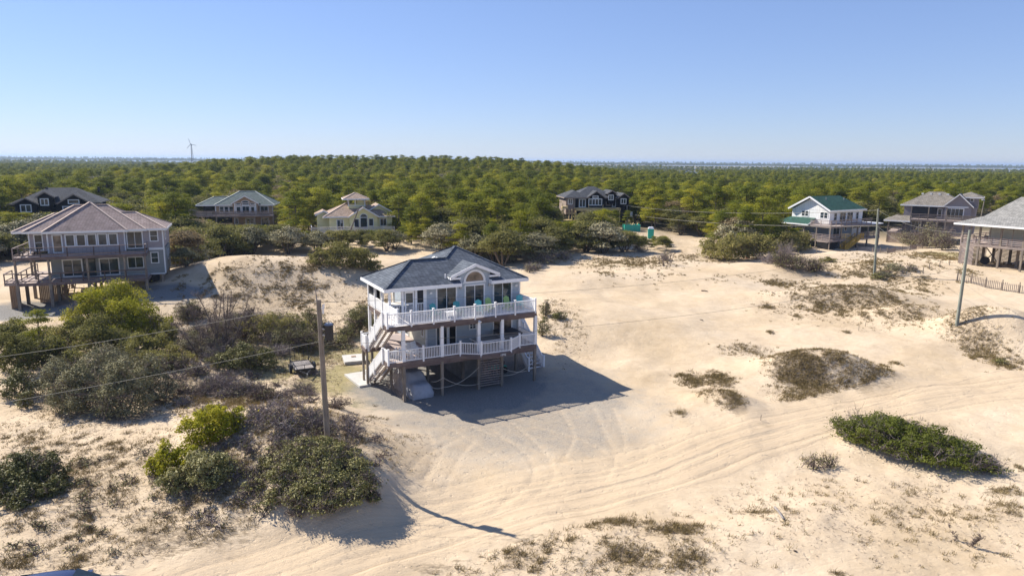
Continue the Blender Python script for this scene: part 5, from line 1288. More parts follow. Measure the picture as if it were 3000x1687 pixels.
# ---- house cut by the right edge
def far_right():
    H = House('stilt_house', 'house with broad light grey roof on lattice screened pilings at the right edge', 66.4, 100.8, -.978, 3.2)
    body(H, 2.4, 15, 3, 11, 6.55, 9.2, 'cream_siding')
    zr = 13.2; r = MB()
    # steep upper roof over a flatter porch skirt
    r.slab([(-.8, -.9, 9.45), (16, -.9, 9.45), (16, 2.2, 10.5), (1.8, 2.2, 10.5)], .12); r.slab([(-.8, 13, 9.45), (-.8, -.9, 9.45), (1.8, 2.2, 10.5), (1.8, 10.5, 10.5)], .12)
    r.slab([(1.8, 2.2, 10.5), (16, 2.2, 10.5), (16, 6.4, zr + .1), (4.6, 6.4, zr + .1)], .12); r.slab([(1.8, 10.5, 10.5), (1.8, 2.2, 10.5), (4.6, 6.4, zr + .1)], .12); r.slab([(16, 10.5, 10.5), (1.8, 10.5, 10.5), (4.6, 6.4, zr + .1), (16, 6.4, zr + .1)], .12)
    ro = H.part('roof', r, 'light_grey_shingle')
    m = MB(); m.box(-.84, 16, -.95, -.9, 9.2, 9.47); m.box(-.85, -.8, -.9, 13, 9.2, 9.47); H.part('fascia', m, 'white_paint', ro)
    for a in (6.2, 8.3, 10.4): m = MB(); m.box(a, a + .5, 5.2, 5.6, 12.4, 12.75); H.part('roof_vent', m, 'white_trim', ro)
    decks(H, 0, 16, 0, 2.95, 6.55); decks(H, 0, 2.35, 3, 11, 6.54)
    for a in range(0, 16, 2): railb(H, (a, .04, 6.6), (a + 2, .04, 6.6), 'deck_wood', 4)
    for a in range(0, 10, 2): railb(H, (.04, a, 6.6), (.04, a + 2, 6.6), 'deck_wood', 4)
    posts(H, [(.1, .1), (2.4, .1), (5.1, .1), (7.9, .1), (10.7, .1), (13.5, .1)], 3, 9.3, .12)
    posts(H, [(2, 3), (4.2, 3), (6.4, 3), (8.6, 3), (11, 3), (2, 6.5), (4.2, 6.5), (6.4, 6.5), (8.6, 6.5)], 3, 6.3, .15)
    for a in (1.2, 3.7, 6.5, 9.3): m = MB(); m.box(a - .05, a + .05, .05, .13, 6.6, 9.2); H.part('post', m, 'post_wood')
    m = MB()
    for i in range(15): m.box(.05 + i * .12, .1 + i * .12, -.02, 0, 3.2, 6.2)
    for i in range(20): m.box(.05, 1.9, -.04, -.021, 3.3 + i * .15, 3.36 + i * .15)
    H.part('lattice', m, 'deck_wood')
    m = MB()
    for i in range(15): m.box(1.0, 14, 9, 9.04, 3.3 + i * .2, 3.43 + i * .2)
    for i in range(15): m.box(.05, .09, .3, 9, 3.3 + i * .2, 3.43 + i * .2)
    H.part('slat_screen', m, 'deck_wood')
    m = MB(); m.beam((2, 3, 3.5), (4.2, 3, 6.2), .12, .12); m.beam((4.2, 3.1, 3.5), (2, 3.1, 6.2), .12, .12); m.beam((8.6, 3, 3.5), (6.4, 3, 6.2), .12, .12); m.beam((6.4, 3.1, 3.5), (8.6, 3.1, 6.2), .12, .12); H.part('brace', m, 'post_wood')
    m = MB(); m.cyl((2.6, 2.2, 4), (2.6, 2.5, 4), .6, n=18); H.part('cable_spool', m, 'black_metal')
    t = MB(); t.box(7, 11, 4, 6.2, 3.2, 4.9); t.box(7.4, 10.2, 4.2, 6, 4.9, 5.4); H.part('stored_boat_cover', t, 'dark_gap')
    body(H, 1.2, 2.2, 4.5, 5.4, 6.6, 7.4, 'dark_cover', 'grill'); 
far_right()

# ================================================================== poles, wires, tower
def upole(name, label, base, top, r0, r1, mat='pole_wood'):
    b = Vector(base); t_ = Vector(top)
    e = empty(name, b); tag(e, label, 'utility pole')
    m = MB(); m.cyl((0, 0, -.6), t_ - b, r0, r1, 14); o = m.build('pole', mat, e, smooth=False)
    return e, t_ - b
pA0 = GV(961, 1299); pA1 = Vector(W(930, 872, 36.9 * 1.0))
def on_axis(px, py, base):  # point above a base, seen at pixel row py
    d = ray(px, py); t = base.y / d[1]; return Vector((float(d[0] * t), float(base.y), float(CAM_H + d[2] * t)))
topA = on_axis(933, 878, pA0)
EA, tA = upole('utility_pole', 'weathered wooden utility pole carrying a dark transformer on the near dune', pA0, topA, .165, .125)
def poleA():
    m = MB(); m.cyl(tA + Vector((-.05, -.1, -.1)), tA + Vector((-.12, -.1, .75)), .035, .02, 6); m.build('top_pin', 'driftwood', EA)
    m = MB(); m.cyl((tA.x + .22, tA.y - .05, tA.z - .75), (tA.x + .26, tA.y - .05, tA.z - .25), .055, .05, 8); m.cyl((tA.x + .3, tA.y - .05, tA.z - .45), (tA.x + .32, tA.y - .05, tA.z - .2), .03, .02, 6); m.beam((tA.x, tA.y, tA.z - .45), (tA.x + .25, tA.y - .05, tA.z - .45), .05, .05); m.build('fuse_cutout', 'white_trim', EA)
    f = .80; c = Vector((tA.x * f + .47, tA.y * f - .05, tA.z * f - .1))
    m = MB(); m.cyl(c - Vector((0, 0, .45)), c + Vector((0, 0, .38)), .23, .23, 18); b = m.build('transformer', 'black_metal', EA)
    m = MB(); m.cyl(c + Vector((0, 0, .385)), c + Vector((0, 0, .46)), .27, .18, 18); m.build('lid', 'grey_metal', b)
    m = MB(); m.cyl(c + Vector((0, 0, .46)), c + Vector((0, 0, .62)), .05, .03, 8); m.build('bushing', 'rope', b)
    m = MB(); m.beam(c + Vector((-.45, 0, .2)), c, .06, .06); m.beam(c + Vector((-.45, 0, -.2)), c + Vector((0, 0, -.2)), .06, .06); m.build('bracket', 'grey_metal', EA)
    m = MB(); pts = [tA + Vector((-.12, -.1, .75))] + [tA + Vector((-1.35 + .9 * (1 - math.cos(a)), -.1, .1 + .65 * math.sin(a))) for a in ()]
    def arc(x0, x1, h):
        return [Vector((tA.x + x0 + (x1 - x0) * i / 12, tA.y - .1, tA.z - .1 + h * math.sin(math.pi * i / 12))) for i in range(13)]
    m.tube(arc(-1.25, 1.0, .85), .009, 4); m.tube([Vector((tA.x - 1.25, tA.y - .1, tA.z - .1)), Vector((tA.x, tA.y, tA.z - .12)), Vector((tA.x + 1.0, tA.y - .1, tA.z - .1))], .009, 4)
    m.tube([c + Vector((.1, 0, .6)), c + Vector((.35, 0, .3)), c + Vector((.4, 0, -.4)), c + Vector((.2, 0, -.6)), Vector((tA.x * .7, tA.y * .7, tA.z * .7))], .014, 4)
    m.build('jumper_wire', 'wire', EA)
poleA()
pB0 = GV(2800, 975); topB = on_axis(2842, 674, pB0)
EB, tB = upole('utility_pole', 'bare greenish wooden pole leaning slightly right on the right dune', pB0, topB, .16, .12, 'green_pole_wood')
pC0 = GV(2562, 803); topC = on_axis(2573, 612, pC0)
EC, tC = upole('utility_pole', 'pale wooden pole standing in front of the white and brown grey houses', pC0, topC, .17, .12, 'green_pole_wood')
pD0 = Vector((27.3, 162.0, 2.6)); topD = on_axis(1837, 601, pD0)
ED, tD = upole('utility_pole', 'distant pole with white transformer beside the unfinished black house', pD0, topD, .16, .13)
m = MB(); m.cyl((.75, 0, tD.z - 2.8), (.75, 0, tD.z - 1.5), .32, n=12); m.build('transformer', 'white_trim', ED); m = MB(); m.beam((-1.0, 0, tD.z - .1), (.5, 0, tD.z - .1), .1, .1); m.build('crossarm', 'pole_wood', ED)
pE0 = Vector((-31.2, 126.5, 2.8)); topE = on_axis(1050, 613, pE0)
EE, tE = upole('utility_pole', 'dark pole in front of the yellow house', pE0, topE, .14, .11)
m = MB(); m.cyl((-.5, 0, tE.z - 2.6), (-.5, 0, tE.z - 1.9), .22, n=10); m.build('transformer', 'grey_metal', EE)
pF0 = Vector((112, 164, 3.0)); topF = on_axis(2884, 587, pF0)
EF, tF = upole('lamp_post', 'thin far pole behind the light grey roof at right', pF0, topF, .13, .1)
EF['category'] = 'lamp post'
m = MB(); m.box(-.15, .45, -.1, .1, tF.z, tF.z + .15); m.build('lamp', 'white_trim', EF)
def wire(p, q_, sag, r, label):
    P = Vector(p); Q = Vector(q_); m = MB(); pts = []
    for i in range(31): t = i / 30; c = P.lerp(Q, t); c.z -= sag * 4 * t * (1 - t); pts.append(c)
    m.tube(pts, r, 5); o = m.build('power_line', 'wire'); tag(o, label, 'wire', 'overhead wires')
def A_(f): return pA0 + tA * f
def B_(f): return pB0 + tB * f
def C2(f): return pC0 + tC * f
leftA = Vector(W(-500, 1105, 36)); leftB = Vector(W(-500, 1262, 34))
wire(A_(.985), leftA, .35, .011, 'upper overhead wire running left from the near pole'); wire(A_(.72), leftB, .2, .012, 'lower overhead wire running left from the near pole')
wire(A_(.985), B_(.97), 1.3, .009, 'upper overhead wire from the near pole past the main roof to the right dune pole'); wire(A_(.69), B_(.62), 1.1, .01, 'lower overhead wire crossing in front of the lower deck towards the right dune pole')
wire(B_(.97), C2(.98), .8, .014, 'upper overhead wire between the two right hand poles'); wire(B_(.6), C2(.74), .7, .014, 'lower overhead wire between the two right hand poles')
wire(C2(.98), pD0 + tD * .97, 1.0, .03, 'upper overhead wire going back to the transformer pole by the black house'); wire(C2(.74), pD0 + tD * .6, .9, .035, 'lower overhead wire going back to the transformer pole by the black house')
def wind():
    d = 700.0; base = W(561, 500, d); top = W(560, 424, d)
    e = empty('wind_turbine', (float(top[0]), float(top[1]), 4.0)); tag(e, 'tall lattice tower with three blade wind turbine on the horizon', 'wind turbine')
    h = float(top[2]) - 4.0; m = MB()
    L = lambda z: 1.6 * (1 - z / h) + .35
    n = 12
    for k in range(n):
        z0, z1 = h * k / n, h * (k + 1) / n; c0 = [(math.cos(a) * L(z0), math.sin(a) * L(z0), z0) for a in (.3, 2.4, 4.5)]; c1 = [(math.cos(a) * L(z1), math.sin(a) * L(z1), z1) for a in (.3, 2.4, 4.5)]
        for i in range(3): m.beam(c0[i], c1[i], .26, .26); m.beam(c0[i], c1[(i + 1) % 3], .13, .13); m.beam(c1[i], c1[(i + 1) % 3], .13, .13)
    m.build('lattice_tower', 'grey_metal', e)
    m = MB(); m.cyl((0, -1.2, h + .3), (0, 1.6, h + .3), .45, .3, 10); m.build('nacelle', 'grey_metal', e)
    for a in (math.radians(108), math.radians(225), math.radians(-12)):
        m = MB(); m.beam((0, -1.2, h + .3), (math.cos(a) * 5.6, -1.2, h + .3 + math.sin(a) * 5.6), .35, .12, (0, 1, 0)); m.build('blade', 'grey_metal', e)
wind()
# ================================================================== small things on the sand
def toilet():
    p = GV(1906, 699); t = empty('portable_toilet', p, -.15); tag(t, 'green portable toilet with white roof by the sandy clearing', 'portable toilet')
    m = MB(); m.box(-.58, .58, -.58, .58, .1, 2.0); m.build('cabin', 'teal_green_plastic', t)
    m = MB(); m.box(-.45, .45, -.6, -.581, .15, 1.9); d = m.build('door', 'teal_green_plastic', t)
    m = MB(); m.cyl((.38, -.63, 1.0), (.38, -.6, 1.0), .04, n=8); m.build('handle', 'white_trim', d)
    m = MB(); m.add([(-.63, -.63, 2.0), (.63, -.63, 2.0), (.63, .63, 2.0), (-.63, .63, 2.0), (-.4, -.45, 2.35), (.4, -.45, 2.35), (.4, .45, 2.35), (-.4, .45, 2.35)], [(3, 2, 1, 0), (4, 5, 6, 7), (0, 1, 5, 4), (1, 2, 6, 5), (2, 3, 7, 6), (3, 0, 4, 7)]); m.build('roof', 'white_paint', t)
toilet()
def dumpster():
    t = empty('dumpster', (26.2, 150.5, 2.6), .1); tag(t, 'open teal dumpster heaped with pale debris beside the portable toilet', 'dumpster')
    m = MB(); ring(m, -1.7, 1.7, -.9, .9, .2, 1.7, .08); m.box(-1.7, 1.7, -.9, .9, .2, .3)
    for i in range(6): m.box(-1.6 + i * .6, -1.5 + i * .6, -1.04, -.98, .3, 1.6)
    m.build('bin', 'teal_green_plastic', t)
    m = MB()
    for i in range(14): a = random.uniform(-1.4, 1.4); b = random.uniform(-.6, .6); m.beam((a, b, 1.3), (a + random.uniform(-.8, .8), b + random.uniform(-.4, .4), random.uniform(1.7, 2.2)), .25, .06)
    m.build('debris', 'new_wood', t)
dumpster()
def redbin():
    p = GV(2190, 756); t = empty('red_bin', p); tag(t, 'small red bin on the sand by the green bushes', 'bin')
    m = MB(); m.cyl((0, 0, 0), (0, 0, .75), .3, .36, 14); m.build('body', 'red_plastic', t); m = MB(); m.cyl((0, 0, .755), (0, 0, .83), .39, .3, 14); m.build('lid', 'white_trim', t)
redbin()
def sandfence(pxs, label, hgt=1.05, pick=True, name='sand_fence'):
    P = [GV(a, b) for a, b in pxs]; t = empty(name, P[0]); tag(t, label, 'fence')
    for p in P:
        m = MB(); q_ = p - P[0]; m.cyl(q_ - Vector((0, 0, .3)), q_ + Vector((0.03, 0, hgt + .3)), .07, .06, 7); m.build('fence_post', 'post_wood', t)
    if pick:
        for a, b in zip(P[:-1], P[1:]):
            m = MB(); L = (b - a).length; n = int(L / .2)
            for i in range(n):
                c = a.lerp(b, (i + .5) / n); c.z = float(height(c.x, c.y)); c = c - P[0]; hh = hgt + random.uniform(-.06, .06); m.box(c.x - .035, c.x + .035, c.y - .012, c.y + .012, c.z - .05, c.z + hh)
            m.tube([a - P[0] + Vector((0, 0, .3)), b - P[0] + Vector((0, 0, .3))], .012, 4); m.tube([a - P[0] + Vector((0, 0, .85)), b - P[0] + Vector((0, 0, .85))], .012, 4)
            m.build('pickets', 'weathered_wood', t)
sandfence([(2803, 822), (2844, 830), (2886, 842), (2934, 850), (2984, 858), (3040, 866)], 'wooden slat sand fence with posts on the slope below the right house')
sandfence([(2510, 735), (2556, 741), (2578, 743), (2599, 742), (2622, 738), (2643, 736), (2665, 733), (2684, 730), (2703, 728)], 'low line of thin fence posts and slats before the brown grey house', .8)
stk = [(2704, 802, .9), (2722, 788, .8), (2752, 782, .8), (2781, 777, .8), (2392, 745, 1.2), (2401, 742, .7), (2516, 969, .6), (2534, 957, .5), (2228, 1231, .4), (1859, 745, .5)]
names_ = ['yellowish stake nearest the right dune hollow', 'second stake behind the yellowish one', 'third stake in the row towards the right house', 'last stake of the row nearest the right house', 'tall grey stake left of the white house stair', 'short stake beside the tall grey one',
          'thin stake on open sand left of the right pole', 'shorter stake just behind the thin one on open sand', 'thin stick standing by a grass tuft above the road', 'tiny white stake at the foot of the oak scrub']
for (a, b, h), nm in zip(stk, names_):
    p = GV(a, b); m = MB(); m.cyl((0, 0, -.2), (random.uniform(-.05, .05), 0, h), .06 if h > .75 else .022, .05 if h > .75 else .02, 6); o = m.build('stake', 'post_wood'); o.location = p; tag(o, nm, 'stake', 'stakes in the sand')
def log(px0, py0, px1, py1, r, mat, label, name='driftwood_log'):
    a = GV(px0, py0, r); b = GV(px1, py1, r); m = MB(); mid = (a + b) / 2 + Vector((0, 0, r * .6)); m.cyl((0, 0, 0), mid - a, r, r * .9, 7); m.cyl(mid - a, b - a, r * .9, r * .7, 7); o = m.build(name, mat); o.location = a; tag(o, label, 'log' if 'log' in name else 'board')
log(2270, 1489, 2295, 1523, .07, 'driftwood', 'pale grey plank lying on the littered sand at lower right', 'grey_plank')
log(2470, 1123, 2488, 1111, .05, 'driftwood', 'short pale board stuck in the grassy right dune', 'pale_board')
log(2055, 853, 2073, 855, .08, 'bark', 'dark driftwood piece in the hollow behind the sand flat')
log(2262, 858, 2270, 862, .07, 'bark', 'small dark stick right of the driftwood piece')
log(2060, 940, 2050, 937, .05, 'bark', 'tiny stick on the smooth sand flat')
log(2325, 1614, 2333, 1617, .04, 'bark', 'tiny dark stick near the bottom right sand')
def car():
    # only its roof and bonnet reach into the picture at the lower left
    R0 = W(196, 1675, 27.2); z0 = float(height(R0[0], R0[1])); yaw = math.radians(14)
    t = empty('parked_suv', (float(R0[0]), float(R0[1]) - .35, float(R0[2]) - 1.78), yaw); tag(t, 'dark blue car whose roof and bonnet just show at the bottom left', 'car')
    prof = [(-2.35, .55), (-2.38, .95), (-2.2, 1.1), (-1.9, 1.5), (-1.55, 1.72), (-.6, 1.78), (.25, 1.72), (.75, 1.45), (1.12, 1.2), (1.7, 1.16), (2.1, 1.08), (2.35, .9), (2.42, .6), (2.35, .35), (-2.3, .35)]
    m = MB(); n = len(prof)
    for y, k in ((-.93, .0), (-.93, 0), (.93, 0)): pass
    ys = [-.95, -.85, -.5, 0, .5, .85, .95]; vs = []
    for y in ys:
        e = (abs(y) / .95) ** 4
        for x, z in prof: zz = z - (.1 * e if z > 1 else 0); yy = y * (1 - .16 * max(0, z - 1.1) / .7); vs.append((x * (1 - .02 * e), yy, zz))
    fs = [(j * n + i, j * n + (i + 1) % n, (j + 1) * n + (i + 1) % n, (j + 1) * n + i) for j in range(len(ys) - 1) for i in range(n)] + [tuple(range(n))[::-1], tuple(range((len(ys) - 1) * n, len(ys) * n))]
    m.add(vs, fs); b = m.build('body', 'car_paint', t, smooth=True); fixn(b)
    b.modifiers.new('s', 'SUBSURF').levels = 2; b.modifiers['s'].render_levels = 2
    for s in (-1, 1):
        m = MB()
        for x0, x1 in ((-1.75, -.75), (-.68, .15), (.2, .7)):
            zt = lambda x: 1.6 if x < .2 else 1.6 - (x - .2) * .75
            m.add([(x0, s * .9, 1.12), (x1, s * .9, 1.12), (x1, s * .845, zt(x1)), (x0, s * .845, zt(x0)), (x0, s * .88, 1.12), (x1, s * .88, 1.12), (x1, s * .82, zt(x1)), (x0, s * .82, zt(x0))], [(0, 1, 2, 3), (7, 6, 5, 4), (0, 4, 5, 1), (1, 5, 6, 2), (2, 6, 7, 3), (3, 7, 4, 0)])
        m.build('side_window', 'window_glass', t)
        m = MB(); m.box(.55, .75, s * .95, s * 1.12, 1.15, 1.32); m.build('wing_mirror', 'car_paint', t)
        for x in (-1.5, 1.5): m = MB(); m.cyl((x, s * .72, .36), (x, s * .96, .36), .36, n=20); w = m.build('wheel', 'rubber', t); m = MB(); m.cyl((x, s * .95, .36), (x, s * .975, .36), .22, n=14); m.build('rim', 'grey_metal', w)
        m = MB(); m.beam((2.32, s * .55, .85), (2.4, s * .8, .8), .1, .16); m.build('headlight', 'white_trim', t)
    m = MB(); m.add([(.33, -.7, 1.7), (.33, .7, 1.7), (1.12, .78, 1.24), (1.12, -.78, 1.24)], [(0, 1, 2, 3)]); m.build('windscreen', 'window_glass', t)
car()
def shed(px, py, d, w, label, mat='white_trim'):
    p = W(px, py, d); t = empty('far_house', (float(p[0]), float(p[1]), float(p[2]) - 5.2), .3); tag(t, label, 'house')
    m = MB(); m.box(-w / 2, w / 2, -3, 3, 0, 2.4); m.build('wall', mat, t)
    m = MB(); m.slab([(-w / 2 - .5, -3.5, 2.4), (w / 2 + .5, -3.5, 2.4), (w / 2 + .5, 0, 3.8), (-w / 2 - .5, 0, 3.8)], .15); m.slab([(-w / 2 - .5, 0, 3.8), (w / 2 + .5, 0, 3.8), (w / 2 + .5, 3.5, 2.4), (-w / 2 - .5, 3.5, 2.4)], .15); m.build('roof', 'light_grey_shingle', t)
shed(1745, 512, 300, 4, 'tiny white roofed building half hidden in the trees behind the black house')
shed(2790, 522, 300, 5, 'far grey roof showing in the woods above the brown grey house', 'tan_siding')
0 and shed(2962, 540, 200, 5, 'far grey roof in the woods above the right edge house', 'tan_siding')
# ================================================================== vegetation kit
def leaf_cloud(n, centers, radii, leaf, rng, fill=.35, flat=1.0, up_bias=.35, tintbase=None, asp=.55):
    """n leaf-cluster quads spread through the lobes; returns verts, quads, tint"""
    centers = np.asarray(centers, float); radii = np.asarray(radii, float)
    wts = (radii[:, 0] * radii[:, 1] + radii[:, 0] * radii[:, 2]); k = rng.choice(len(centers), n, p=wts / wts.sum())
    d = rng.normal(size=(n, 3)); d[:, 2] = np.abs(d[:, 2]) * 1.0 - .25 * rng.random(n) * np.abs(d[:, 2]) * 3
    d /= np.linalg.norm(d, axis=1)[:, None]
    # lumpy envelope so that light and shade break up
    lump = .82 + .36 * fbm(d[:, 0] * 2.4 + k * 3.1 + 40, d[:, 1] * 2.4 + d[:, 2] * 2.1 + k * 1.7, 3)
    r = (1 - fill * rng.random(n) ** 2.2) * lump * (1 + .1 * np.abs(rng.normal(size=n)) ** 2.5)
    P = centers[k] + d * radii[k] * r[:, None]
    nrm = d * .8 + rng.normal(size=(n, 3)) * .55 + np.array([0, 0, up_bias]); nrm /= np.linalg.norm(nrm, axis=1)[:, None]
    a = np.cross(nrm, rng.normal(size=(n, 3))); a /= np.linalg.norm(a, axis=1)[:, None]; b = np.cross(nrm, a)
    s = leaf * (.6 + .8 * rng.random(n))[:, None]
    V = np.stack([P - a * s, P - b * s * asp + nrm * s * .15, P + a * s, P + b * s * asp + nrm * s * .15], 1).reshape(-1, 3)
    F = np.arange(4 * n).reshape(n, 4)
    base = rng.random(len(centers))[k] if tintbase is None else np.asarray(tintbase)[k]
    clump = fbm(P[:, 0] * .9 / max(leaf * 4, .3) + 5, P[:, 1] * .9 / max(leaf * 4, .3) + P[:, 2], 2)
    tint = np.clip(.35 * base + .45 * clump + .45 * rng.random(n) - .1, 0, 1)
    return V, F, tint
def ribbons(P0, P1, w, rng, bend=.0):
    n = len(P0); d = P1 - P0; L = np.linalg.norm(d, axis=1)[:, None]
    s = np.cross(d, rng.normal(size=(n, 3))); s /= np.linalg.norm(s, axis=1)[:, None] + 1e-9
    w = np.asarray(w).reshape(-1, 1) if np.ndim(w) else w
    mid = (P0 + P1) / 2 + rng.normal(size=(n, 3)) * L * bend
    V = np.stack([P0 - s * w, P0 + s * w, mid + s * w * .7, mid - s * w * .7, P1 + s * w * .25, P1 - s * w * .25], 1).reshape(-1, 3)
    i = np.arange(n)[:, None] * 6
    F = np.concatenate([i + np.array([0, 1, 2, 3]), i + np.array([3, 2, 4, 5])], 0)
    return V, F
def merge(parts):
    V = []; F = []; T = []; o = 0
    for v, f, t in parts: V.append(v); F.append(f + o); T.append(t); o += len(v)
    return np.concatenate(V), np.concatenate(F), np.concatenate(T)
def twigs(n, centers, radii, rng, w=.012, levels=2):
    """bare branching: stems from the ground outwards, twigs off them"""
    centers = np.asarray(centers, float); radii = np.asarray(radii, float)
    parts = []
    m = max(8, n // 14); k = rng.integers(0, len(centers), m)
    d = rng.normal(size=(m, 3)); d[:, 2] = np.abs(d[:, 2]) + .35; d /= np.linalg.norm(d, axis=1)[:, None]
    root = centers[k].copy(); root[:, :2] += rng.normal(size=(m, 2)) * radii[k][:, :2] * .3; root[:, 2] = centers[k][:, 2] - .05
    tip = centers[k] + d * radii[k] * (.6 + .4 * rng.random(m))[:, None]
    v, f = ribbons(root, tip, w * 2.2, rng, .06); parts.append((v, f, np.tile(rng.random(m) * .6, 2)))
    cur0, cur1 = root, tip
    for lv in range(levels):
        mm = m * (4 if lv == 0 else 3) if lv == 0 else n
        j = rng.integers(0, len(cur0), mm); t = (.3 + .7 * rng.random(mm))[:, None]
        s = cur0[j] + (cur1[j] - cur0[j]) * t
        L = np.linalg.norm(cur1[j] - cur0[j], axis=1)[:, None] * (.45 if lv == 0 else .5)
        dd = (cur1[j] - cur0[j]) / (np.linalg.norm(cur1[j] - cur0[j], axis=1)[:, None] + 1e-9) + rng.normal(size=(mm, 3)) * .75; dd[:, 2] += .15
        dd /= np.linalg.norm(dd, axis=1)[:, None]
        e = s + dd * L * (.5 + .7 * rng.random(mm))[:, None]
        v, f = ribbons(s, e, w * (1.3 if lv == 0 else .8), rng, .1); parts.append((v, f, np.tile(rng.random(mm), 2)))
        cur0, cur1 = s, e
    return merge(parts)
def trunk_mesh(name, segs, mat='bark'):
    m = MB()
    for p, q_, r0, r1 in segs: m.cyl(p, q_, r0, r1, 7, True)
    me = bpy.data.meshes.new(name); me.from_pydata(m.v, [], m.f); me.materials.append(MATS[mat]); return me
def lobes_from_px(lobes, zoff=0):
    """each lobe: (px, py of its foot, half width px, height px, depth factor)"""
    C = []; R = []
    for L in lobes:
        px, py, hw, hp = L[:4]; df = L[4] if len(L) > 4 else 1.0
        p = G(px, py); d = p[1]; rx = hw * d / FPX; ht = hp * d / FPX; ry = rx * df
        cy = p[1] + ry * .75; z = float(height(p[0], cy))
        C.append((p[0], cy, z + ht * .12)); R.append((rx, ry, max(.25, ht * .78)))
    return np.array(C), np.array(R)
def shrub(label, lobes, leaf=.09, dens=1.0, mat='leaf_shrub', tw=0, twmat='twig_brown', name='shrub', cat='shrub', fill=.4, seed=None, group=None, stems=True, tb_=None, up=.35):
    rng = np.random.default_rng(seed if seed is not None else abs(hash(label)) % 9999 if False else sum(map(ord, label)))
    C, R = lobes_from_px(lobes); o0 = C.mean(0); o0[2] = float(height(o0[0], o0[1])); C = C - o0
    e = empty(name, o0); tag(e, label, cat, group)
    # break each lobe into irregular clumps
    CC = [c for c in C]; RR = [r * .7 for r in R]; TB = list(rng.random(len(C)))
    for c, r in zip(C, R):
        for _ in range(int(16 + 9 * r[0])):
            a = rng.random() * 6.28; el = rng.random() ** .8 * 1.45; q_ = np.array([math.cos(a) * math.cos(el), math.sin(a) * math.cos(el), math.sin(el)])
            CC.append(c + q_ * r * (.6 + .5 * rng.random() ** 1.5)); k = .09 + .2 * rng.random() ** 1.5; RR.append(np.array([min(r[0], r[1]) * k * 1.15, min(r[0], r[1]) * k * 1.15, min(r) * k * 1.3])); TB.append(rng.random())
    leaf = leaf * .75; area = sum(r[0] * r[1] + r[0] * r[2] + r[1] * r[2] for r in R) * 4.2
    n = int(area / (leaf * leaf) * .75 * dens)
    n = min(n, 80000)
    if dens > 0:
        V, F, T = leaf_cloud(n, CC, RR, leaf, rng, fill, tintbase=tb_ or TB, up_bias=up)
        g = height(V[:, 0] + o0[0], V[:, 1] + o0[1]) - o0[2]; V[:, 2] = np.maximum(V[:, 2], g + .01)
        objm('foliage', np_mesh('foliage', V, F, mat, T), e)
    if tw > 0:
        V, F, T = twigs(int(area * 22 * tw), C, R * np.array([1.05, 1.05, 1.12]), rng, w=.012)
        objm('twigs', np_mesh('twigs', V, F, twmat, T), e)
    if stems:
        segs = []
        for c, r in zip(C, R):
            for _ in range(3):
                a = rng.random() * 6.28; b = Vector((c[0] + rng.normal() * .1 * r[0], c[1] + rng.normal() * .1 * r[1], c[2] - .3)); t = Vector((c[0] + math.cos(a) * r[0] * .5, c[1] + math.sin(a) * r[1] * .5, c[2] + r[2] * .7)); segs.append((b, t, .05 + .012 * r[2], .02))
        objm('trunk', trunk_mesh('trunk', segs), e)
    return e

# ---------------- near vegetation, one thing per bush
shrub('big grey green wax myrtle mound left of the near dune', [(190, 1225, 110, 150, .8), (330, 1235, 110, 165, .8), (430, 1190, 75, 140), (150, 1170, 80, 100), (260, 1150, 110, 110)], .085, 1.1, 'leaf_grey', .5, 'twig_brown', tb_=None)
shrub('tall yellow topped bush in front of the mauve house', [(245, 985, 75, 125), (340, 1000, 80, 115), (420, 1000, 55, 105), (300, 960, 90, 110)], .1, 1.1, 'leaf_yellow', .3)
shrub('dark green bush between the yellow topped bush and the left edge', [(250, 1045, 85, 105), (190, 1010, 50, 70), (330, 1040, 60, 60)], .1, 1.0, 'leaf_oak', .15)
shrub('dark thicket cut by the left edge behind the myrtle mound', [(20, 1110, 75, 120), (95, 1080, 60, 90), (0, 1040, 60, 70)], .1, 1.1, 'leaf_oak', .2)
shrub('low dark bush at the left edge beside the myrtle mound', [(25, 1180, 60, 75), (60, 1200, 30, 50)], .09, 1.0, 'leaf_shrub', .2)
shrub('rounded green bush right of the dark green bush', [(390, 1050, 55, 70), (440, 1040, 50, 50), (480, 1010, 40, 60)], .09, 1.0, 'leaf_oak', .25)
shrub('olive bush below the bare trees left of the trailer', [(690, 1095, 60, 85), (760, 1090, 50, 55), (640, 1085, 45, 50)], .09, 1.0, 'leaf_shrub', .35)
shrub('small green bush in the brown thicket', [(500, 1055, 35, 40), (540, 1065, 35, 30)], .085, .9, 'leaf_olive', .4)
shrub('green and brown scrub behind the trailer', [(760, 1010, 70, 75), (840, 990, 60, 60), (700, 1000, 50, 50)], .09, .55, 'leaf_olive', 1.1)
shrub('reddish brown scrub right of the near pole top', [(900, 960, 40, 50), (870, 1000, 45, 45)], .08, .35, 'leaf_shrub', 1.4)
shrub('dark brown bush against the left side of the main house', [(1045, 985, 50, 75), (1010, 1000, 35, 40), (1060, 950, 40, 50)], .08, .5, 'leaf_shrub', 1.6)
shrub('low reddish scrub in front of the bush by the main house', [(1000, 1025, 45, 35)], .07, .2, 'leaf_shrub', 1.4)
shrub('yellow green bush on the near dune', [(570, 1330, 60, 110), (640, 1300, 60, 100), (690, 1260, 30, 65), (600, 1270, 55, 70)], .085, 1.15, 'leaf_yellow', .4)
shrub('yellow green bush leaning down the dune face', [(480, 1410, 58, 115), (545, 1400, 50, 80), (440, 1400, 30, 60)], .085, 1.1, 'leaf_yellow', .4)
shrub('dark green lower bush under the two yellow green ones', [(590, 1455, 90, 95), (500, 1460, 60, 60), (650, 1420, 50, 60)], .08, 1.1, 'leaf_shrub', .6)
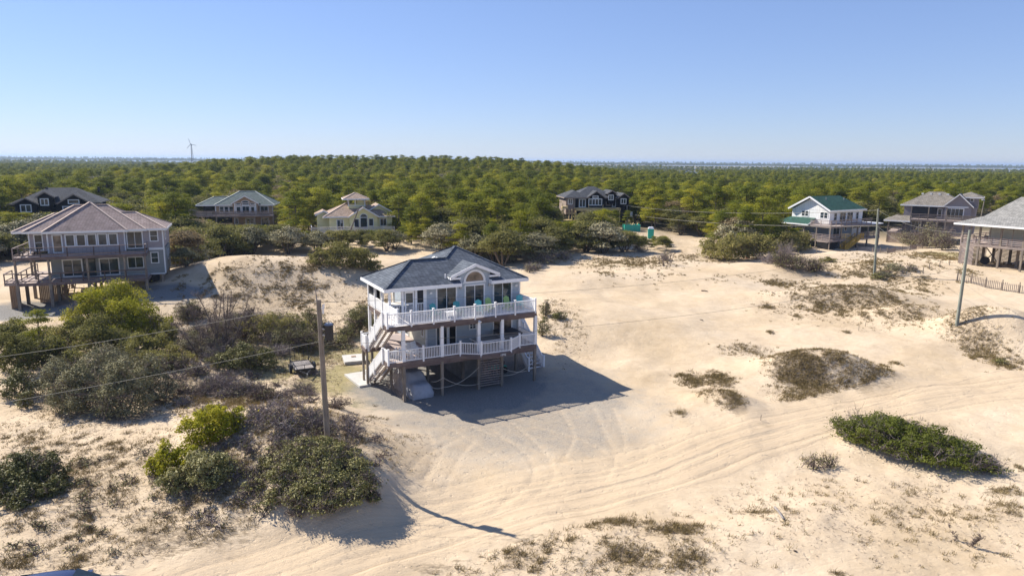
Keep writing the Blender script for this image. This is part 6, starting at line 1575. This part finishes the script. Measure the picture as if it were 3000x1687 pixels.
shrub('dense dark thicket on the dune corner above the track', [(820, 1450, 75, 55, 1.1), (900, 1480, 85, 60, 1.1), (960, 1510, 85, 60), (1040, 1465, 70, 55), (850, 1390, 80, 50, 1.1), (940, 1400, 90, 55, 1.1), (1020, 1410, 70, 48), (930, 1545, 75, 50), (1005, 1515, 75, 55), (860, 1520, 65, 50), (1070, 1450, 45, 45), (900, 1350, 70, 40), (790, 1500, 50, 40), (740, 1450, 40, 30), (820, 1340, 45, 26), (960, 1330, 45, 26), (1090, 1480, 30, 26), (770, 1390, 35, 30)], .07, .8, 'leaf_shrub', 3.2)
shrub('rounded dark green bush at the lower left edge', [(25, 1455, 100, 120), (110, 1430, 70, 85), (-30, 1480, 60, 90), (40, 1495, 70, 60), (130, 1460, 50, 50)], .08, 1.1, 'leaf_shrub', .6)
shrub('spreading bright green juniper right of the track', [(2540, 1320, 80, 70, 1.2), (2610, 1350, 85, 75, 1.3), (2690, 1372, 95, 75, 1.2), (2770, 1388, 95, 70, 1.1), (2850, 1395, 85, 50, 1.1), (2915, 1396, 55, 34, 1.1), (2600, 1290, 75, 60, 1.0), (2650, 1320, 90, 70), (2730, 1345, 90, 66), (2810, 1365, 80, 52)], .07, 1.0, 'leaf_juniper', 1.6, 'twig_mauve', name='juniper', cat='juniper')
shrub('small bare purple brown bush left of the juniper', [(2400, 1385, 55, 42, .8), (2440, 1375, 40, 36, .8)], .06, .08, 'leaf_shrub', 1.8)
shrub('bare brown bush with thin upright twigs on the mid dune', [(2340, 805, 60, 50), (2400, 808, 48, 42), (2300, 785, 40, 40)], .12, .1, 'leaf_shrub', 1.3)
shrub('thin grey bare bush before the white house', [(2260, 775, 35, 35), (2310, 765, 40, 50)], .1, .0, 'leaf_shrub', .9, 'twig_mauve')
shrub('small dark tuft bush on the sand below the white house', [(2435, 770, 24, 16)], .1, .9, 'leaf_olive', .8, stems=False)
shrub('grey low brush patch behind the middle right pole', [(2640, 805, 42, 20), (2600, 815, 30, 14), (2680, 798, 22, 14)], .1, .25, 'leaf_grey', 1.2, 'twig_mauve', stems=False)
shrub('dark brush at the foot of the middle right pole', [(2580, 822, 26, 16), (2600, 812, 16, 10)], .1, .6, 'leaf_shrub', 1.0, stems=False)
shrub('large bare grey brown bush in front of the brown grey house', [(2740, 728, 50, 70), (2780, 735, 40, 55), (2700, 722, 50, 40)], .16, .25, 'leaf_grey', 1.2)
shrub('olive bush on the dune crest left behind the main house', [(985, 800, 65, 75), (930, 785, 40, 50), (1050, 795, 50, 55), (1090, 800, 30, 30)], .13, 1.1, 'leaf_olive', .3)
shrub('pinkish bare bush right behind the main roof', [(1565, 795, 30, 25), (1600, 775, 50, 35), (1650, 765, 35, 30)], .13, .15, 'leaf_grey', 1.4, 'twig_mauve')
shrub('small bare pink bush at the sand edge behind the roof', [(1550, 800, 24, 28)], .12, .1, 'leaf_grey', 1.4, 'twig_mauve')
shrub('bare twiggy bush and vines at the right side of the main house', [(1592, 990, 24, 60), (1600, 930, 20, 55), (1640, 940, 28, 18)], .08, .45, 'leaf_shrub', 1.2)
shrub('dark clump on the right dune slope', [(2945, 1070, 20, 16)], .08, .6, 'leaf_shrub', 1.0, stems=False)
shrub('green scrub clump by the sandy clearing', [(2140, 770, 55, 80), (2190, 765, 50, 75), (2090, 760, 40, 60), (2240, 760, 50, 70), (2300, 745, 50, 65), (2350, 740, 45, 55)], .2, 1.1, 'leaf_olive', .1)
shrub('leggy grey bush with bare twigs in the clearing', [(1880, 740, 35, 30), (1950, 765, 25, 26)], .12, .1, 'leaf_grey', 1.0, 'twig_mauve')
for i, (a, b, w_, h_) in enumerate([(520, 1160, 45, 30), (600, 1150, 55, 34), (680, 1165, 55, 34), (760, 1180, 60, 34), (840, 1200, 60, 34), (900, 1240, 55, 34), (940, 1290, 50, 34), (820, 1270, 60, 30), (730, 1240, 60, 30), (1000, 1330, 50, 30),
                                   (560, 1110, 50, 40), (620, 1070, 50, 45), (520, 1090, 40, 40), (870, 1160, 60, 24), (600, 1220, 50, 26), (930, 1380, 50, 40), (720, 1350, 45, 34), (690, 1420, 50, 34), (560, 1010, 50, 50), (640, 980, 55, 50), (720, 960, 50, 45), (480, 980, 40, 36), (800, 1050, 50, 30)]):
    shrub('low bare grey brown brush growing over the near dune and hollow', [(a, b, w_, h_)], .06, .06, 'leaf_shrub', 3.4, 'twig_mauve' if i % 3 else 'twig_brown', name='bare_brush', cat='brush', group='bare brush on the near dune', stems=False, seed=100 + i)
def brush_field(x0, x1, y0, y1, n, hw, hp, seed, twm, leafd, label, group, dens=3.2):
    r = np.random.default_rng(seed)
    nx = max(1, int(round(math.sqrt(n * (x1 - x0) / max(1, (y1 - y0) * 2.2))))); ny = max(1, n // nx); c = 0; J = 1.3
    for j in range(ny):
        for i in range(nx):
            a = x0 + (x1 - x0) * (i + .5 + J * (r.random() - .5) + (.5 if j % 2 else 0)) / nx; b = y0 + (y1 - y0) * (j + .5 + J * (r.random() - .5)) / ny; s = .55 + .8 * r.random(); c += 1
            shrub(label, [(a, b, hw * s, hp * s, .9)], .06, leafd, 'leaf_shrub' if r.random() < .6 else 'leaf_grey', dens, twm if r.random() < .75 else 'twig_brown', name='bare_brush', cat='brush', group=group, stems=False, seed=seed * 100 + c)
brush_field(480, 930, 950, 1075, 26, 50, 48, 31, 'twig_brown', .3, 'brown twiggy brush filling the thicket between the bare trees and the trailer', 'brown brush in the thicket', 2.6)
brush_field(500, 900, 1100, 1200, 20, 48, 26, 32, 'twig_mauve', .03, 'low purplish grey brush on the hollow behind the near dune', 'purplish brush behind the near dune')
brush_field(640, 800, 1220, 1330, 10, 40, 22, 37, 'twig_mauve', .03, 'low purplish brush on the crest beside the yellow green bush', 'purplish brush on the dune crest')
brush_field(880, 1100, 1290, 1360, 8, 40, 16, 38, 'twig_brown', .02, 'thin dry brush right of the near pole foot', 'dry brush right of the near pole')
brush_field(740, 1010, 1200, 1310, 22, 44, 24, 33, 'twig_mauve', .02, 'low purplish grey brush on the flank of the near dune around the pole', 'purplish brush around the near pole')
brush_field(430, 740, 1360, 1560, 26, 40, 15, 41, 'twig_mauve', .04, 'low sprawling grey brown brush on the slope below the green dune bushes', 'sprawling brush below the dune bushes', 1.8)
brush_field(60, 430, 1330, 1500, 22, 34, 13, 42, 'twig_brown', .08, 'low sprawling brown brush between the lower left bush and the dune bushes', 'sprawling brush at lower left', 1.5)
brush_field(0, 330, 1510, 1660, 14, 32, 14, 43, 'twig_brown', .08, 'low brown brush near the bottom left corner above the parked car', 'brush at the bottom left corner', 1.5)
brush_field(900, 1090, 1290, 1400, 10, 36, 15, 44, 'twig_mauve', .0, 'thin grey brush spilling down the dune right of the near pole', 'thin brush right of the near pole', 1.8)
brush_field(680, 860, 1330, 1540, 20, 36, 24, 34, 'twig_brown', .08, 'sparse brown brush on the dune face between the green bushes', 'brown brush on the dune face')
shrub('dark green bushes massed at the left below the bent pine', [(60, 1040, 60, 70), (130, 1070, 60, 70), (190, 1085, 50, 50), (20, 1000, 50, 60)], .1, 1.1, 'leaf_oak', .2)
shrub('mixed green bush between the yellow topped bush and the thicket', [(420, 1085, 60, 55), (360, 1095, 60, 50), (480, 1090, 50, 50)], .1, 1.0, 'leaf_olive', .5)
shrub('olive green shrub left of the yellow topped bush', [(110, 1010, 40, 50), (160, 1020, 40, 60)], .1, 1.0, 'leaf_olive', .3)
def bare_tree(label, px, py, hp, seed, spread=.35, leaf=0, n=5):
    rng = np.random.default_rng(seed); p = GV(px, py); h = hp * p.y / FPX
    e = empty('bare_tree', p); tag(e, label, 'tree'); segs = []; ends = []
    for k in range(n):
        a = rng.random() * 6.28; b = Vector((math.cos(a) * .15, math.sin(a) * .15, -.2)); c = b.copy(); r = .016 * h + .004
        for s_ in range(5):
            q_ = c + Vector((math.cos(a) * spread * h / 5 * (.5 + rng.random()) + rng.normal() * .08, math.sin(a) * spread * h / 5 * (.5 + rng.random()) + rng.normal() * .08, h / 5.2)); segs.append((c, q_, r, r * .8)); ends.append((c, q_)); c = q_; r *= .78
    objm('trunk', trunk_mesh('trunk', segs), e)
    P0 = np.array([list(a) for a, b in ends]); P1 = np.array([list(b) for a, b in ends]); parts = []
    for lv, (m_, sc, w_) in enumerate(((n * 26, .75, .016), (n * 110, .5, .01), (n * 320, .32, .007))):
        j = rng.integers(0, len(P0), m_); t = rng.random((m_, 1)); s_ = P0[j] + (P1[j] - P0[j]) * t; d = rng.normal(size=(m_, 3)); d[:, 2] = np.abs(d[:, 2]) * .9 + .2; d /= np.linalg.norm(d, axis=1)[:, None]
        q_ = s_ + d * h * .2 * sc * (.5 + rng.random((m_, 1))); v, f = ribbons(s_, q_, w_, rng, .12); parts.append((v, f, np.tile(rng.random(m_), 2)))
        P0 = np.concatenate([P0, s_]) if lv == 0 else s_; P1 = np.concatenate([P1, q_]) if lv == 0 else q_
    V, F, T = merge(parts); objm('twigs', np_mesh('twigs', V, F, 'twig_brown', T), e)
    return e
bare_tree('tall bare multi stemmed tree in the thicket, left one', 628, 1040, 175, 1)
bare_tree('tall bare multi stemmed tree in the thicket, right one', 668, 1030, 190, 2)
bare_tree('shorter bare tree right of the two tall ones', 715, 1000, 110, 3)
bare_tree('spindly bare tree behind the myrtle mound', 590, 1050, 130, 5)
bare_tree('small leafless sapling at the lower right', 2815, 1590, 60, 4, .5, n=3)
bare_tree('bare twiggy tree against the woods left of the white house', 2180, 690, 60, 6, .4, n=6)
bare_tree('leafless sapling at the sand edge right of the clearing bushes', 1960, 775, 40, 7, .4, n=3)
bare_tree('leafless sapling left of the other one in the clearing', 1940, 780, 30, 8, .4, n=3)

# ---------------- dry grass tufts: uncountable ground cover
def grass_obj():
    rng = np.random.default_rng(21); P = []
    for cx, cy, sx, sy, w in prep(GRASS):
        if w <= 0: continue
        area = math.pi * sx * sy; dens = (34 if cy < 60 else 15) * w ** 1.3
        n = int(area * dens); 
        q_ = rng.normal(size=(n, 2)) * .52; x = cx + q_[:, 0] * sx; y = cy + q_[:, 1] * sy
        keep = fbm(x / 1.3 + 3, y / 1.3, 3) > .6 - .36 * w
        u, v = tolocal(x, y); keep &= ~((u > -1) & (u < 14) & (v > -6) & (v < 11))
        P.append(np.stack([x[keep], y[keep]], 1))
    # loose scatter over the littered sand
    n = 60000; x = rng.uniform(-34, 50, n); y = rng.uniform(24, 95, n); f = field(LITTER, x, y, .6)
    k = (rng.random(n) < f * .55) & (fbm(x / 2.2, y / 2.2, 3) > .45); P.append(np.stack([x[k], y[k]], 1))
    P = np.concatenate(P); rd, _ = polydist(smooth_poly(ROAD), P[:, 0], P[:, 1], 7); P = P[np.abs(rd) > 3.6]
    z = height(P[:, 0], P[:, 1]); nb = 11; n = len(P)
    base = np.repeat(np.column_stack([P, z]), nb, 0); sc = np.repeat(.55 + .7 * rng.random(n), nb)
    base[:, :2] += rng.normal(size=(n * nb, 2)) * .1 * sc[:, None]
    d = rng.normal(size=(n * nb, 3)) * .6; d[:, 2] = np.abs(d[:, 2]) * .5 + .75; d[:, 0] += .35; d /= np.linalg.norm(d, axis=1)[:, None]
    L = (.09 + .17 * rng.random(n * nb)) * sc; tip = base + d * L[:, None]
    far = np.clip(base[:, 1] / 45, 1, 2.2)
    V, F = ribbons(base, tip, .011 * far, rng, .12)
    T = np.tile(np.clip(np.repeat(rng.random(n), nb) * .6 + rng.random(n * nb) * .4, 0, 1), 2)
    o = objm('dune_grass', np_mesh('dune_grass', V, F, 'straw', T)); tag(o, 'dry tan dune grass tufts growing over the sand', 'grass', kind='stuff')
    # tall seed stalks on dune crests
    print('tufts', n)
grass_obj()
def sprigs():
    rng = np.random.default_rng(5); n = 260000; x = rng.uniform(-34, 45, n); y = rng.uniform(24, 85, n); f = field(LITTER, x, y, .6)
    k = rng.random(n) < f * (.35 + .65 * sstep(.4, .6, fbm(x / 1.5 + 9, y / 1.5, 3))); x = x[k]; y = y[k]; rd, _ = polydist(smooth_poly(ROAD), x, y, 7); m = np.abs(rd) > 3.8; x = x[m]; y = y[m]
    u, v = tolocal(x, y); m = ~((u > -1.5) & (u < 14) & (v > -7) & (v < 11)); x = x[m]; y = y[m]
    z = height(x, y); n = len(x); nb = 4; b = np.repeat(np.column_stack([x, y, z + .01]), nb, 0); d = rng.normal(size=(n * nb, 3)) * np.array([1, 1, .3]); d[:, 2] = np.abs(d[:, 2]); d /= np.linalg.norm(d, axis=1)[:, None]
    V, F = ribbons(b, b + d * (.04 + .12 * rng.random((n * nb, 1))), .0075, rng, .2); T = np.tile(rng.random(n * nb), 2)
    o = objm('plant_litter', np_mesh('plant_litter', V, F, 'twig_brown', T)); tag(o, 'short dead stems and dark sprigs strewn over the sand', 'plant litter', kind='stuff')
sprigs()

# ---------------- trees of the wood
def tree_proto(kind, seed, leafmul=1.0):
    rng = np.random.default_rng(seed)
    if kind == 'pine':
        h = 8.0; C = []; R = []; segs = [(Vector((0, 0, -.5)), Vector((.15, .1, h * .8)), .17, .05)]
        for i in range(30):
            t = .22 + .75 * rng.random(); a = rng.random() * 6.28; rr = (1.0 - t) ** .6 * 2.9 + .3; r_ = rr * (.35 + .65 * rng.random())
            c = np.array([math.cos(a) * r_, math.sin(a) * r_, h * t]); C.append(c); k = .55 + .55 * rng.random(); R.append((k * 1.1, k * 1.1, k * .6))
            if i % 2: segs.append((Vector((.05, .05, h * t * .85)), Vector(c), .05, .02))
        C.append((0, 0, h * .95)); R.append((.5, .5, .7)); n, leaf = int(6500 * leafmul), .12
        V, F, T = leaf_cloud(n, C, R, leaf, rng, .9, up_bias=.5, asp=.35)
        return V, F, T, segs, h
    h = 5.2; C = []; R = []; segs = []
    for i in range(34):
        a = rng.random() * 6.28; el = rng.random() ** .7 * 1.5; q_ = np.array([math.cos(a) * math.cos(el) * 2.9, math.sin(a) * math.cos(el) * 2.9, 1.4 + math.sin(el) * 3.0]); C.append(q_ * (.65 + .35 * rng.random())); k = .6 + .55 * rng.random(); R.append((k, k, k * .75))
    for i in range(6): a = i * 1.05; segs.append((Vector((0, 0, -.4)), Vector((math.cos(a) * 1.6, math.sin(a) * 1.6, 3.0)), .13, .04))
    V, F, T = leaf_cloud(int(6500 * leafmul), C, R, .13, rng, .75, up_bias=.4)
    return V, F, T, segs, h
PR = []
def build_protos():
    specs = [('pine', 11, 'leaf_pine'), ('pine', 12, 'leaf_pine'), ('pine', 13, 'leaf_pine'), ('oak', 14, 'leaf_oak'), ('oak', 15, 'leaf_olive'), ('oak', 16, 'leaf_oak'), ('oak', 17, 'leaf_grey'), ('pine', 18, 'leaf_yellow'), ('oak', 19, 'leaf_dry')]
    for kd, sd_, mt in specs:
        V, F, T, segs, h = tree_proto(kd, sd_)
        PR.append((kd, mt, np_mesh('crown', V, F, mt, T), trunk_mesh('trunk', segs), h))
build_protos()
for a_, b_, s_, k_, lb_ in ((118, 1040, .62, 0, 'small bent pine standing above the bushes at the left edge'),):
    p_ = GV(a_, b_); e_ = empty('pine_tree', p_); e_.scale = (s_, s_, s_ * .8); tag(e_, lb_, 'pine tree'); objm('crown', PR[k_][2], e_); objm('trunk', PR[k_][3], e_)
def poly_in(P, x, y):
    ins = np.zeros(len(x), bool); j = len(P) - 1
    for i in range(len(P)):
        xi, yi = P[i]; xj, yj = P[j]
        c = ((yi > y) != (yj > y)) & (x < (xj - xi) * (y - yi) / (yj - yi + 1e-12) + xi); ins ^= c; j = i
    return ins
EDGE = [(-900, 900), (-300, 830), (-100, 800), (20, 760), (480, 770), (505, 812), (560, 795), (640, 762), (740, 752), (860, 745), (1000, 742), (1100, 740), (1250, 730), (1400, 772), (1480, 785), (1560, 765), (1640, 752), (1760, 742), (1900, 742), (1960, 735),
        (1975, 712), (1900, 707), (1850, 700), (1840, 690), (1930, 680), (1990, 694), (2080, 700), (2130, 735), (2250, 740), (2380, 725), (2440, 672), (2560, 668), (2690, 668), (2800, 640), (2900, 640), (3000, 640), (3400, 640), (4200, 700)]
EW = np.array([G(a, b)[:2] if a > -800 else onz(a, b, 1.5)[:2] for a, b in EDGE])
FP = np.concatenate([EW, [[9000, EW[-1][1]], [9000, 9000], [-9000, 9000], [-9000, EW[0][1]]]])
HB = [(-54.2, 73.3, .374, -3, 15.5, -3.5, 11.5), (-94.1, 129.6, .381, -2.5, 14.5, -3, 11), (12.5, 160.2, .136, -2, 16, -6, 10.5), (-69.3, 150.6, .196, -1.5, 16.8, -5, 11), (-35.5, 128.2, .312, -3, 14.5, -4, 10.5),
      (59.2, 127, .564, -2.5, 18, -3, 14), (78.5, 142.9, -.612, -1.5, 16.5, -4, 11), (66.4, 100.8, -.978, -2, 17, -3, 13), (24, 140, 0, 0, 8, 0, 14)]
def wood_ok(x, y):
    k = poly_in(FP, x, y)
    for X, Y, a, u0, u1, v0, v1 in HB:
        dx = x - X; dy = y - Y; u = dx * math.cos(a) + dy * math.sin(a); v = -dx * math.sin(a) + dy * math.cos(a)
        k &= ~((u > u0) & (u < u1) & (v > v0) & (v < v1))
    return k
def zmax_allowed(x, y):
    """trees just in front of a house stay below the part of it the photo shows (its decks and windows are clear)"""
    z = np.full(len(x), 99.0)
    for X, Y, a, u0, u1, v0, v1, zv in [(-94.1, 129.6, .381, 0, 14, 0, 0, 7.6), (12.5, 160.2, .136, 3, 15.5, 0, 0, 6.9), (12.5, 160.2, .136, -1.5, 2.5, 0, 0, 4.2), (-69.3, 150.6, .196, 6, 16, 0, 0, 3.3), (-69.3, 150.6, .196, -.5, 6, 0, 0, 4.6), (-35.5, 128.2, .312, -2, 13.5, 0, 0, 4.7), (59.2, 127, .564, -1, 16, 0, 0, 2.4), (26, 150, 0, -2, 5, 0, 0, 3.0), (30, 145, 0, -2, 2, 0, 0, 2.4), (78.5, 142.9, -.612, 0, 15, 0, 0, 2.6), (59, 139, 0, -3, 2, 0, 0, 5.0)]:
        for t in np.linspace(u0, u1, 9):
            hx = X + t * math.cos(a); hy = Y + t * math.sin(a); s = y / hy
            near = (s < .995) & (np.abs(x - hx * s) < 2.6)
            z = np.where(near, np.minimum(z, CAM_H + (zv - CAM_H) * s), z)
    return z
def kinds(x, y, rng):
    n_ = fbm(x / 60 + 4, y / 60 + 2, 3); n2 = fbm(x / 14, y / 14, 2); r = rng.random(len(x)) + (n2 - .5) * .8
    k = np.zeros(len(x), int)
    belt = y < 118 + 14 * (n_ - .5)
    oakp = np.where(belt, .93, np.where(y < 170, .3, .2)) + np.where(n_ < .42, .45, 0) * (x < 0) * (y > 150) * (y < 330)
    oak = r < oakp
    k = np.where(oak, 3 + rng.integers(0, 4, len(x)), rng.integers(0, 3, len(x)))
    yl = (~oak) & (rng.random(len(x)) < np.where(y < 240, .3, .08)); k = np.where(yl, 7, k)
    dr = rng.random(len(x)) < .045; k = np.where(dr, 8, k)
    return k
def place():
    rng = np.random.default_rng(33); X = []; Y = []
    y = 62.0
    while y < 640:
        sp = 2.0 + 2.1 * min(1, max(0, (y - 80) / 90)) + max(0, (y - 200) / 150)
        half = y * .98 + 25; n = int(2 * half / sp)
        xs = np.linspace(-half, half, n) + rng.uniform(-.5, .5, n) * sp; X.append(xs); Y.append(np.full(n, y) + rng.uniform(-.5, .5, n) * sp); y += sp * .86
    X = np.concatenate(X); Y = np.concatenate(Y); k = wood_ok(X, Y); X = X[k]; Y = Y[k]
    K = kinds(X, Y, rng); Z = height(X, Y)
    S = .45 + .75 * rng.random(len(X)) ** 1.2; belt = sstep(70, 135, Y); S = S * (.78 + .34 * belt)
    S = S * (1 - .16 * sstep(150, 260, Y) * (1 - np.exp(-((X + 70) / 125) ** 4))); S = np.where(K < 3, S * .95, S); S = np.where(K == 7, S * .85, S)
    H0 = np.where((K < 3) | (K == 7), 8.3, 4.9); zm = zmax_allowed(X, Y)
    S = np.minimum(S, (zm - Z) / H0); ok = S > .1; X, Y, Z, K, S = X[ok], Y[ok], Z[ok], K[ok], S[ok]
    # individuals: those that show largest in the frame
    inview = (np.abs(X) < Y * .78 + 4); key = np.where(inview, Y / S, 1e9); order = np.argsort(key)
    ind = np.zeros(len(X), bool); NP = [0, 0]
    for i in order:
        g = 0 if (K[i] < 3 or K[i] == 7) else 1
        if NP[g] < (240 if g == 0 else 290) and inview[i]: ind[i] = True; NP[g] += 1
        if NP[0] >= 240 and NP[1] >= 290: break
    labs = {'leaf_dry': ('greyish brown half bare tree among the green ones', 'bare_tree', 'tree'), 'leaf_pine': ('dense dark green pine in the wood behind the sand', 'pine_tree', 'pine tree'), 'leaf_yellow': ('bright yellow green pine among the darker trees', 'pine_tree', 'pine tree'), 'leaf_oak': ('dark green live oak in the scrub belt behind the sand', 'live_oak', 'oak tree'),
            'leaf_olive': ('olive green wind clipped live oak in the scrub belt', 'live_oak', 'oak tree'), 'leaf_grey': ('grey green bush oak in the scrub belt', 'live_oak', 'oak tree')}
    for i in np.nonzero(ind)[0]:
        kd, mt, cm, tm, h = PR[K[i]]; lab, nm, cat = labs[mt]
        e = empty(nm, (float(X[i]), float(Y[i]), float(Z[i]))); e.rotation_euler = (0, 0, float(rng.random() * 6.28)); s = float(S[i]); e.scale = (s * float(rng.uniform(.95, 1.25)), s * float(rng.uniform(.95, 1.25)), s)
        tag(e, lab, cat, {'leaf_pine': 'dark pines in the wood', 'leaf_yellow': 'yellow green pines in the wood', 'leaf_oak': 'dark live oaks in the scrub belt', 'leaf_olive': 'olive live oaks in the scrub belt', 'leaf_grey': 'grey green bush oaks in the scrub belt', 'leaf_dry': 'half bare trees in the wood'}[mt])
        objm('crown', cm, e); objm('trunk', tm, e)
    r = ~ind; print('trees', len(X), 'stuff', r.sum())
    return X[r], Y[r], Z[r], K[r], S[r]
TX, TY, TZ, TK, TS = place()
def forest_stuff(name, label, X, Y, Z, K, S, metas):
    """far woodland as one object: points carrying instances of the tree crowns"""
    me = bpy.data.meshes.new(name); me.vertices.add(len(X)); me.vertices.foreach_set('co', np.stack([X, Y, Z], 1).astype(np.float32).ravel())
    rng = np.random.default_rng(3)
    a = me.attributes.new('idx', 'INT', 'POINT'); a.data.foreach_set('value', K.astype(np.int32))
    a = me.attributes.new('sc', 'FLOAT', 'POINT'); a.data.foreach_set('value', S.astype(np.float32))
    a = me.attributes.new('rz', 'FLOAT', 'POINT'); a.data.foreach_set('value', (rng.random(len(X)) * 6.28).astype(np.float32))
    o = objm(name, me); tag(o, label, 'woodland', kind='stuff')
    ng = bpy.data.node_groups.new(name, 'GeometryNodeTree'); ng.interface.new_socket('Geometry', in_out='INPUT', socket_type='NodeSocketGeometry'); ng.interface.new_socket('Geometry', in_out='OUTPUT', socket_type='NodeSocketGeometry')
    N = ng.nodes; L = ng.links; gi = N.new('NodeGroupInput'); go = N.new('NodeGroupOutput')
    ip = N.new('GeometryNodeInstanceOnPoints'); L.new(gi.outputs[0], ip.inputs['Points'])
    jo = N.new('GeometryNodeJoinGeometry')
    for m in metas[::-1]:
        oi = N.new('GeometryNodeObjectInfo'); oi.transform_space = 'ORIGINAL'; oi.inputs['Object'].default_value = m; oi.inputs['As Instance'].default_value = True; L.new(oi.outputs['Geometry'], jo.inputs[0])
    L.new(jo.outputs[0], ip.inputs['Instance']); ip.inputs['Pick Instance'].default_value = True
    def at_(n_, t): q_ = N.new('GeometryNodeInputNamedAttribute'); q_.data_type = t; q_.inputs['Name'].default_value = n_; return [s for s in q_.outputs if s.enabled and s.name == 'Attribute'][0]
    L.new(at_('idx', 'INT'), ip.inputs['Instance Index'])
    cx = N.new('ShaderNodeCombineXYZ'); L.new(at_('rz', 'FLOAT'), cx.inputs[2]); L.new(cx.outputs[0], ip.inputs['Rotation'])
    L.new(at_('sc', 'FLOAT'), ip.inputs['Scale']); L.new(ip.outputs[0], go.inputs[0])
    md = o.modifiers.new('wood', 'NODES'); md.node_group = ng
    return o
# crowns of real trees standing in the wood serve as the instanced shapes
CR = []
for kd, mt, cm, tm, h in PR:
    c = next((o for o in COL.objects if o.type == 'MESH' and o.data == cm), None)
    if c is None:
        e = empty('pine_tree' if kd == 'pine' else 'live_oak', (-150, 170, 3)); tag(e, 'tree outside the frame at left', 'tree'); c = objm('crown', cm, e)
    CR.append(c)
forest_stuff('woodland', 'green wood of pines and oaks stretching to the horizon', TX, TY, TZ, TK, TS, CR)
def far_wood():
    rng = np.random.default_rng(9); X = []; Y = []; S = []
    y = 640.0
    while y < 1150:
        sp = 5 + (y - 640) / 60; half = y * .95; n = int(2 * half / sp); x = np.linspace(-half, half, n) + rng.uniform(-.5, .5, n) * sp; yy = y + rng.uniform(-.5, .5, n) * sp
        k = fbm(x / 160 + 7, yy / 160, 3) > .30 + .32 * sstep(700, 1100, y); X.append(x[k]); Y.append(yy[k]); S.append(.8 + .3 * rng.random(k.sum())); y += sp
    for y0, y1, sp, sc, th in ((1150, 1450, 11, 1.2, .4), (1500, 1900, 20, 1.4, .5), (3400, 3560, 9, 1.5, 0), (3700, 4500, 45, 2.2, 0)):
        y = y0
        while y < y1:
            half = y * .95; n = int(2 * half / sp); x = np.linspace(-half, half, n) + rng.uniform(-.5, .5, n) * sp; yy = y + rng.uniform(-.5, .5, n) * sp * 2
            k = fbm(x / 260 + 1, yy / 260, 3) > th; X.append(x[k]); Y.append(yy[k]); S.append(sc * (.75 + .5 * fbm(x[k] / 300, yy[k] / 100, 3))); y += sp * 2.2
    X = np.concatenate(X); Y = np.concatenate(Y); S = np.concatenate(S); Z = np.maximum(height(X, Y), 0); K = np.where(rng.random(len(X)) < .7, rng.integers(0, 3, len(X)), 3 + rng.integers(0, 3, len(X)))
    print('far', len(X)); forest_stuff('distant_woodland', 'hazy blue line of far shore woods on the horizon', X, Y, Z, K, S, CR)
far_wood()
# ------------------------------------------------------------------ haze
def haze():
    m = bpy.data.materials.new('haze'); m.use_nodes = True; n = m.node_tree.nodes; n.clear(); o = n.new('ShaderNodeOutputMaterial'); v = n.new('ShaderNodeVolumePrincipled')
    v.inputs['Color'].default_value = (.55, .72, 1.0, 1); v.inputs['Density'].default_value = .00012; v.inputs['Anisotropy'].default_value = .2
    m.node_tree.links.new(v.outputs[0], o.inputs['Volume']); MATS['haze'] = m
    mb = MB(); mb.box(-9500, 9500, -400, 14500, -4, 40); b = mb.build('haze', 'haze'); tag(b, 'thin bluish sea air over the whole coast', 'haze', kind='stuff')
haze()
